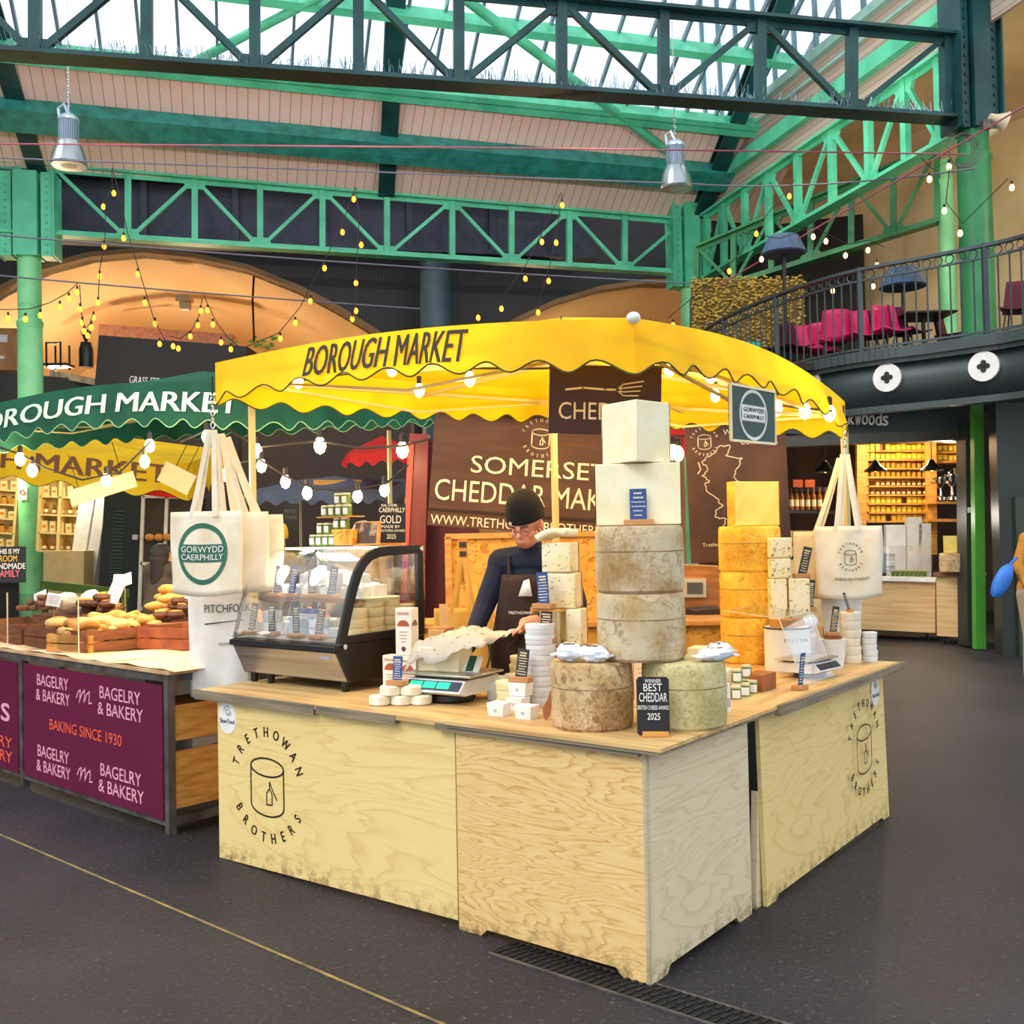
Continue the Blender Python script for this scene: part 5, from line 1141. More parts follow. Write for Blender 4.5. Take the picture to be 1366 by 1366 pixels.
t, wv, h = panel('banner', 'tall brown banner with an outline map of Britain on the right of the stall', 'banner', (913, 566), (1047, 560), (913, 752), 7.3, BROWNB, th=.006)
t.children[0].data.materials[0] = mat('dark_brown_banner', '#3e2418', .65, c2='#6a4024', scale=1.6)
g = MB(); wheel_logo(g, .19 * wv, -.13 * h, .075, -.001, .006); g.build('emblem', CREAM, t, smooth=0)
mp_ = [(.33, .17), (.45, .165), (.4, .24), (.55, .265), (.5, .34), (.46, .4), (.52, .44), (.6, .5), (.62, .56), (.7, .6), (.66, .66), (.6, .72), (.45, .75), (.36, .78), (.28, .84), (.33, .76), (.36, .69), (.26, .68), (.28, .62), (.34, .6), (.28, .54), (.2, .5), (.17, .44), (.22, .42), (.16, .37), (.22, .33), (.15, .28), (.21, .24), (.28, .22), (.33, .17)]
g = MB(); pts = []
for a, b in zip(mp_[:-1], mp_[1:]):
    for k in range(4):
        s_ = k / 4; pts.append(((a[0] + (b[0] - a[0]) * s_ + RND.uniform(-.012, .012)) * wv, -(a[1] + (b[1] - a[1]) * s_ + RND.uniform(-.006, .006)) * h))
g.ribbon(pts + [pts[0]], .007); g.ribbon([fx_ for fx_ in [(.12 * wv, -.28 * h), (.14 * wv, -.33 * h), (.11 * wv, -.36 * h)]], .008); g.build('map_outline', CREAM, t, smooth=0)
write(t, wv, h, [('WELSH', .38, .62, .05, .09), ('CORNWALL', .55, .92, .125, .165), ('Trethowan Brothers', .12, .6, .86, .885)], CREAM, 'lettering')
t, wv, h = panel('hanging_board', 'dark green hanging board with a white oval ring reading GORWYDD CAERPHILLY', 'sign', (974, 512), (1033, 523), (974, 587), 4.8, SLATE, YR=5.2, th=.012)
g = MB(); n = 40
el = lambda s_: [(.5 * wv + .30 * wv * s_ * math.cos(2 * PI * k / n), -.5 * h + .44 * h * s_ * math.sin(2 * PI * k / n)) for k in range(n + 1)]
g.ribbon(el(1), .016); g.ribbon([(.22 * wv, -.33 * h), (.78 * wv, -.33 * h)], .002); g.ribbon([(.22 * wv, -.62 * h), (.78 * wv, -.62 * h)], .002); g.build('white_ring', WHITE, t, smooth=0)
MB().box((.5 * wv, -.001, -.475 * h), (.52 * wv, .002, .27 * h)).build('white_band', WHITE, t)
write(t, wv, h, [('GORWYDD', .27, .73, .37, .45), ('CAERPHILLY', .27, .73, .50, .57)], SLATE, y=-.003)
g = MB(); g.beam((0, 0, .0), (wv, 0, .0), .012, .012, (0, 1, 0)); g.beam((0, 0, -h), (wv, 0, -h), .012, .012, (0, 1, 0)); g.beam((0, 0, 0), (0, 0, -h), .012, .012, (0, 1, 0)); g.beam((wv, 0, 0), (wv, 0, -h), .012, .012, (0, 1, 0)); g.build('cream_edge', CREAM, t, smooth=0)

# ---------------------------------------------------------------- tote bags
def tote(label, loc, rz, wv, h, hh, m=CANVAS, ring_logo=None, extra=None, skew=0, hang=True, depth=.05, body_dx=0):
    t = thing('tote_bag', label, 'bag', loc, rz)     # origin at hook, bag hangs below
    R4 = random.Random(int(wv * 1e4 + h * 77))
    g = MB()
    def bf(sgn):
        def f(u, v):
            x = (u - .5) * wv * (1 + .03 * math.sin(v * 5)) + body_dx - skew * v; z = -hh - v * h - .02 * math.sin(PI * u) * v * 1.0
            y = sgn * (depth * math.sin(PI * u) * (.25 + .75 * v) * .5) + .008 * math.sin(u * 11 + v * 3) * (1 - .5 * v) ; return (x, y, z)
        return f
    g.grid(16, 14, bf(-1)); g.grid(16, 14, bf(1)); g.build('bag_body', m, t, smooth=60, solid=.003)
    if hh > .02:
        for k, sx in enumerate((-.2, -.13, .13, .2)):
            p0 = Vector((sx * wv + body_dx, -depth * .2 + .02 * (k % 2), -hh - .03)); g = MB()
            pts = [p0.lerp(Vector((sx * .08, 0, 0)), s_) + Vector((0, 0, -.02 * math.sin(PI * s_))) for s_ in (k_ / 8 for k_ in range(9))]
            for a, b in zip(pts[:-1], pts[1:]): g.beam(a, b, .028, .004, (0, 1, 0))
            g.build('handle', m, t, smooth=0)
    return t, bf(-1)
def on_bag(t, f, mb_fn, nm, m):
    g = MB(); mb_fn(g); out = []
    for x, y, z in g.v:
        P = f(x, z); out.append((P[0], P[1] - .004 + y, P[2]))
    g.v = out; return g.build(nm, m, t, smooth=0)
BG = mat('bottle_green_print', '#2f6a50', .7)
hk = atY(284, 574, 5.62)
for k, (dx, rz_, wv_, h_, dz, lab) in enumerate(((.2, .25, .38, .42, -.03, 'calico tote bag at the back right of the hanging left bunch'), (.12, .15, .38, .43, -.015, 'calico tote bag in the middle of the hanging left bunch'))):
    t_, f_ = tote(lab, hk + Vector((.02 * (2 - k), .05 * (2 - k), dz)), rz_, wv_, h_, .44, body_dx=dx * .6)
t_, f_ = tote('calico tote bag with a green ring reading GORWYDD CAERPHILLY on the left', hk + Vector((-.0, -.02, 0)), -.12, .41, .45, .45, skew=.0, body_dx=-.04)
def ringf(g):
    n = 40
    for k in range(n):
        a0_, a1_ = 2 * PI * k / n, 2 * PI * (k + 1) / n; r0_, r1_ = .29, .345
        g.add([(.46 + r0_ * math.cos(a0_), 0, .5 + r0_ * 1.05 * math.sin(a0_)), (.46 + r1_ * math.cos(a0_), 0, .5 + r1_ * 1.05 * math.sin(a0_)), (.46 + r1_ * math.cos(a1_), 0, .5 + r1_ * 1.05 * math.sin(a1_)), (.46 + r0_ * math.cos(a1_), 0, .5 + r0_ * 1.05 * math.sin(a1_))], [(0, 1, 2, 3)])
    for i in range(8): g.add([(.16 + .075 * i, 0, .39), (.16 + .075 * (i + 1), 0, .39), (.16 + .075 * (i + 1), 0, .6), (.16 + .075 * i, 0, .6)], [(0, 1, 2, 3)])
on_bag(t_, f_, ringf, 'ring_print', BG)
def lf_(lines, th=.001):
    def f(g):
        for s, x0, x1, v0, v1 in lines:
            vs, fs, a, b, c, d = txt(s, .01); g.add([(x0 + (q.x - a) / (b - a) * (x1 - x0), -.003 - .001 * (q.z > 0), v1 + (q.y - c) / (d - c) * (v0 - v1)) for q in vs], fs)
    return f
on_bag(t_, f_, lf_([('GORWYDD', .17, .75, .41, .485), ('CAERPHILLY', .17, .75, .505, .575)]), 'lettering', WHITE)
t_, f_ = tote('white tote bag with small black print hanging low beside the display case', atY(292, 752, 5.85), -.05, .36, .76, .0, mat('white_calico', '#efeae2', .85, c2='#dedacf', scale=6))
on_bag(t_, f_, lf_([('PITCHFORK', .28, 1.0, .30, .36), ('SOMERSET', .5, .9, .58, .60)]), 'lettering', mat('charcoal_print', '#44403c', .7))
g = MB(); 
def lnf(g): g.add([(.28, -.002, .44), (.9, -.002, .42), (.9, -.002, .425), (.28, -.002, .45)], [(0, 1, 2, 3)])
on_bag(t_, f_, lnf, 'underline', MATS['charcoal_print'])
hk2 = atY(1127, 606, 6.2)
t_, f_ = tote('calico tote bag at the back of the hanging right bunch', hk2 + Vector((-.0, .06, -.02)), -.35, .4, .4, .45, body_dx=-.1)
t_, f_ = tote('calico tote bag with the round emblem and BOROUGH MARKET print on the right', hk2, .1, .42, .43, .44, body_dx=.01)
def wlf(g):
    wheel_logo(g, 0, 0, .2, 0, .012); g.v = [(x * .72 + .5, y - .003, .42 - z * .72) for x, y, z in g.v]
on_bag(t_, f_, wlf, 'emblem', mat('olive_print', '#6a5c3c', .7)); on_bag(t_, f_, lf_([('BOROUGH MARKET', .25, .78, .70, .74)]), 'lettering', MATS['olive_print'])
t_, f_ = tote('white tote bag hanging low below the right bunch', atY(1122, 772, 6.35), .2, .26, .3, .05, MATS['white_calico'])
for lab, p, z_ in (('metal hook and chain holding the left bunch of tote bags', hk, 0), ('metal hook and chain holding the right bunch of tote bags', hk2, 0)):
    t = thing('bag_hook', lab, 'hook', M=Matrix.Translation(p)); g = MB()
    for k in range(5): g.torus((0, 0, .03 + .035 * k), .012, .004, 'X' if k % 2 else 'Y', 10, 5, ry=.02)
    g.build('chain', CHROME, t)
    MB().tube([(0, 0, .2), (0, 0, .3)], .006, 6).build('cord', BLACK, t)

# ---------------------------------------------------------------- inside the stall: back counter, kraft tote, osb boards
bk = thing('back_counter', 'osb clad back counter inside the stall below the brown banner', 'counter', atY(690, 800, 7.2).xy.to_3d(), -.1)
MB().box((.35, .3, .5), (2.3, .5, 1.0)).build('body', OSB, bk, smooth=0); MB().box((.35, .28, 1.01), (2.36, .56, .03)).build('top', WOODL, bk, smooth=0)
bo = thing('backboard', 'tall osb backboard framed in pale wood behind the seller', 'panel', atY(720, 800, 7.35).xy.to_3d(), -.1)
MB().box((.1, .02, 1.33), (1.5, .02, .62)).build('board', OSB, bo); g = MB(); g.box((.1, 0, 1.65), (1.56, .04, .04)); g.box((-.66, 0, 1.3), (.05, .04, .7)); g.build('wood_frame', WOODL, bo, smooth=0)
t_, f_ = tote('kraft coloured tote bag with long handles on the back counter', atY(617, 745, 6.6), 0, .38, .5, .32, mat('kraft_canvas', '#e2b45c', .8, c2='#d2a04a', scale=5)); 
def rg2(g):
    n = 24
    for k in range(n):
        a0_, a1_ = 2 * PI * k / n, 2 * PI * (k + 1) / n
        g.add([(.62 + .3 * math.cos(a0_), -.002, .6 + .28 * math.sin(a0_)), (.62 + .34 * math.cos(a0_), -.002, .6 + .32 * math.sin(a0_)), (.62 + .34 * math.cos(a1_), -.002, .6 + .32 * math.sin(a1_)), (.62 + .3 * math.cos(a1_), -.002, .6 + .28 * math.sin(a1_))], [(0, 1, 2, 3)])
on_bag(t_, f_, rg2, 'ring_print', BG)
cd_ = thing('card_rack', 'narrow wooden strip with small dark labels above the kraft tote', 'rack', atY(618, 745, 6.62)); MB().box((0, 0, -.02), (.06, .02, .3)).build('strip', WOODL, cd_)
for z_ in (.09, .03, -.04): MB().box((0, -.012, z_), (.045, .003, .035)).build('small_label', DRK, cd_)
t = thing('bread_tray', 'white tub of golden bread rolls left of the kraft tote', 'tray', ST(1.75, 1.75, 0), RZL)
MB().box((0, 0, .5), (.4, .35, 1.0)).build('plinth', WOODL, t, smooth=0); MB().box((0, 0, 1.05), (.38, .3, .1)).build('tub', WHITE, t, bevel=.01)
for k in range(6): 
    r_ = thing('bread_roll', 'golden bread roll in the white tub left of the kraft tote', 'bread', ST(1.75, 1.75, 1.11) + Vector((RND.uniform(-.12, .12), RND.uniform(-.08, .08), 0)), k, 'rolls in the white tub'); MB().blob((0, 0, .03), (.07, .05, .035), 14, 8, .03).build('crust', BREAD, r_)
t = thing('clear_tub', 'clear plastic tub stacked on the roll tray beside the dark red post', 'tub', ST(1.95, 1.78, 1.1), RZL); MB().box((0, 0, .1), (.25, .2, .2)).build('body', mat('milky_plastic', '#e9e2d4', .3), t, bevel=.01); MB().box((0, 0, .21), (.27, .22, .02)).build('lid', WHITE, t, bevel=.004)
# maroon post of the neighbouring stall
t = thing('maroon_post', 'dark red timber post and side sheet left of the brown banner', 'post', M=Matrix.Identity(4)); p0 = atY(548, 900, 8.6)
MB().beam((p0.x, p0.y, 0), atY(560, 580, 8.6), .16, .16).build('post', mat('oxblood_paint', '#6e1614', .45), t, smooth=0)
q0 = atY(552, 760, 8.7); q1 = atY(640, 760, 8.7); MB().box(((q0.x + q1.x) / 2, 8.75, 1.25), (q1.x - q0.x, .04, 2.5)).build('side_sheet', mat('maroon_sheet', '#5a1420', .6), t, smooth=0)
MB().beam((p0.x - .11, p0.y - .06, .2), atY(549, 590, 8.5), .02, .05).build('trim_strip', mat('bright_red_edge', '#c8321e', .5), t, smooth=0)
# chalkboard GOLD on the case
t, wv, h = panel('chalkboard', 'chalkboard reading GOLD on the right end of the display case', 'sign', (505, 672), (541, 672), (505, 724), 5.9, CHARC, th=.008)
write(t, wv, h, [('SILVER', .1, .7, .01, .07), ('CAERPHILLY', .02, .98, .1, .22), ('GOLD', .06, .84, .3, .5), ('MADE BY', .12, .8, .55, .62), ('BROTHERS AWARD', .02, .98, .66, .72), ('2025', .3, .65, .78, .9)], PAPER, bold=0)
MB().box((wv / 2, .0, -h - .01), (wv * 1.05, .04, .02)).build('wooden_foot', WOODL, t)
t, wv, h = panel('price_sign', 'small dark sign reading TOTE BAGS beside the right blue cheeses', 'sign', (1065, 770), (1080, 769), (1066, 800), 6.05, DRK, th=.004)
write(t, wv, h, [('TOTE', .12, .88, .34, .5), ('BAGS', .12, .88, .52, .66), ('\u00a310', .28, .76, .8, .92), ('CANVAS', .15, .85, .08, .2)], CREAM, bold=.01)
# ================================================================== PEOPLE
def limb(g, pts, rs, n=10):
    for (a, b, ra, rb) in zip(pts[:-1], pts[1:], rs[:-1], rs[1:]):
        a = Vector(a); b = Vector(b); g.tube([a.lerp(b, k / 3) for k in range(4)], [ra + (rb - ra) * k / 3 for k in range(4)], n)
    for p, r in zip(pts, rs): g.blob(p, (r, r, r), n, 6)
def remesh(o, v, smooth=4):
    m = o.modifiers.new('remesh', 'REMESH'); m.mode = 'VOXEL'; m.voxel_size = v; m.use_smooth_shade = True
    s = o.modifiers.new('smooth', 'SMOOTH'); s.factor = .5; s.iterations = smooth; return o
def hand(g, wrist, d, side, palm_n, L=.18):
    """palm, four curled fingers of different lengths and a thumb"""
    w = Vector(wrist); d = Vector(d).normalized(); n = Vector(palm_n).normalized(); x = d.cross(n).normalized() * side
    limb(g, [w, w + d * .045, w + d * .085], [.026, .034, .036], 8)
    for k, (o, l) in enumerate(((-.03, .062), (-.01, .075), (.011, .07), (.03, .055))):
        b = w + d * .088 + x * o; limb(g, [b, b + d * l * .45 + n * .004, b + d * l * .8 + n * .018, b + d * l * .9 + n * .034], [.0095, .009, .0085, .0075], 6)
    b = w + d * .03 - x * .03; limb(g, [b, b + d * .03 - x * .026 + n * .01, b + d * .055 - x * .034 + n * .02], [.013, .011, .009], 6)
def figure(label, loc, rz, head_c=(0, -.2, 1.72), tilt=.5, turn=0, sh=((-.19, -.06, 1.5), (.19, -.06, 1.5)), arms=None, top='#1d2438', legs='#2a2626', hat=None, hair='#3a2a1c', vox=.009, apron=None, height=1, longhair=False, hip=(0, .05, .98), hs=1.0, glasses=False, name='person'):
    t = thing(name, label, 'person', loc, rz, s=height)
    arms = arms or (((-.24, -.08, 1.24), (-.24, -.26, 1.06)), ((.24, -.08, 1.24), (.24, -.26, 1.06)))
    hc = Vector(head_c); M = Matrix.Translation(hc) @ Matrix.Rotation(turn, 4, 'Z') @ Matrix.Rotation(tilt, 4, 'X') @ Matrix.Scale(hs, 4)
    neck = (Vector(sh[0]) + Vector(sh[1])) / 2; body = MB()
    # head: skull, jaw, nose, ears, brow, cheeks, lips
    for c, r in (((0, .012, .03), (.076, .092, .09)), ((0, -.03, -.045), (.056, .058, .068)), ((0, -.045, -.085), (.03, .028, .022)), ((0, -.062, .018), (.05, .028, .014)), ((-.036, -.05, -.03), (.024, .024, .026)), ((.036, -.05, -.03), (.024, .024, .026)), ((0, -.092, -.02), (.013, .02, .014)), ((0, -.082, .0), (.0085, .016, .028)), ((0, -.082, -.056), (.024, .011, .007)), ((0, -.08, -.067), (.02, .01, .006)), ((-.078, .012, -.01), (.011, .02, .032)), ((.078, .012, -.01), (.011, .02, .032))):
        body.blob(c, r, 14, 10, M=M)
    chest = neck + Vector((0, .01, -.16)); belly = Vector(hip) + Vector((0, -.02, .16)); hp = Vector(hip)
    limb(body, [M @ Vector((0, .02, -.07)), neck + Vector((0, .0, .02))], [.052, .062])
    def trunk(g, e):
        for c, r in ((chest, (.165, .105, .17)), (belly, (.135, .1, .17)), (hp, (.155, .11, .13)), (chest.lerp(belly, .5), (.145, .102, .16))): g.blob(c, tuple(k + e for k in r), 18, 12)
        limb(g, [Vector(sh[0]), neck + Vector((0, 0, .01)), Vector(sh[1])], [.062 + e, .075 + e, .062 + e])
    trunk(body, 0)
    wr = []
    for k in (0, 1):
        el, wrp = arms[k]; limb(body, [sh[k], el, wrp], [.052, .04, .026]); d = (Vector(wrp) - Vector(el)).normalized(); wr.append((Vector(wrp), d)); hand(body, Vector(wrp) + d * .005, d, 1 if k else -1, (0, -.6, -.8) if abs(d.z) < .8 else (-.3 + .6 * (1 - k), -.8, 0))
    for s in (-1, 1): limb(body, [hp + Vector((s * .085, 0, -.04)), (s * .1, .0, .5), (s * .1, .04, .07), (s * .1, -.12, .04)], [.088, .058, .04, .035])
    remesh(body.build('body', SKIN, t), vox, 3)
    g = MB(); trunk(g, .02)
    for k in (0, 1): el, wrp = arms[k]; limb(g, [sh[k], el, Vector(el).lerp(Vector(wrp), .93)], [.072, .058, .042])
    limb(g, [neck + Vector((0, 0, .0)), neck.lerp(M @ Vector((0, .02, -.07)), .55)], [.088, .07]); 
    remesh(g.build('jacket', mat('cloth' + top, top, .85, c2=None, scale=6), t), vox * 1.2, 4)
    g = MB(); g.blob(hp, (.172, .128, .13), 16, 10)
    for s in (-1, 1): limb(g, [hp + Vector((s * .085, 0, -.05)), (s * .1, .0, .5), (s * .1, .03, .1)], [.104, .078, .062])
    remesh(g.build('trousers', mat('cloth' + legs, legs, .85), t), vox * 1.3, 4)
    for s in (-1, 1): MB().blob((s * .1, -.05, .045), (.05, .135, .045), 12, 8).build('shoe', BLACK, t)
    # eyes with lids and brows
    for s in (-1, 1):
        MB().blob((s * .031, -.071, .0), (.0115, .008, .0055), 10, 8, M=M).build('eye', mat('eye_white', '#efe8e0', .3), t)
        MB().blob((s * .031, -.0775, -.002), (.005, .003, .0045), 8, 6, M=M).build('iris', mat('iris_dark', '#2c211b', .3), t)
        g = MB(); g.tube([M @ Vector((s * .014, -.091, .022)), M @ Vector((s * .034, -.089, .027)), M @ Vector((s * .052, -.078, .021))], .004, 6); g.build('eyebrow', mat('brow' + hair, hair, .9), t)
    MB().blob((0, -.088, -.0615), (.021, .0045, .0022), 10, 6, M=M).build('mouth', mat('lip', '#a85a4e', .5), t)
    if hat:
        g = MB().lathe([(.0, .135), (.035, .132), (.07, .112), (.092, .075), (.098, .04), (.098, .02), (.103, .02), (.105, .0), (.105, -.002), (.104, .03), (.1, .048), (.094, .046)], n=28, M=M @ Matrix.Translation((0, .016, .036)) @ Matrix.Diagonal((.9, 1.0, 1, 1)))
        g.build('beanie', mat('knit' + hat, hat, .95, scale=40), t, solid=.004)
    if hair and (longhair or not hat):
        g = MB().lathe([(.0, .112), (.05, .1), (.085, .06), (.094, .01), (.09, -.04)], n=24, a0=-.35 * PI + .9, a1=1.35 * PI - .9 + 0, M=M @ Matrix.Translation((0, .018, .03)))
        g.lathe([(.0, .114), (.05, .102), (.088, .055), (.092, .03)], n=24, M=M @ Matrix.Translation((0, .014, .03)))
        if longhair: g.grid(12, 8, lambda u, v: M @ Vector((.1 * math.cos(PI * u), .02 + .09 * math.sin(PI * u), .02 - .32 * v)))
        g.build('hair', mat('hairc' + hair, hair, .7, scale=60, stretch=(1, 1, .1)), t, solid=.008)
    if glasses:
        g = MB()
        for s in (-1, 1): g.torus((s * .033, -.096, .001), .02, .0018, 'Y', 16, 5, M=M); g.tube([M @ Vector((s * .053, -.094, .004)), M @ Vector((s * .08, .01, .006))], .0015, 5)
        g.tube([M @ Vector((-.013, -.098, .003)), M @ Vector((.013, -.098, .003))], .0018, 5); g.build('glasses', mat('thin_red_frames', '#a5403a', .4), t)
    return t, M
sell, SM = figure('person in a black beanie, navy jumper and brown apron, head bowed, working behind the counter', (.118, 5.56, 0), -.25, head_c=(.0, -.19, 1.705), tilt=.42, turn=-.2, sh=((-.165, -.08, 1.5), (.175, -.1, 1.5)),
      arms=(((-.25, -.14, 1.27), (-.29, -.34, 1.06)), ((.26, -.16, 1.28), (.1, -.36, 1.22))), top='#141c34', legs='#2a211d', hat='#17110f', hair='#4a3828', vox=.0065, hs=1.09, glasses=True)
APR = mat('apron_brown', '#3a2218', .8, c2='#2c1a12', scale=6)
g = MB().grid(14, 20, lambda u, v: ((u - .5) * (.27 + .17 * min(1, v * 2.2)), -.235 - .02 * math.cos((u - .5) * PI) + .05 * abs(u - .5) * 2 + .10 * v * (1 if v < .6 else 1) + .006 * math.sin(u * 14 + v * 9), 1.44 - v * .86)); g.build('apron', APR, sell, solid=.006)
g = MB(); 
for s in (-1, 1): g.tube([(s * .095, -.2, 1.43), (s * .1, -.17, 1.53), (s * .08, -.02, 1.59)], .01, 6)
g.build('apron_strap', APR, sell)
g = MB(); g.tube([(-.2, -.12, 1.14), (-.1, -.24, 1.13), (.1, -.24, 1.13), (.2, -.12, 1.14)], .012, 6); g.tube([(-.02, -.21, 1.13), (-.07, -.225, 1.09), (-.1, -.22, 1.05)], .006, 5); g.tube([(-.02, -.21, 1.13), (.05, -.225, 1.11)], .006, 5); g.build('apron_tie', mat('dark_tie', '#1c100c', .8), sell)
MB().add([(-.03, -.262, 1.33), (.045, -.262, 1.33), (.03, -.262, 1.42), (-.0, -.262, 1.41)], [(0, 1, 2, 3)]).build('pocket_paper', PAPER, sell, solid=.002)
g = MB(); put(g, 'TRETHOWAN', -.09, .05, 1.235, 1.25, -.25, bold=.01); g.build('apron_lettering', PAPER, sell, smooth=0)
g = MB(); star = [((.012 if k % 2 == 0 else .005) * math.sin(PI * k / 5), (.012 if k % 2 == 0 else .005) * math.cos(PI * k / 5)) for k in range(10)]
g.prism(star, -.002, .0, M=SM @ Matrix.Translation((-.035, -.088, .045))); g.build('star_badge', PAPER, sell, smooth=0)
q = atY(368, 740, 9.4); figure('person in a yellow beanie and khaki coat behind the display case, seen small', (q.x, q.y, 0), .5, head_c=(0, -.08, 1.70), tilt=.25, turn=.3, top='#7a6a45', hat='#f2b21a', vox=.014, height=.97)
q = atY(488, 740, 8.6); figure('person with pale grey hair and beige coat standing behind the chalkboard', (q.x, q.y, 0), -.3, head_c=(0, -.06, 1.66), tilt=.1, turn=-.5, top='#b09a86', hat='#a8a29c', vox=.014, height=.98)
q = atY(212, 740, 9.0); figure('person with long dark hair seen from behind near the left tote bags', (q.x, q.y, 0), 2.6, head_c=(0, -.04, 1.62), tilt=0, top='#4a3c30', hair='#241710', longhair=True, vox=.014, height=.93)
q = atY(1381, 740, 10.6); figure('person in a mustard jacket and beige trousers half cut off at the right edge', (q.x, q.y, 0), .4, head_c=(0, -.05, 1.68), tilt=0, top='#c8862c', legs='#b9a58a', hair='#6a4a2c', vox=.014, arms=(((-.28, -.02, 1.24), (-.3, -.14, 1.02)), ((.24, -.05, 1.24), (.24, -.2, 1.02))))
q = atY(1337, 775, 10.35); t = thing('blue_cushion_bag', 'bright blue soft bag held out at the right edge of the view', 'bag', q, 0)
g = MB(); g.blob((0, 0, 0), (.085, .06, .19), 14, 10, .05); o = g.build('pouch', mat('bright_blue_nylon', '#2f78d8', .5), t); o.rotation_euler = (0, .5, 0); MB().tube([(.08, 0, .16), (.16, 0, .24)], .015, 6).build('strap', mat('bright_blue_nylon', '#2f78d8', .5), t)

# ================================================================== BAKERY STALL
BA = atz(228, 1113, 0); BB = atz(35, 1047, 0); bd = (BB - BA).normalized(); bn = Vector((-bd.y, bd.x, 0)); bn = bn if bn.y > 0 else -bn
BL = (BB - BA).length; brz = math.atan2(-bd.y, -bd.x)
HB = .90
fr = thing('bakery_table', 'long bakery stall table with grey steel frame and paper covered top', 'table', BA, brz)   # local x along -bd..0
g = MB()
for x in (-2 * BL - .05, -BL - .02, 0):
    for y in (0, 1.15): g.box((x, y, HB / 2), (.045, .045, HB))
for z in (.07, HB - .02): g.box((-BL, 0, z), (2 * BL, .04, .045)); g.box((-BL, 1.15, z), (2 * BL, .04, .045)); g.box((0, .575, z), (.04, 1.15, .045))
g.build('steel_frame', GREYF, fr, smooth=0)
MB().box((-BL, .58, HB + .012), (2 * BL + .1, 1.22, .02)).build('tabletop', mat('stained_top', '#d8b68c', .6, c2='#b98f62', scale=4), fr, smooth=0)
MB().grid(30, 10, lambda u, v: (-2.05 * BL + 2.1 * BL * u, -.02 + v * 1.15, HB + .028 + .006 * math.sin(u * 60 + v * 5) + .004 * math.sin(u * 23 - v * 9))).build('paper_cover', mat('peach_paper', '#f2d3a8', .7, c2='#e6c092', scale=3), fr)
MB().box((0.005, .475, .3), (.02, .9, .32)).box((0.0, .475, .62), (.015, .9, .2)).build('side_boards', WOODL, fr, smooth=0)
def bak_panel(x0, label, lines_p, lines_o, ex=None):
    t = thing('bakery_banner', label, 'sign', M=Matrix.Translation(BA) @ Matrix.Rotation(brz, 4, 'Z') @ Matrix.Translation((x0, -.032, HB - .06)))
    wv, h = BL - .07, HB - .14
    MB().box((wv / 2, .004, -h / 2), (wv, .008, h)).build('panel', MAGENTA, t)
    if lines_p: write(t, wv, h, lines_p, mat('pink_print', '#f2a8bc', .6), 'pink_lettering', .006)
    if lines_o: write(t, wv, h, lines_o, mat('orange_print', '#f0603a', .6), 'orange_lettering', .006)
    return t, wv, h
t, wv, h = bak_panel(-BL + .045, 'magenta bakery panel with BAGELRY & BAKERY four times and BAKING SINCE 1930', [('BAGELRY', .12, .37, .07, .17), ('& BAKERY', .11, .38, .2, .3), ('BAGELRY', .60, .87, .08, .18), ('& BAKERY', .585, .885, .21, .31), ('BAGELRY', .12, .37, .69, .79), ('& BAKERY', .11, .38, .82, .92), ('BAGELRY', .60, .87, .70, .80), ('& BAKERY', .585, .885, .83, .93)], [('BAKING SINCE 1930', .22, .745, .44, .53)])
g = MB()
for zc_ in (.16, .8):
    P_ = [(.43, .07), (.445, .0), (.46, -.02), (.455, .08), (.45, .12), (.47, .02), (.49, -.03), (.49, .04), (.485, .11), (.505, .02), (.525, -.02), (.525, .05), (.52, .11), (.54, .1)]
    g.ribbon([(a * wv, -(zc_ + b * .75) * h) for a, b in P_], .009)
g.build('script_letter', MATS['pink_print'], t, smooth=0)
t, wv, h = bak_panel(-2 * BL + .02, 'magenta bakery panel cut by the left edge, ending in pink script and orange words', [("ie's", .62, .93, .3, .56)], [('BAGELRY', .5, .95, .7, .8), ('& BAKERY', .5, .95, .83, .93)])
def BP(x, y, z=0): return BA + Matrix.Rotation(brz, 3, 'Z') @ Vector((x, y, z))
# storage boxes under the table, seen from the side
for k, (x, y, z, s, c, lab) in enumerate(((-.3, .5, .1, (.4, .5, .13), '#8a7a6a', 'low grey tray under the bakery table'), (-.3, .5, .28, (.42, .6, .22), '#efe6d4', 'white plastic box with a dark label under the bakery table'), (-.3, .5, .55, (.45, .6, .14), '#a3683a', 'brown wooden crate under the bakery table'), )):
    t = thing('storage_box', lab, 'box', BP(x, y, z), brz); MB().box((0, 0, s[2] / 2), s).build('body', mat('box' + c, c, .6), t, bevel=.008); MB().box((s[0] / 2 + .002, -.1, s[2] * .6), (.004, .14, s[2] * .3)).build('label', BLACK, t)
# crates and baskets
def crate(label, loc, rz, wv, d, h, m, tilt=0, words=None):
    t = thing('wooden_crate', label, 'crate', loc, rz); g = MB()
    for z in (.0, h * .52): g.box((0, -d / 2, z + h * .22), (wv, .012, h * .44)); g.box((0, d / 2, z + h * .22), (wv, .012, h * .44)); g.box((-wv / 2, 0, z + h * .22), (.012, d, h * .44)); g.box((wv / 2, 0, z + h * .22), (.012, d, h * .44))
    for sx in (-1, 1):
        for sy in (-1, 1): g.box((sx * (wv / 2 - .015), sy * (d / 2 - .015), h / 2), (.025, .025, h))
    o = g.build('slatted_sides', m, t, smooth=0); o.rotation_euler.x = tilt
    b = MB().box((0, 0, .008), (wv, d, .012)).build('bottom', m, t, smooth=0); b.rotation_euler.x = tilt
    if words:
        g = MB(); put(g, words, -wv * .36, wv * .36, h * .2, h * .62, -d / 2 - .008, bold=.02); g.build('lettering', INK, o, smooth=0)
    return t
zb = HB + .03
crate('long dark stained wooden crate of pastries at the front of the bakery table', BP(-1.69, .31, zb), brz, .92, .4, .15, WOODD)
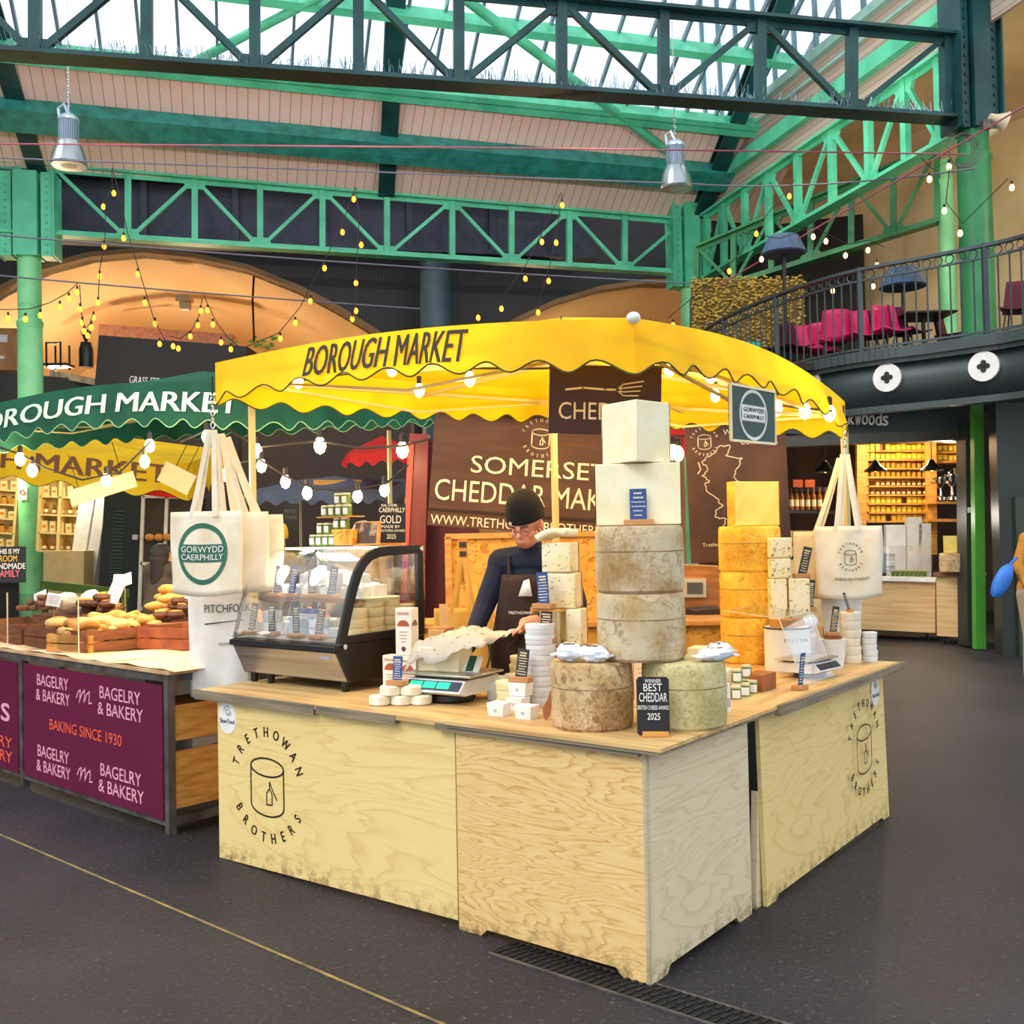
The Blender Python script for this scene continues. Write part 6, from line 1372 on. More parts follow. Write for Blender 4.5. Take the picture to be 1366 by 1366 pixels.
CRZ = 1.1; cx_ = Vector((-2.79, 7.12, zb)); crate('honey coloured crate with stencilled capitals holding bagels, right of the dark crate', cx_, CRZ, .8, .4, .12, WOODL, words='FRANK-LEVIN LONDON')
crate('reddish wooden crate beyond the bagels beside the tote bags', BP(-1.05, .68, zb), brz + .3, .5, .3, .15, mat('red_wood', '#b05a2c', .6, c2='#8a4020', scale=6))
crate('second dark crate cut by the left edge of the view', BP(-2.62, .31, zb), brz, .84, .4, .15, WOODD)
def bagel(label, grp, m):
    t = thing('bagel', label, 'bread', (0, 0, -5), 0, grp); g = MB().torus((0, 0, .022), .036, .024, 'Z', 20, 10); g.build('crust', m, t); return t
b0 = bagel('pale golden bagel in the heap on the stencilled crate', 'pale bagels in the crates', BREADP); b1 = bagel('darker baked bagel in the heap on the stencilled crate', 'brown bagels in the crates', BREAD)
R5 = random.Random(3); first = {0: True, 1: True}
def put_b(src, k, p, rz, tilt, s=1):
    o = src if first[k] else dup(src); first[k] = False
    o.location = p; o.rotation_euler = (tilt, R5.uniform(-.25, .25), rz); o.scale = (s, s, s)
for i in range(46):
    a, b = R5.uniform(-.33, .33), R5.uniform(-.16, .16); rr_ = Matrix.Rotation(CRZ, 3, 'Z') @ Vector((a, b, 0)); lay = i // 18
    put_b(b0 if R5.random() < .6 else b1, 0 if False else (0 if R5.random() < 0 else 0), cx_ + rr_ + Vector((0, 0, .05 + .042 * lay + .05 * (b + .16))), R5.random() * 3, R5.uniform(-.5, .3), 1.15) if False else None
for i in range(44):
    a, b = R5.uniform(-.33, .33), R5.uniform(-.17, .17); rr_ = Matrix.Rotation(CRZ, 3, 'Z') @ Vector((a, b, 0)); lay = i // 16; k = 0 if R5.random() < .6 else 1
    put_b((b0, b1)[k], k, cx_ + rr_ + Vector((0, 0, .06 + .04 * lay + .12 * (b + .17))), R5.random() * 3, R5.uniform(-.4, .3), 1.2)
for i in range(26):
    k = 0 if R5.random() < .5 else 1
    put_b((b0, b1)[k], k, BP(R5.uniform(-2.1, -1.28), R5.uniform(.17, .45), zb + .1 + .04 * (i // 13)), R5.random() * 3, R5.uniform(-.4, .3), 1.1)
def loaf(label, m, grp, s):
    t = thing('bread_loaf', label, 'bread', (0, 0, -5), 0, grp); MB().blob((0, 0, s[2]), s, 18, 10, .02).build('crust', m, t)
    g = MB(); [g.tube([(-s[0] * .5 + .25 * s[0] * k, -s[1] * .5, s[2] * 1.75), (-s[0] * .3 + .25 * s[0] * k, s[1] * .4, s[2] * 1.85)], .006, 5) for k in range(4)]; g.build('scoring', BREADP, t); return t
l0 = loaf('long golden loaf on the heap beside the tote bags', BREAD, 'golden loaves by the tote bags', (.14, .055, .04)); ps = [(BP(-1.66 + R5.uniform(-.16, .2), 1.0 + R5.uniform(-.1, .12), zb + .2 + .06 * (k // 4)), R5.uniform(-.5, .5) + brz + .5) for k in range(11)]
l0.location = ps[0][0]; l0.rotation_euler.z = ps[0][1]; [dup(l0, p, r) for p, r in ps[1:]]
c0_ = thing('chocolate_babka', 'dark chocolate swirl bun on the heap beside the tote bags', 'bread', (0, 0, 0), 0, 'chocolate buns')
MB().torus((0, 0, .03), .035, .028, 'Z', 16, 8).build('bun', CHOC, c0_); g = MB(); g.tube([(.05 * k / 24 * math.cos(k * .7), .05 * k / 24 * math.sin(k * .7), .058) for k in range(24)], .005, 5); g.build('swirl', BREAD, c0_)
ps = [BP(-1.42 + R5.uniform(-.16, .12), .86 + R5.uniform(-.12, .12), zb + .17 + .045 * (k // 5)) for k in range(12)]; c0_.location = ps[0]
for p in ps[1:]: dup(c0_, p, R5.random() * 3)
c1_ = [BP(-2.1 + R5.uniform(-.2, .2), .72 + R5.uniform(-.12, .15), zb + .19 + .05 * (k // 7)) for k in range(16)]
cc = None
for p in c1_:
    if cc is None: cc = dup(c0_, p, 0, 'brown sticky bun in the middle of the bakery table', 'sticky buns in the middle of the bakery table')
    else: dup(cc, p, R5.random() * 3)
n0 = thing('granola_clump', 'brown nut cluster in the heap at the left of the bakery table', 'pastry', (0, 0, 0), 0, 'nut clusters at the left'); MB().blob((0, 0, .02), (.035, .03, .025), 10, 7, .15).build('cluster', mat('nut_brown', '#8a5534', .7, c2='#5f3620', scale=30), n0)
ps = [BP(-2.95 + R5.uniform(-.22, .2), .62 + R5.uniform(-.13, .15), zb + .19 + .04 * (k // 9)) for k in range(24)]; n0.location = ps[0]; [dup(n0, p, R5.random() * 3) for p in ps[1:]]
for k, (x, y, z, wv_, h_, rr_, lab) in enumerate(((-1.35, .6, .2, .2, .12, .3, 'white film bag of pastries in the middle of the bakery table'), (-1.15, .7, .2, .22, .14, -.3, 'clear film bag of pale pastries behind the dark crate'), (-1.6, .8, .16, .26, .1, .1, 'bluish film bag lying at the back of the bakery table'), (-.95, .72, .22, .16, .1, .6, 'white film bag right of the pale pastries'))):
    t = thing('pastry_bag', lab, 'bag', BP(x - 1.3, y + .05, zb + z + .0), brz + rr_); MB().blob((0, 0, h_ / 2), (wv_ / 2, wv_ * .4, h_ / 2 + .02), 16, 10, .09).build('film', mat('cream_film', '#f0e2cc', .35, c2='#dcc8b0', scale=12, bump=.5) if k != 2 else mat('blue_film', '#b8c4dc', .35, c2='#98a6c4', scale=9), t, smooth=25)
for k, (x, y, z, wv_, h_, tl, lab) in enumerate(((-.72, .6, .24, .12, .17, .35, 'large white price card leaning over the bagels'), (-.52, .5, .22, .07, .12, .2, 'small white price card right of the leaning one'), (-.38, 1.05, .27, .085, .1, 0, 'upright cream price card behind the loaves'), (-1.35, .42, .17, .15, .1, .1, 'wide cream price card over the dark crate'), (-1.55, 1.05, .3, .11, .08, 0, 'cream price card at the back near the green column'), (-2.0, .6, .17, .15, .08, -.3, 'white price card at the far left of the bakery table'), (-1.25, .95, .3, .15, .1, -.25, 'cream price card behind the film bags'), (-.05, .8, .22, .04, .06, .2, 'tiny white price card by the chocolate buns'))):
    t = thing('price_card', lab, 'label', BP(x - 1.25, y + .1, zb + z + .12), brz + .3); o = MB().box((0, 0, 0), (wv_, .003, h_)).build('card', PAPER, t); o.rotation_euler = (-.2, tl, 0)
    g = MB()
    for j in range(4): g.box((0, -.0025, h_ * (.28 - .17 * j)), (wv_ * RND.uniform(.5, .8), .0008, h_ * .03))
    g.build('handwriting', mat('faint_ink', '#a08a78', .7), o, smooth=0); MB().beam((0, .003, -h_ / 2), (0, .003, -z - .1), .005, .005).build('stick', WOODL, t)
ac = thing('acrylic_guard', 'clear acrylic guard standing before the bakery crates', 'screen', BP(0, 0, zb), brz); MB().box((-1.75, .05, .19), (1.1, .005, .38)).build('sheet', ACRYL, ac); g = MB(); g.box((-1.2, .05, .19), (.006, .006, .38)); g.box((-2.3, .05, .19), (.006, .006, .38)); g.build('polished_edge', MATS['acrylic_edge'], ac)
rs_ = thing('display_riser', 'low wooden riser under the heaped breads along the back of the bakery table', 'riser', BP(0, 0, zb), brz); MB().box((-2.2, .86, .075), (2.0, .5, .15)).build('riser_box', WOODD, rs_, smooth=0)
t, wv, h = panel('chalkboard', 'chalkboard with MUSHROOM, HANDMADE and FAMILY in coloured chalk on the left', 'sign', (-60, 730), (34, 729), (-60, 778), 8.6, CHARC)
write(t, wv, h, [('THIS IS MY', .6, .92, .06, .2), ('ARE HANDMADE', .3, 1.0, .46, .62)], PAPER, 'white_lettering'); write(t, wv, h, [('MUSHROOM', .4, .88, .24, .42)], mat('yellow_chalk', '#f2b83a', .7), 'yellow_lettering'); write(t, wv, h, [('BY FAMILY', .45, .92, .65, .84)], mat('pink_chalk', '#f06a80', .7), 'pink_lettering')

# ================================================================== NEIGHBOURING CANOPIES
a1_, a2_, a3_, a4_ = atY(338, 512, 7.9), atY(-70, 556, 9.2), atY(200, 548, 12.4), atY(600, 520, 10.6)
gc, _, _ = canopy('market_canopy', 'dark green scalloped canopy with pale lettering over the bakery', a1_, a2_, a4_, a3_, .34, GRNC, [(.13, 1), (0, 1), (0, 1), (0, 1)], .3, word={0: ('BOROUGH MARKET', .91, .035, .24, .72)}, wcol=mat('pale_mint_print', '#d6e6d2', .7), piping=mat('light_green_piping', '#8fc08a', .7), scal=(13, 8, 12, 9), amp=.035)
canopy_leg(gc, a1_, *atY(520, 640, 10.4).xy, 2.75); canopy_leg(gc, a1_, *atY(-60, 640, 9.2).xy, 2.7)
for x_, y_, e_ in ((200, 600, 60), (40, 620, 20), (430, 610, 40)): pt(atY(x_, y_, 10.0), e_, (1, .82, .5), .06)
b1_, b2_, b3_, b4_ = atY(250, 618, 12.6), atY(-190, 578, 13.6), atY(-120, 596, 16), atY(300, 600, 15)
canopy('market_canopy', 'yellow canopy with brown lettering seen below the green canopy on the left', b1_, b2_, b4_, b3_, .42, YEL, [(0, 1)] * 4, .3, word={0: ('BOROUGH MARKET', .98, .05, .1, .66)}, wcol=mat('brown_print', '#6a3a10', .7), piping=PIPE, scal=(7, 5, 7, 5), amp=.05, frame=False)
c1_, c2_, c3_, c4_ = atY(545, 600, 12), atY(462, 606, 12.5), atY(470, 600, 15), atY(560, 600, 14.5)
REDC = clothmat('red_canvas', '#d8201c', .4)
canopy('market_canopy', 'small stretch of red scalloped canopy beyond the green canopy', c1_, c2_, c4_, c3_, .14, REDC, [(0, 1)] * 4, .2, scal=(4, 4, 4, 4), amp=.03, frame=False)
d1_, d2_, d3_, d4_ = atY(520, 652, 12.6), atY(325, 656, 13.4), atY(400, 640, 16), atY(540, 640, 15.5)
sl_, _, _ = canopy('market_canopy', 'slate blue awning far behind the display case', d1_, d2_, d4_, d3_, .16, clothmat('slate_canvas', '#5c6478', .3), [(0, 1)] * 4, .12, scal=(8, 4, 8, 4), amp=.03, frame=False)
for q in (d1_, d2_, d3_, d4_): canopy_leg(sl_, d1_, q.x, q.y, 2.25)
t, wv, h = panel('banner', 'red banner ending in MARKET glimpsed between the cheese tower and the map banner', 'banner', (826, 572), (922, 573), (826, 608), 8.6, REDC, th=.01)
write(t, wv, h, [('MARKET', .3, .92, .2, .82)], INK)
for lab, TL, TR, BL_, Y in (('blank cream card hung askew under the green canopy, left one', (90, 655), (177, 628), (96, 676), 8.9), ('blank cream card hung askew under the green canopy, right one', (222, 615), (262, 635), (222, 647), 9.2)):
    t, wv, h = panel('hanging_card', lab, 'sign', TL, TR, BL_, Y, mat('cream_card', '#f6e2b4', .6), th=.008, part='card'); g = MB(); g.tube([(.1, 0, 0), (.1, 0, .3)], .004, 4); g.tube([(wv - .1, 0, 0), (wv - .1, 0, .3)], .004, 4); g.build('string', INK, t)

# ================================================================== SHOPS UNDER THE LEFT ARCH
def wallbox(name, label, cat, TL, TR, BL, Y, m, dep=.5, YR=None, part='body', group=None):
    M, wv, h = panel_frame(TL, TR, BL, Y, YR); t = thing(name, label, cat, M=M, group=group)
    MB().box((wv / 2, dep / 2, -h / 2), (wv, dep, h)).build(part, m, t, smooth=0); return t, wv, h
CHW = mat('dark_shop_front', '#2b2c2a', .6, c2='#202120', scale=1)
wallbox('shop_cabin', 'dark grey flat topped shop front on the left behind the green column', 'shop', (-120, 484), (150, 510), (-120, 840), 19.2, CHW, 1.5)
t, wv, h = wallbox('shop_cabin', 'black boxed shop roof under the left arch with small white words', 'shop', (132, 447), (330, 462), (132, 843), 18.4, mat('black_boxed_front', '#241d1a', .6), 2.2)
write(t, wv, h, [('GRASS-FED', .23, .44, .13, .155)], PAPER)
g = MB(); g.box((.03, .2, .05), (.05, .1, .1)); 
t, wv, h = wallbox('cardboard_boxes', 'stack of printed cardboard boxes on the shop roof at the far left', 'boxes', (-60, 436), (24, 438), (-60, 492), 20.0, mat('cardboard', '#c08a5c', .8, c2='#a87448', scale=3), .8); MB().box((wv * .78, -.01, -h * .25), (.15, .01, .15)).box((wv * .6, -.01, -h * .7), (.5, .01, .06)).build('printed_label', PAPER, t)
sh = thing('metal_rack', 'dark metal rack standing on the shop roof under the left arch', 'rack', atY(62, 490, 19.9)); g = MB()
for x in (0, .28): 
    for y in (0, .4): g.box((x, y, .25), (.03, .03, .5))
g.box((.14, 0, .48), (.3, .03, .03)); g.box((.14, .2, .06), (.5, .4, .05)); g.build('frame', BLACK, sh, smooth=0)
q = atY(115, 490, 20.3); MB_ = MB().lathe([(0, 0), (.14, 0), (.14, .35), (.1, .5), (0, .52)], n=14); t = thing('coffee_grinder', 'black upright machine on the shop roof left of the boxed front', 'machine', q); MB_.build('body', BLACK, t); MB().lathe([(.02, .5), (.1, .7), (.1, .72), (0, .72)], n=12).build('hopper', BLACK, t)
tag(MB().beam(atY(80, 500, 19.6), atY(140, 512, 19.2), .5, .12).build('paper_stack', mat('sacking', '#b7a488', .8, c2='#8d7a60', scale=8)), 'row of folded sacks lying on the left shop roof', 'sacks')
t, wv, h = wallbox('light_panel', 'pale blue lit ceiling panel glimpsed deep inside the left arch', 'light', (186, 443), (236, 448), (186, 455), 24.5, emis('cool_panel', '#a8d4ea', 1.4), .1)
PNK = mat('pink_brick', '#b98a78', .8, c2='#a07262', scale=9)
wallbox('brick_pier', 'pinkish brick wall piece inside the left arch above the boxed shop', 'wall', (132, 432), (310, 446), (132, 470), 23.6, PNK, .3)
t = thing('trailing_plant', 'green trailing plant at the arch wall above the yellow canopy corner', 'plant', atY(335, 468, 22)); g = MB()
for k in range(60): a = RND.uniform(-.6, .6); z = RND.uniform(-.35, .3); g.blob((a, RND.uniform(-.1, .1), z), (.05, .02, .035), 6, 4)
g.build('leaves', mat('fresh_leaf', '#6fae3c', .6), t)['kind'] = 'stuff'; MB().box((0, .05, -.4), (1.2, .2, .15)).build('trough', GREYF, t)
# lit shop with shelves
LITW = mat('lit_cream_shelving', '#f0d890', .5, c2='#e4c678', scale=2)
def shelving(label, TL, TR, BL, Y, rows, cols, m, goods, grp, glab, dep=.35, uprights=2, skip=(), gm=None, gw=.75, gh=.6, rnd=.15):
    M, wv, h = panel_frame(TL, TR, BL, Y); t = thing('shelving', label, 'shelf', M=M)
    MB().box((wv / 2, dep, -h / 2), (wv, .02, h)).build('back_panel', gm or m, t, smooth=0)
    for k in range(rows + 1): MB().box((wv / 2, dep / 2, -h * k / rows), (wv, dep, .03)).build('shelf', m, t, smooth=0)
    for k in range(uprights): MB().box((wv * k / (uprights - 1), dep / 2, -h / 2), (.05, dep, h)).build('upright', m, t, smooth=0)
    ch = h / rows; cw_ = wv / cols; src = {}
    for r_ in range(rows):
        if r_ in skip: continue
        kind = goods[r_ % len(goods)]
        for c in range(cols):
            if RND.random() < .04: continue
            key = kind
            P = M @ Vector(((c + .5) * cw_, dep * .35, -h * (r_ + 1) / rows + .016))
            if key not in src:
                o = kind(cw_ * gw, ch * gh); o.location = P; o['group'] = grp + ' ' + o['category']; src[key] = o
                o['label'] = '%s %s' % (o['label'], glab); 
            else: o = dup(src[key], P)
            s_ = RND.uniform(1 - rnd, 1 + rnd * .3); o.scale = (1, 1, s_)
    return t, M, wv, h
YB = mat('yellow_package', '#ffd21e', .5, c2='#f2b60e', scale=8); YB2 = mat('amber_package', '#d99020', .5)
def g_pack(wv, h):
    t = thing('yellow_packet', 'bright yellow packet', 'packet'); MB().box((0, 0, h / 2), (wv, wv * .6, h)).build('pack', YB, t, bevel=.006); MB().box((0, -wv * .31, h * .45), (wv * .5, .004, h * .35)).build('label', mat('pale_yellow', '#fff0a0', .6), t); return t
def g_jar(wv, h):
    t = thing('honey_jar', 'amber preserve jar', 'jar'); r = wv * .45; MB().lathe([(0, 0), (r, 0), (r, h * .72), (r * .7, h * .82)], n=10).build('glass', YB2, t); MB().lathe([(r * .72, h * .8), (r * .72, h), (0, h)], n=10).build('lid', BRN, t); return t
def g_bottle(wv, h):
    t = thing('glass_bottle', 'slim glass bottle', 'bottle'); r = wv * .38; MB().lathe([(0, 0), (r, 0), (r, h * .6), (r * .35, h * .75), (r * .35, h)], n=10).build('glass', mat('amber_bottle', '#9a5a1e', .25), t); MB().lathe([(r * 1.02, h * .15), (r * 1.02, h * .45)], n=10).build('label', CREAM, t); return t
def g_box(wv, h):
    t = thing('cream_box', 'pale boxed item', 'box'); MB().box((0, 0, h / 2), (wv, wv * .7, h)).build('carton', mat('pale_carton', '#f2e2b0', .6, c2='#dcc078', scale=5), t); MB().box((0, -wv * .36, h / 2), (wv * .6, .004, h * .3)).build('label', YB2, t); return t
shelving('lit cream shelving at the far left behind the green column', (-70, 630), (24, 636), (-70, 745), 18.8, 6, 7, LITW, (g_box, g_jar), 'far left shelving', 'on the lit shelves at the far left', gw=.7)
shelving('lit cream shelving between the green column and the white wall', (54, 638), (108, 640), (54, 735), 17.2, 4, 5, LITW, (g_box, g_bottle), 'shelving by the green column', 'on the lit shelves right of the green column', uprights=3, gw=.7)
WW = mat('white_shop_wall', '#dfe0e6', .5)
t, wv, h = wallbox('shop_partition', 'white panelled shop wall left of the dark green door', 'wall', (108, 655), (143, 660), (108, 855), 16.8, WW, 1.2); g = MB(); g.box((wv * .55, -.01, -h / 2), (.02, .02, h)); g.build('panel_joint', mat('joint_grey', '#a9a9b4', .5), t)
wallbox('shop_counter', 'low white and tan counter in front of the lit shelves on the left', 'counter', (58, 735), (112, 735), (58, 858), 16.4, mat('tan_counter', '#e0c890', .6), .6)
t, wv, h = wallbox('green_door', 'dark green louvred door beside the white shop wall', 'door', (140, 652), (192, 655), (140, 860), 16.2, COLD, .2); t.children[0].data.materials[0] = mat('very_dark_green', '#16261a', .5)
g = MB()
for k in range(22): g.box((wv * .43, -.012, -h * (.14 + .023 * k)), (wv * .3, .02, .012))
g.build('louvre', mat('louvre_green', '#3f6a3a', .5), t, smooth=0)['kind'] = 'stuff'; MB().box((wv * .87, -.02, -h * .3), (.09, .02, .08)).build('switch_plate', WHITE, t)
gr_ = thing('green_rail', 'olive green rail on posts running behind the bakery goods', 'rail', (0, 0, 0)); MB().beam(atY(56, 780, 14.5), atY(170, 792, 13.6), .06, .12).build('rail', mat('olive_rail', '#5f7a3c', .5), gr_)
for q in (atY(60, 780, 14.45), atY(166, 792, 13.65)): MB().box((q.x, q.y, q.z / 2), (.06, .06, q.z)).build('post', MATS['olive_rail'], gr_)
t, wv, h = panel('notice', 'small white no smoking notice on the green column', 'sign', (24, 650), (36, 650), (24, 667), 17.72, PAPER, th=.01); MB().torus((wv / 2, -.006, -h * .4), wv * .25, .01, 'Y', 16, 5).build('red_ring', REDD, t)
# glazed cold store right of door
t, wv, h = wallbox('glass_fridge', 'glazed fridge with white mullions beyond the dark green door', 'fridge', (192, 662), (262, 664), (192, 862), 15.8, mat('dark_inside', '#3a332c', .6), .5)
g = MB(); [g.box((wv * k, -.02, -h / 2), (.05, .04, h)) for k in (0, .45, 1)]; [g.box((wv / 2, -.02, -h * k), (wv, .04, .05)) for k in (0, .45, .75)]; g.build('white_frame', WHITE, t, smooth=0)
for k in range(5): r_ = thing('stored_loaf', 'pale loaf stored on a fridge shelf beyond the dark green door', 'bread', (t.matrix_world if False else Matrix.Translation(atY(200 + 12 * k, 722, 15.7))).translation, 0, 'loaves in the glazed fridge'); MB().blob((0, 0, .06), (.08, .06, .06), 10, 6).build('crust', BREAD, r_)
t, wv, h = wallbox('red_awning', 'small red awning above the glazed fridge', 'awning', (192, 644), (250, 650), (192, 660), 15.2, REDC, .6)
# far back stalls seen between case and banner
wallbox('far_stall', 'dark far stall with wooden top board behind the slate awning', 'stall', (322, 566), (548, 562), (322, 846), 17.5, mat('dark_brown_back', '#3a2a1e', .7), .6)
wallbox('wood_board', 'long wooden board above the slate awning', 'board', (418, 640), (482, 640), (418, 652), 13.9, WOODL, .1)
t, wv, h = wallbox('chalk_menu', 'dark menu board with faint chalk lines behind the yellow beanie', 'sign', (378, 672), (398, 672), (378, 708), 12.4, CHARC, .05); write(t, wv, h, [('MENU', .1, .8, .2, .35), ('CHEESE', .1, .9, .45, .55)], GREYF)
wallbox('lit_screen', 'small pale blue screen behind the yellow beanie', 'screen', (352, 691), (364, 691), (352, 698), 12.0, emis('pale_screen', '#bfe0f0', 1), .05)
# far right interior glimpsed behind tower
t, wv, h = wallbox('display_counter', 'timber clad counter glimpsed between the two cheese towers', 'counter', (862, 752), (975, 757), (862, 972), 8.2, mat('orange_timber', '#d88a42', .5, c2='#b86a2a', scale=3, stretch=(1, 1, 8)), .6)
t, wv, h = wallbox('picture_frame', 'small cream framed picture between the two cheese towers', 'picture', (912, 772), (942, 772), (912, 797), 8.165, CREAM, .04); MB().box((wv / 2, -.004, -h / 2), (wv * .7, .006, h * .6)).build('photo', mat('grey_photo', '#6f6a5c', .5), t)
t, wv, h = wallbox('brown_bin', 'dark brown tub below the framed picture between the towers', 'tub', (925, 815), (965, 812), (925, 885), 7.6, mat('dark_tub', '#3a261c', .5), .35)
wb_ = ST(.74, 1.2, .868); t = thing('white_carton', 'plain cream carton between the tall tower and the golden tower', 'box', ST(.76, 1.35, .869), RZR); MB().box((0, 0, .1), (.12, .16, .2)).build('carton', PAPER, t, bevel=.002)

# ================================================================== SHOP ON THE RIGHT
wallbox('shop_header', 'dark glossy shop fascia board with raised white lettering', 'sign', (1040, 536), (1297, 546), (1040, 578), 14.2, SLATEG, .3, YR=13.9)
sg = thing('shop_name', 'raised cream letters of the shop name, partly hidden by the yellow canopy', 'lettering', M=panel_frame((1040, 545), (1184, 551), (1040, 563), 14.0, 13.9)[0])
_, wv, h = panel_frame((1040, 545), (1184, 551), (1040, 563), 14.0, 13.9)
for k, ch in enumerate('Blackwoods'):
    g = MB(); vs, fs, a, b, c, d = txt(ch, .02); tall = ch in 'Bkld'; hh = h if tall else h * .74; x0 = .38 * wv + k * (wv * .62 / 10); ww = wv * .62 / 10 * (.86 if ch != 'l' else .3)
    g.add([(x0 + (q.x - a) / (b - a) * ww, -.05 - .05 * (q.z > 0), -h + (q.y - c) / (d - c) * hh) for q in vs], fs); g.build('letter', WHITE, sg, smooth=0)
wallbox('lintel', 'dark steel lintel under the shop fascia', 'lintel', (1040, 582), (1297, 572), (1040, 596), 13.9, mat('lintel_dark', '#4a4638', .4), .2)
t, wv, h = wallbox('door_post', 'bright green door post at the right side of the lit shop', 'post', (1299, 528), (1312, 528), (1308, 866), 13.5, mat('vivid_green_paint', '#4fa03a', .4), .12)
t, wv, h = wallbox('door_post', 'dark inner door post beside the bright green one', 'post', (1288, 560), (1300, 560), (1294, 862), 13.7, mat('grey_green_dark', '#2c342c', .5), .3); MB().box((wv * .3, -.01, -h * .4), (.05, .01, .07)).build('switch', WHITE, t)
struct('wall_shop', MB().box((8.45, 12.75, 1.6), (4.6, .25, 3.2), rz=-.08), mat('dark_green_wall', '#24302a', .35, c2='#1a2420', scale=1.5), smooth=0)
MBD = MB().box((6.65, 12.74, 1.0), (.65, .06, 2.0), rz=-.08); tag(MBD.build('access_hatch', mat('dark_green_panel', '#33402f', .4)), 'flat dark olive access panel on the right hand wall', 'panel', )
# interior
struct('wall_interior', MB().box((7.6, 19.6, 2.0), (8, .2, 4)).box((3.9, 18, 2), (.2, 4, 4)), mat('warm_dark_interior', '#4a2f1c', .7), smooth=0)
struct('ceiling_shop', MB().box((7.2, 17, 3.9), (7, 6, .1)), mat('shop_soffit', '#2a221c', .8), smooth=0)
shelving('tall golden shelving full of yellow packets in the right shop', (1156, 578), (1240, 578), (1156, 696), 17.6, 10, 12, WOODL, (g_pack, g_pack, g_pack, g_jar, g_jar, g_bottle, g_bottle, g_pack, g_pack, g_pack), 'golden shelving', 'on the tall golden shelving in the right shop', gw=.85, gh=.72)
shelving('narrow golden shelving with yellow packets at the right of the shop', (1246, 578), (1290, 578), (1246, 616), 17.2, 3, 6, WOODL, (g_pack,), 'narrow shelving', 'on the narrow shelving at the right of the shop', gw=.85, gh=.72)
def post_w(lab, x, Y): wallbox('shelf_post', lab, 'post', (x - 6, 575), (x + 6, 575), (x - 6, 740), Y, WOODL, .1)
post_w('golden timber post left of the tall shelving', 1149, 17.5); post_w('golden timber post between the two shelving bays', 1243, 17.1)
for y, lab in ((668, 'trophy shelf'), (692, 'lower shelf')): wallbox('wooden_shelf', 'wooden ' + lab + ' at the right of the shop', 'shelf', (1244, y), (1294, y), (1244, y + 4), 16.8, WOODL, .3)
for k, (x, y, s) in enumerate(((1255, 667, .75), (1270, 667, .85), (1284, 667, 1.05))):
    q = atY(x, y, 16.75); t = thing('silver_trophy', ('smallest silver trophy cup, left on the shop shelf', 'middle silver trophy cup on the shop shelf', 'tallest silver trophy cup, right on the shop shelf')[k], 'trophy', q, 0, None, s=s)
    MB().lathe([(.1, 0), (.1, .06), (.03, .1), (.02, .25), (.05, .28), (.12, .42), (.13, .5), (.11, .5)], n=16).build('cup', CHROME, t); g = MB(); [g.torus((s_ * .15, 0, .42), .05, .01, 'Y', 14, 5) for s_ in (-1, 1)]; g.build('handle', CHROME, t)
wallbox('dark_shelving', 'dark shelving with warm lit bottles at the left of the right shop', 'shelf', (1046, 648), (1115, 650), (1046, 655), 17.2, BLACK, .3); 
q0_ = g_bottle(.1, .38); q0_.location = atY(1056, 680, 17.1); q0_['group'] = 'bottles on the dark shelving'; q0_['label'] = 'slim amber bottle on the dark shelving at the left of the shop'
for x in (1063, 1070, 1078, 1086, 1094, 1102): dup(q0_, atY(x, 680, 17.1))
wallbox('dark_shelf', 'dark shelf board under the amber bottles in the right shop', 'shelf', (1046, 680), (1115, 682), (1046, 684), 17.2, BLACK, .3)
for x, lab in ((1058, 'orange box on top of the dark shelving, left'), (1074, 'orange box on top of the dark shelving, right')): wallbox('orange_box', lab, 'box', (x, 640), (x + 13, 640), (x, 650), 16.9, mat('orange_carton', '#b5562a', .6), .2)
# pendant shades
for k, (x, y, lab) in enumerate(((1101, 630, 'left'), (1168, 629, 'middle'), (1243, 628, 'right'))):
    q = atY(x, y, 15.8); t = thing('hanging_lamp', 'black wide enamel pendant shade, %s in the right shop' % lab, 'lamp', q); MB().lathe([(.17, 0), (.165, .02), (.07, .1), (.03, .17), (0, .18)], n=20).build('shade', BLACK, t, solid=.006)
    MB().tube([(0, 0, .17), (0, 0, 3.86 - q.z)], .008, 5).build('cord', BLACK, t); MB().blob((0, 0, .02), (.03, .03, .03), 10, 6).build('bulb', BULB, t)
# counters on castors
OAK = mat('pale_oak', '#e2bd86', .5, c2='#cfa468', scale=2.2, stretch=(.5, 1, 9))
for lab, a, b, c, Y, YR in (('long pale oak counter on castors in front of the right shop', (1090, 772), (1247, 776), (1090, 836), 15.6, 14.6), ('short pale oak counter at the right of the shop front', (1249, 768), (1296, 769), (1249, 848), 14.3, 14.0)):
    t, wv, h = wallbox('shop_counter', lab, 'counter', a, b, c, Y, OAK, .6, YR=YR); MB().box((wv / 2, .28, .02), (wv + .05, .68, .05)).build('top', WHITE if 'long' in lab else mat('brown_top', '#8a5c34', .5), t, smooth=0)
    for x in (.1, wv - .12):
        o = MB().torus((x, .05, -h - .06), .035, .018, 'X', 14, 6).build('castor', BLACK, t)
wallbox('side_counter', 'timber counter side behind the tote bag sign', 'counter', (1040, 745), (1098, 750), (1040, 864), 13.8, OAK, .4)
for k in range(6):
    q = atY(1050 + 9 * (k % 3) * 1.6, 742 - 21 * (k // 3), 13.95); t = thing('gift_box', 'small kraft gift box on the timber counter near the right blue cheeses', 'box', q, 0, 'kraft gift boxes'); MB().box((0, 0, .07), (.13, .1, .13)).build('box', WBLUE, t); MB().box((0, -.052, .08), (.05, .004, .05)).build('label', PAPER, t)
wallbox('gift_box_shelf', 'thin shelf between the rows of kraft gift boxes', 'shelf', (1040, 721), (1092, 722), (1040, 724), 13.85, WOODL, .3)
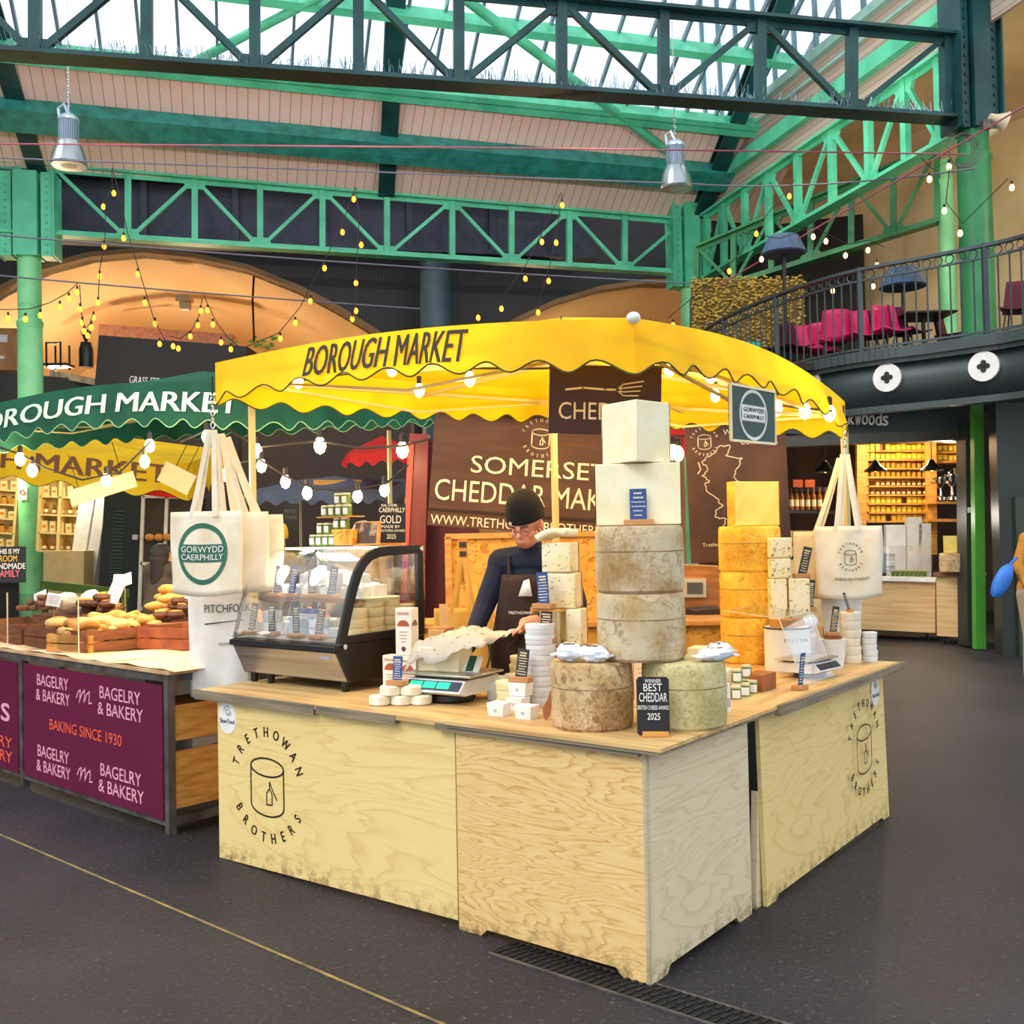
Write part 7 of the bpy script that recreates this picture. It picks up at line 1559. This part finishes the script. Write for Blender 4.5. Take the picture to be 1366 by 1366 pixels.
for k, (x, y, w_, h_, m, lab) in enumerate(((1182, 700, 26, 70, PAPER, 'white printed panel on the shop counter, left'), (1210, 690, 20, 80, PAPER, 'white sheet leaning at the back of the shop counter'), (1226, 698, 16, 72, PAPER, 'white boxed tea tins at the back of the shop counter'), (1176, 738, 18, 32, CHARC, 'black till on the shop counter'))):
    wallbox('counter_item', lab, 'item', (x, y), (x + w_, y), (x, y + h_), 15.6, m, .1)
for k in range(8):
    q = atY(1192 + 6 * k, 769, 14.9); t = thing('small_preserve', 'small green preserve jar on the long shop counter', 'jar', q, 0, 'preserve jars on the long shop counter'); MB().lathe([(0, 0), (.03, 0), (.03, .08)], n=10).build('glass', JARG, t); MB().lathe([(.031, .08), (.031, .1), (0, .1)], n=10).build('lid', LIDM, t)
q = atY(1273, 763, 14.1); cheese_wheel('brown cheese wheel on the short shop counter', q, .19, .26, RIND1); cut_cheese('pale yellow cheese block on the brown wheel at the shop counter', q + Vector((.02, 0, .262)), .15, .24, -PI / 2, PI / 2, cam_dir(q) + PI, PASTEY, RINDY)
t = thing('glass_display', 'low glass guard on the long shop counter', 'screen', atY(1190, 765, 14.7)); MB().box((.4, 0, .2), (1.1, .01, .4)).build('glass', GLASS, t)

# ================================================================== STRING LIGHTS
WIRE = mat('dark_wire', '#2c211a', .7)
BH = MB().lathe([(.0, .0), (.022, .012), (.033, .04), (.03, .062), (.014, .09)], n=12)
SK = MB().lathe([(.016, .085), (.016, .13), (.006, .14), (0, .14)], n=8)
def string(label, pts, Y, grp=None, s=1.0, wire=None, m=BULBO, drop=.16, power=0, name='string_light'):
    P0 = atY(pts[0][0], pts[0][1], Y); t = thing(name, label, 'string light', M=Matrix.Translation(P0))
    loc = [atY(x, y, Y + .02 * i) for i, (x, y) in enumerate(pts)]
    wp = [q - P0 + Vector((0, 0, drop * s)) for q in loc]
    if wire: wp = [atY(x, y, Y) - P0 for x, y in wire]
    MB().tube(wp, .007 * s, 5).build('cable', WIRE, t)
    first_ = None
    for q in loc:
        if first_ is None:
            h_ = SK.build('lamp_holder', WIRE, t); b_ = BH.build('bulb', m, h_); h_.location = q - P0; h_.scale = (s, s, s); first_ = (h_, b_)
        else:
            h_ = first_[0].copy(); C.objects.link(h_); b_ = first_[1].copy(); C.objects.link(b_); b_.parent = h_; h_.location = q - P0
    if power:
        for q in loc[::1]: pt(q - Vector((0, 0, .02)), power, (1, .72, .36), .05)
    return t
S_ = 1.0
string('bulb string falling from the hook above the left arch, left leg', [(152, 262), (138, 280), (139, 333), (133, 373), (131, 408)], 15.0, s=S_, wire=[(149, 226), (150, 248), (141, 268), (140, 318), (133, 360), (131, 398)])
string('bulb string falling from the hook above the left arch, right leg', [(165, 322), (184, 370), (193, 408), (207, 436), (213, 463)], 15.0, s=S_, wire=[(150, 224), (160, 262), (170, 310), (186, 362), (205, 425), (222, 458)])
string('bulb string sagging across the column at the far left', [(11, 429), (34, 430), (54, 425), (80, 414), (92, 403), (103, 394)], 14.4, s=S_, wire=[(-20, 412), (12, 413), (40, 412), (66, 404), (88, 392), (104, 378)])
string('tight cluster of bulbs left of the dark boxed shop', [(107, 417), (110, 435), (112, 446), (117, 452), (122, 441), (125, 428)], 14.6, s=S_, wire=[(106, 380), (109, 420), (114, 438), (120, 432), (124, 418)])
string('looped bulb string in front of the left arch, left half', [(268, 419), (264, 438), (254, 453), (238, 469), (231, 466)], 15.2, s=S_, wire=[(270, 396), (266, 420), (256, 440), (240, 452), (226, 448)])
string('looped bulb string in front of the left arch, right half', [(277, 418), (284, 437), (295, 461), (308, 470)], 15.2, s=S_, wire=[(272, 394), (280, 412), (290, 432), (304, 450), (318, 462)])
string('long bulb string rising from the yellow canopy to the truss hook', [(374, 456), (394, 435), (414, 406), (433, 362), (457, 314), (472, 270)], 14.8, s=S_, wire=[(330, 462), (372, 444), (400, 410), (432, 350), (456, 300), (474, 250)])
string('bulb string hanging straight down from the truss hook', [(482, 331), (475, 382), (475, 419), (470, 430)], 14.8, s=S_, wire=[(475, 250), (479, 290), (476, 350), (475, 400), (470, 424)])
string('bulb string above the yellow canopy falling left from its hook', [(750, 278), (723, 327), (701, 376), (669, 416), (638, 428)], 15.0, s=S_, wire=[(749, 256), (722, 312), (700, 356), (668, 400), (640, 420)])
string('bulb string above the yellow canopy falling straight from its hook', [(742, 328), (732, 379), (718, 421)], 15.0, s=S_, wire=[(750, 258), (744, 300), (733, 356), (717, 408)])
string('bulb string running along the right hand truss', [(898, 438), (973, 366), (1009, 316), (1053, 266)], 15.0, s=S_, wire=[(890, 425), (935, 388), (985, 340), (1020, 290), (1060, 240)], m=BULBO)
string('bulb string swagging above the balcony tables', [(1016, 350), (1085, 320), (1102, 326), (1128, 345), (1158, 338), (1170, 358)], 15.2, s=S_, wire=[(990, 310), (1040, 318), (1085, 302), (1130, 326), (1160, 320), (1180, 330)], m=BULB)
string('bulb string dropping past the broad green column', [(1240, 244), (1266, 227), (1260, 286), (1281, 316), (1350, 255)], 13.0, s=S_, wire=[(1228, 210), (1245, 226), (1268, 212), (1262, 270), (1284, 298), (1345, 238)], m=BULB)
string('low bulb string behind the balcony railing', [(1165, 386), (1111, 392), (1190, 380), (1220, 372)], 15.5, s=1.0, wire=[(1060, 385), (1111, 380), (1165, 372), (1225, 360)], m=BULB)
# big round bulbs near the stalls
BIGB = 1.15
string('bright bulb string under the left end of the green canopy', [(27, 622), (43, 637), (142, 650), (200, 604), (193, 625)], 7.6, s=BIGB, wire=[(-20, 590), (28, 606), (60, 624), (110, 640), (160, 630), (200, 590)], m=BULBW, power=5)
string('bright bulb string crossing between green pole and chalkboard', [(276, 592), (302, 643), (349, 631), (381, 652), (410, 667), (477, 671), (513, 663)], 7.5, s=BIGB, wire=[(240, 590), (280, 572), (308, 620), (345, 612), (382, 636), (420, 652), (470, 655), (515, 645), (545, 620)], m=BULBW, power=5)
string('bright bulb string under the rear edge of the green canopy', [(342, 614), (427, 606), (537, 612)], 8.1, s=1.5, wire=[(300, 570), (345, 596), (427, 588), (480, 598), (537, 595), (575, 585)], m=BULBW, power=6)
string('bright bulb string under the front of the yellow canopy', [(398, 519), (523, 503), (868, 500), (893, 503), (948, 512)], 5.75, s=.95, wire=[(396, 509), (398, 508), (523, 490), (700, 492), (868, 488), (950, 498)], m=BULBW, power=0)
string('bright bulb string under the right edge of the yellow canopy', [(1036, 556), (1074, 560), (1107, 563)], 5.95, s=1.1, wire=[(985, 512), (1033, 540), (1074, 545), (1110, 548)], m=BULBW, power=2)
string('bright bulb beside the red banner behind the cheese tower', [(897, 614), (905, 616)], 8.0, s=1.4, wire=[(880, 590), (897, 600), (910, 602)], m=BULBW, power=5)
# lights inside the yellow canopy (the lamps strapped to its frame)
for x, y, z, e in ((-.5, 5.6, 2.42, 34), (.35, 5.2, 2.45, 30), (1.2, 5.9, 2.4, 34), (.4, 6.6, 2.42, 34), (-.2, 4.9 + .2, 2.4, 16)):
    t = thing('clip_lamp', 'small lamp strapped to the frame inside the yellow canopy', 'lamp', (x, y, z), 0, 'lamps strapped inside the yellow canopy'); MB().lathe([(.0, 0), (.02, .012), (.03, .04), (.012, .08)], n=12).build('bulb', BULBW, t); MB().lathe([(.014, .078), (.014, .12), (0, .12)], n=8).build('lamp_holder', WIRE, t)
    l = pt((x, y, z - .06), e * .5, (1, .76, .42), .06)
# shop and stall lamps
for p, e, c in ((atY(1205, 690, 14.5), 22, (1, .9, .75)), (atY(1200, 600, 16.6), 110, (1, .78, .4)), (atY(1110, 600, 16.4), 35, (1, .6, .3)), (atY(1262, 640, 15.6), 40, (1, .8, .5)), (atY(0, 640, 17.6), 70, (1, .82, .45)), (atY(85, 645, 16.3), 45, (1, .82, .45)), (atY(225, 670, 14.6), 16, (1, .8, .5)), (atY(430, 650, 11.0), 24, (1, .7, .4)), (BP(-1.2, .5, 2.1), 38, (1, .76, .42)), (BP(-.3, .9, 2.1), 26, (1, .76, .42))): pt(p, e, c, .12)
lc = bpy.data.lights.new('case_strip', 'AREA'); lc.shape = 'RECTANGLE'; lc.size = .7; lc.size_y = .04; lc.energy = 5; lc.color = (1, .96, .86)
lo_ = bpy.data.objects.new('case_strip', lc); C.objects.link(lo_); lo_.location = DC(.42, .34, .715); lo_.rotation_euler = (0, 0, RZL)
t = thing('case_light', 'slim strip light under the glass top of the display case', 'lamp', DC(.42, .34, .728), RZL); MB().box((0, 0, 0), (.72, .03, .012)).build('tube', emis('white_tube', '#fff4dc', 3), t)
# overhead cables
for lab, a, b, Y1, Y2, sg_ in (('thin pinkish cable crossing the hall below the rooflight', (-20, 192), (1290, 206), 14.5, 13.6, -.02), ('thin cable crossing in front of the far truss', (-20, 210), (940, 246), 14, 16, .0), ('thin cable strung in front of the mesh wall, upper', (-20, 312), (925, 378), 14, 16, .05), ('thin cable strung in front of the left arch', (-20, 366), (560, 412), 14, 16, .02), ('red cable running down along the right hand truss', (1366, 142), (960, 380), 12, 17, 0), ('thin cable sweeping to the far corner column', (1300, 225), (930, 246), 13, 17, .1)):
    p, q = atY(*a, Y1), atY(*b, Y2); tag(MB().tube(catenary(p, q, sg_, 18), .012, 5).build('cable', mat('pink_cable', '#a8566a', .6) if 'pink' in lab or 'red' in lab else mat('grey_cable', '#6a6a78', .6)), lab, 'cable')
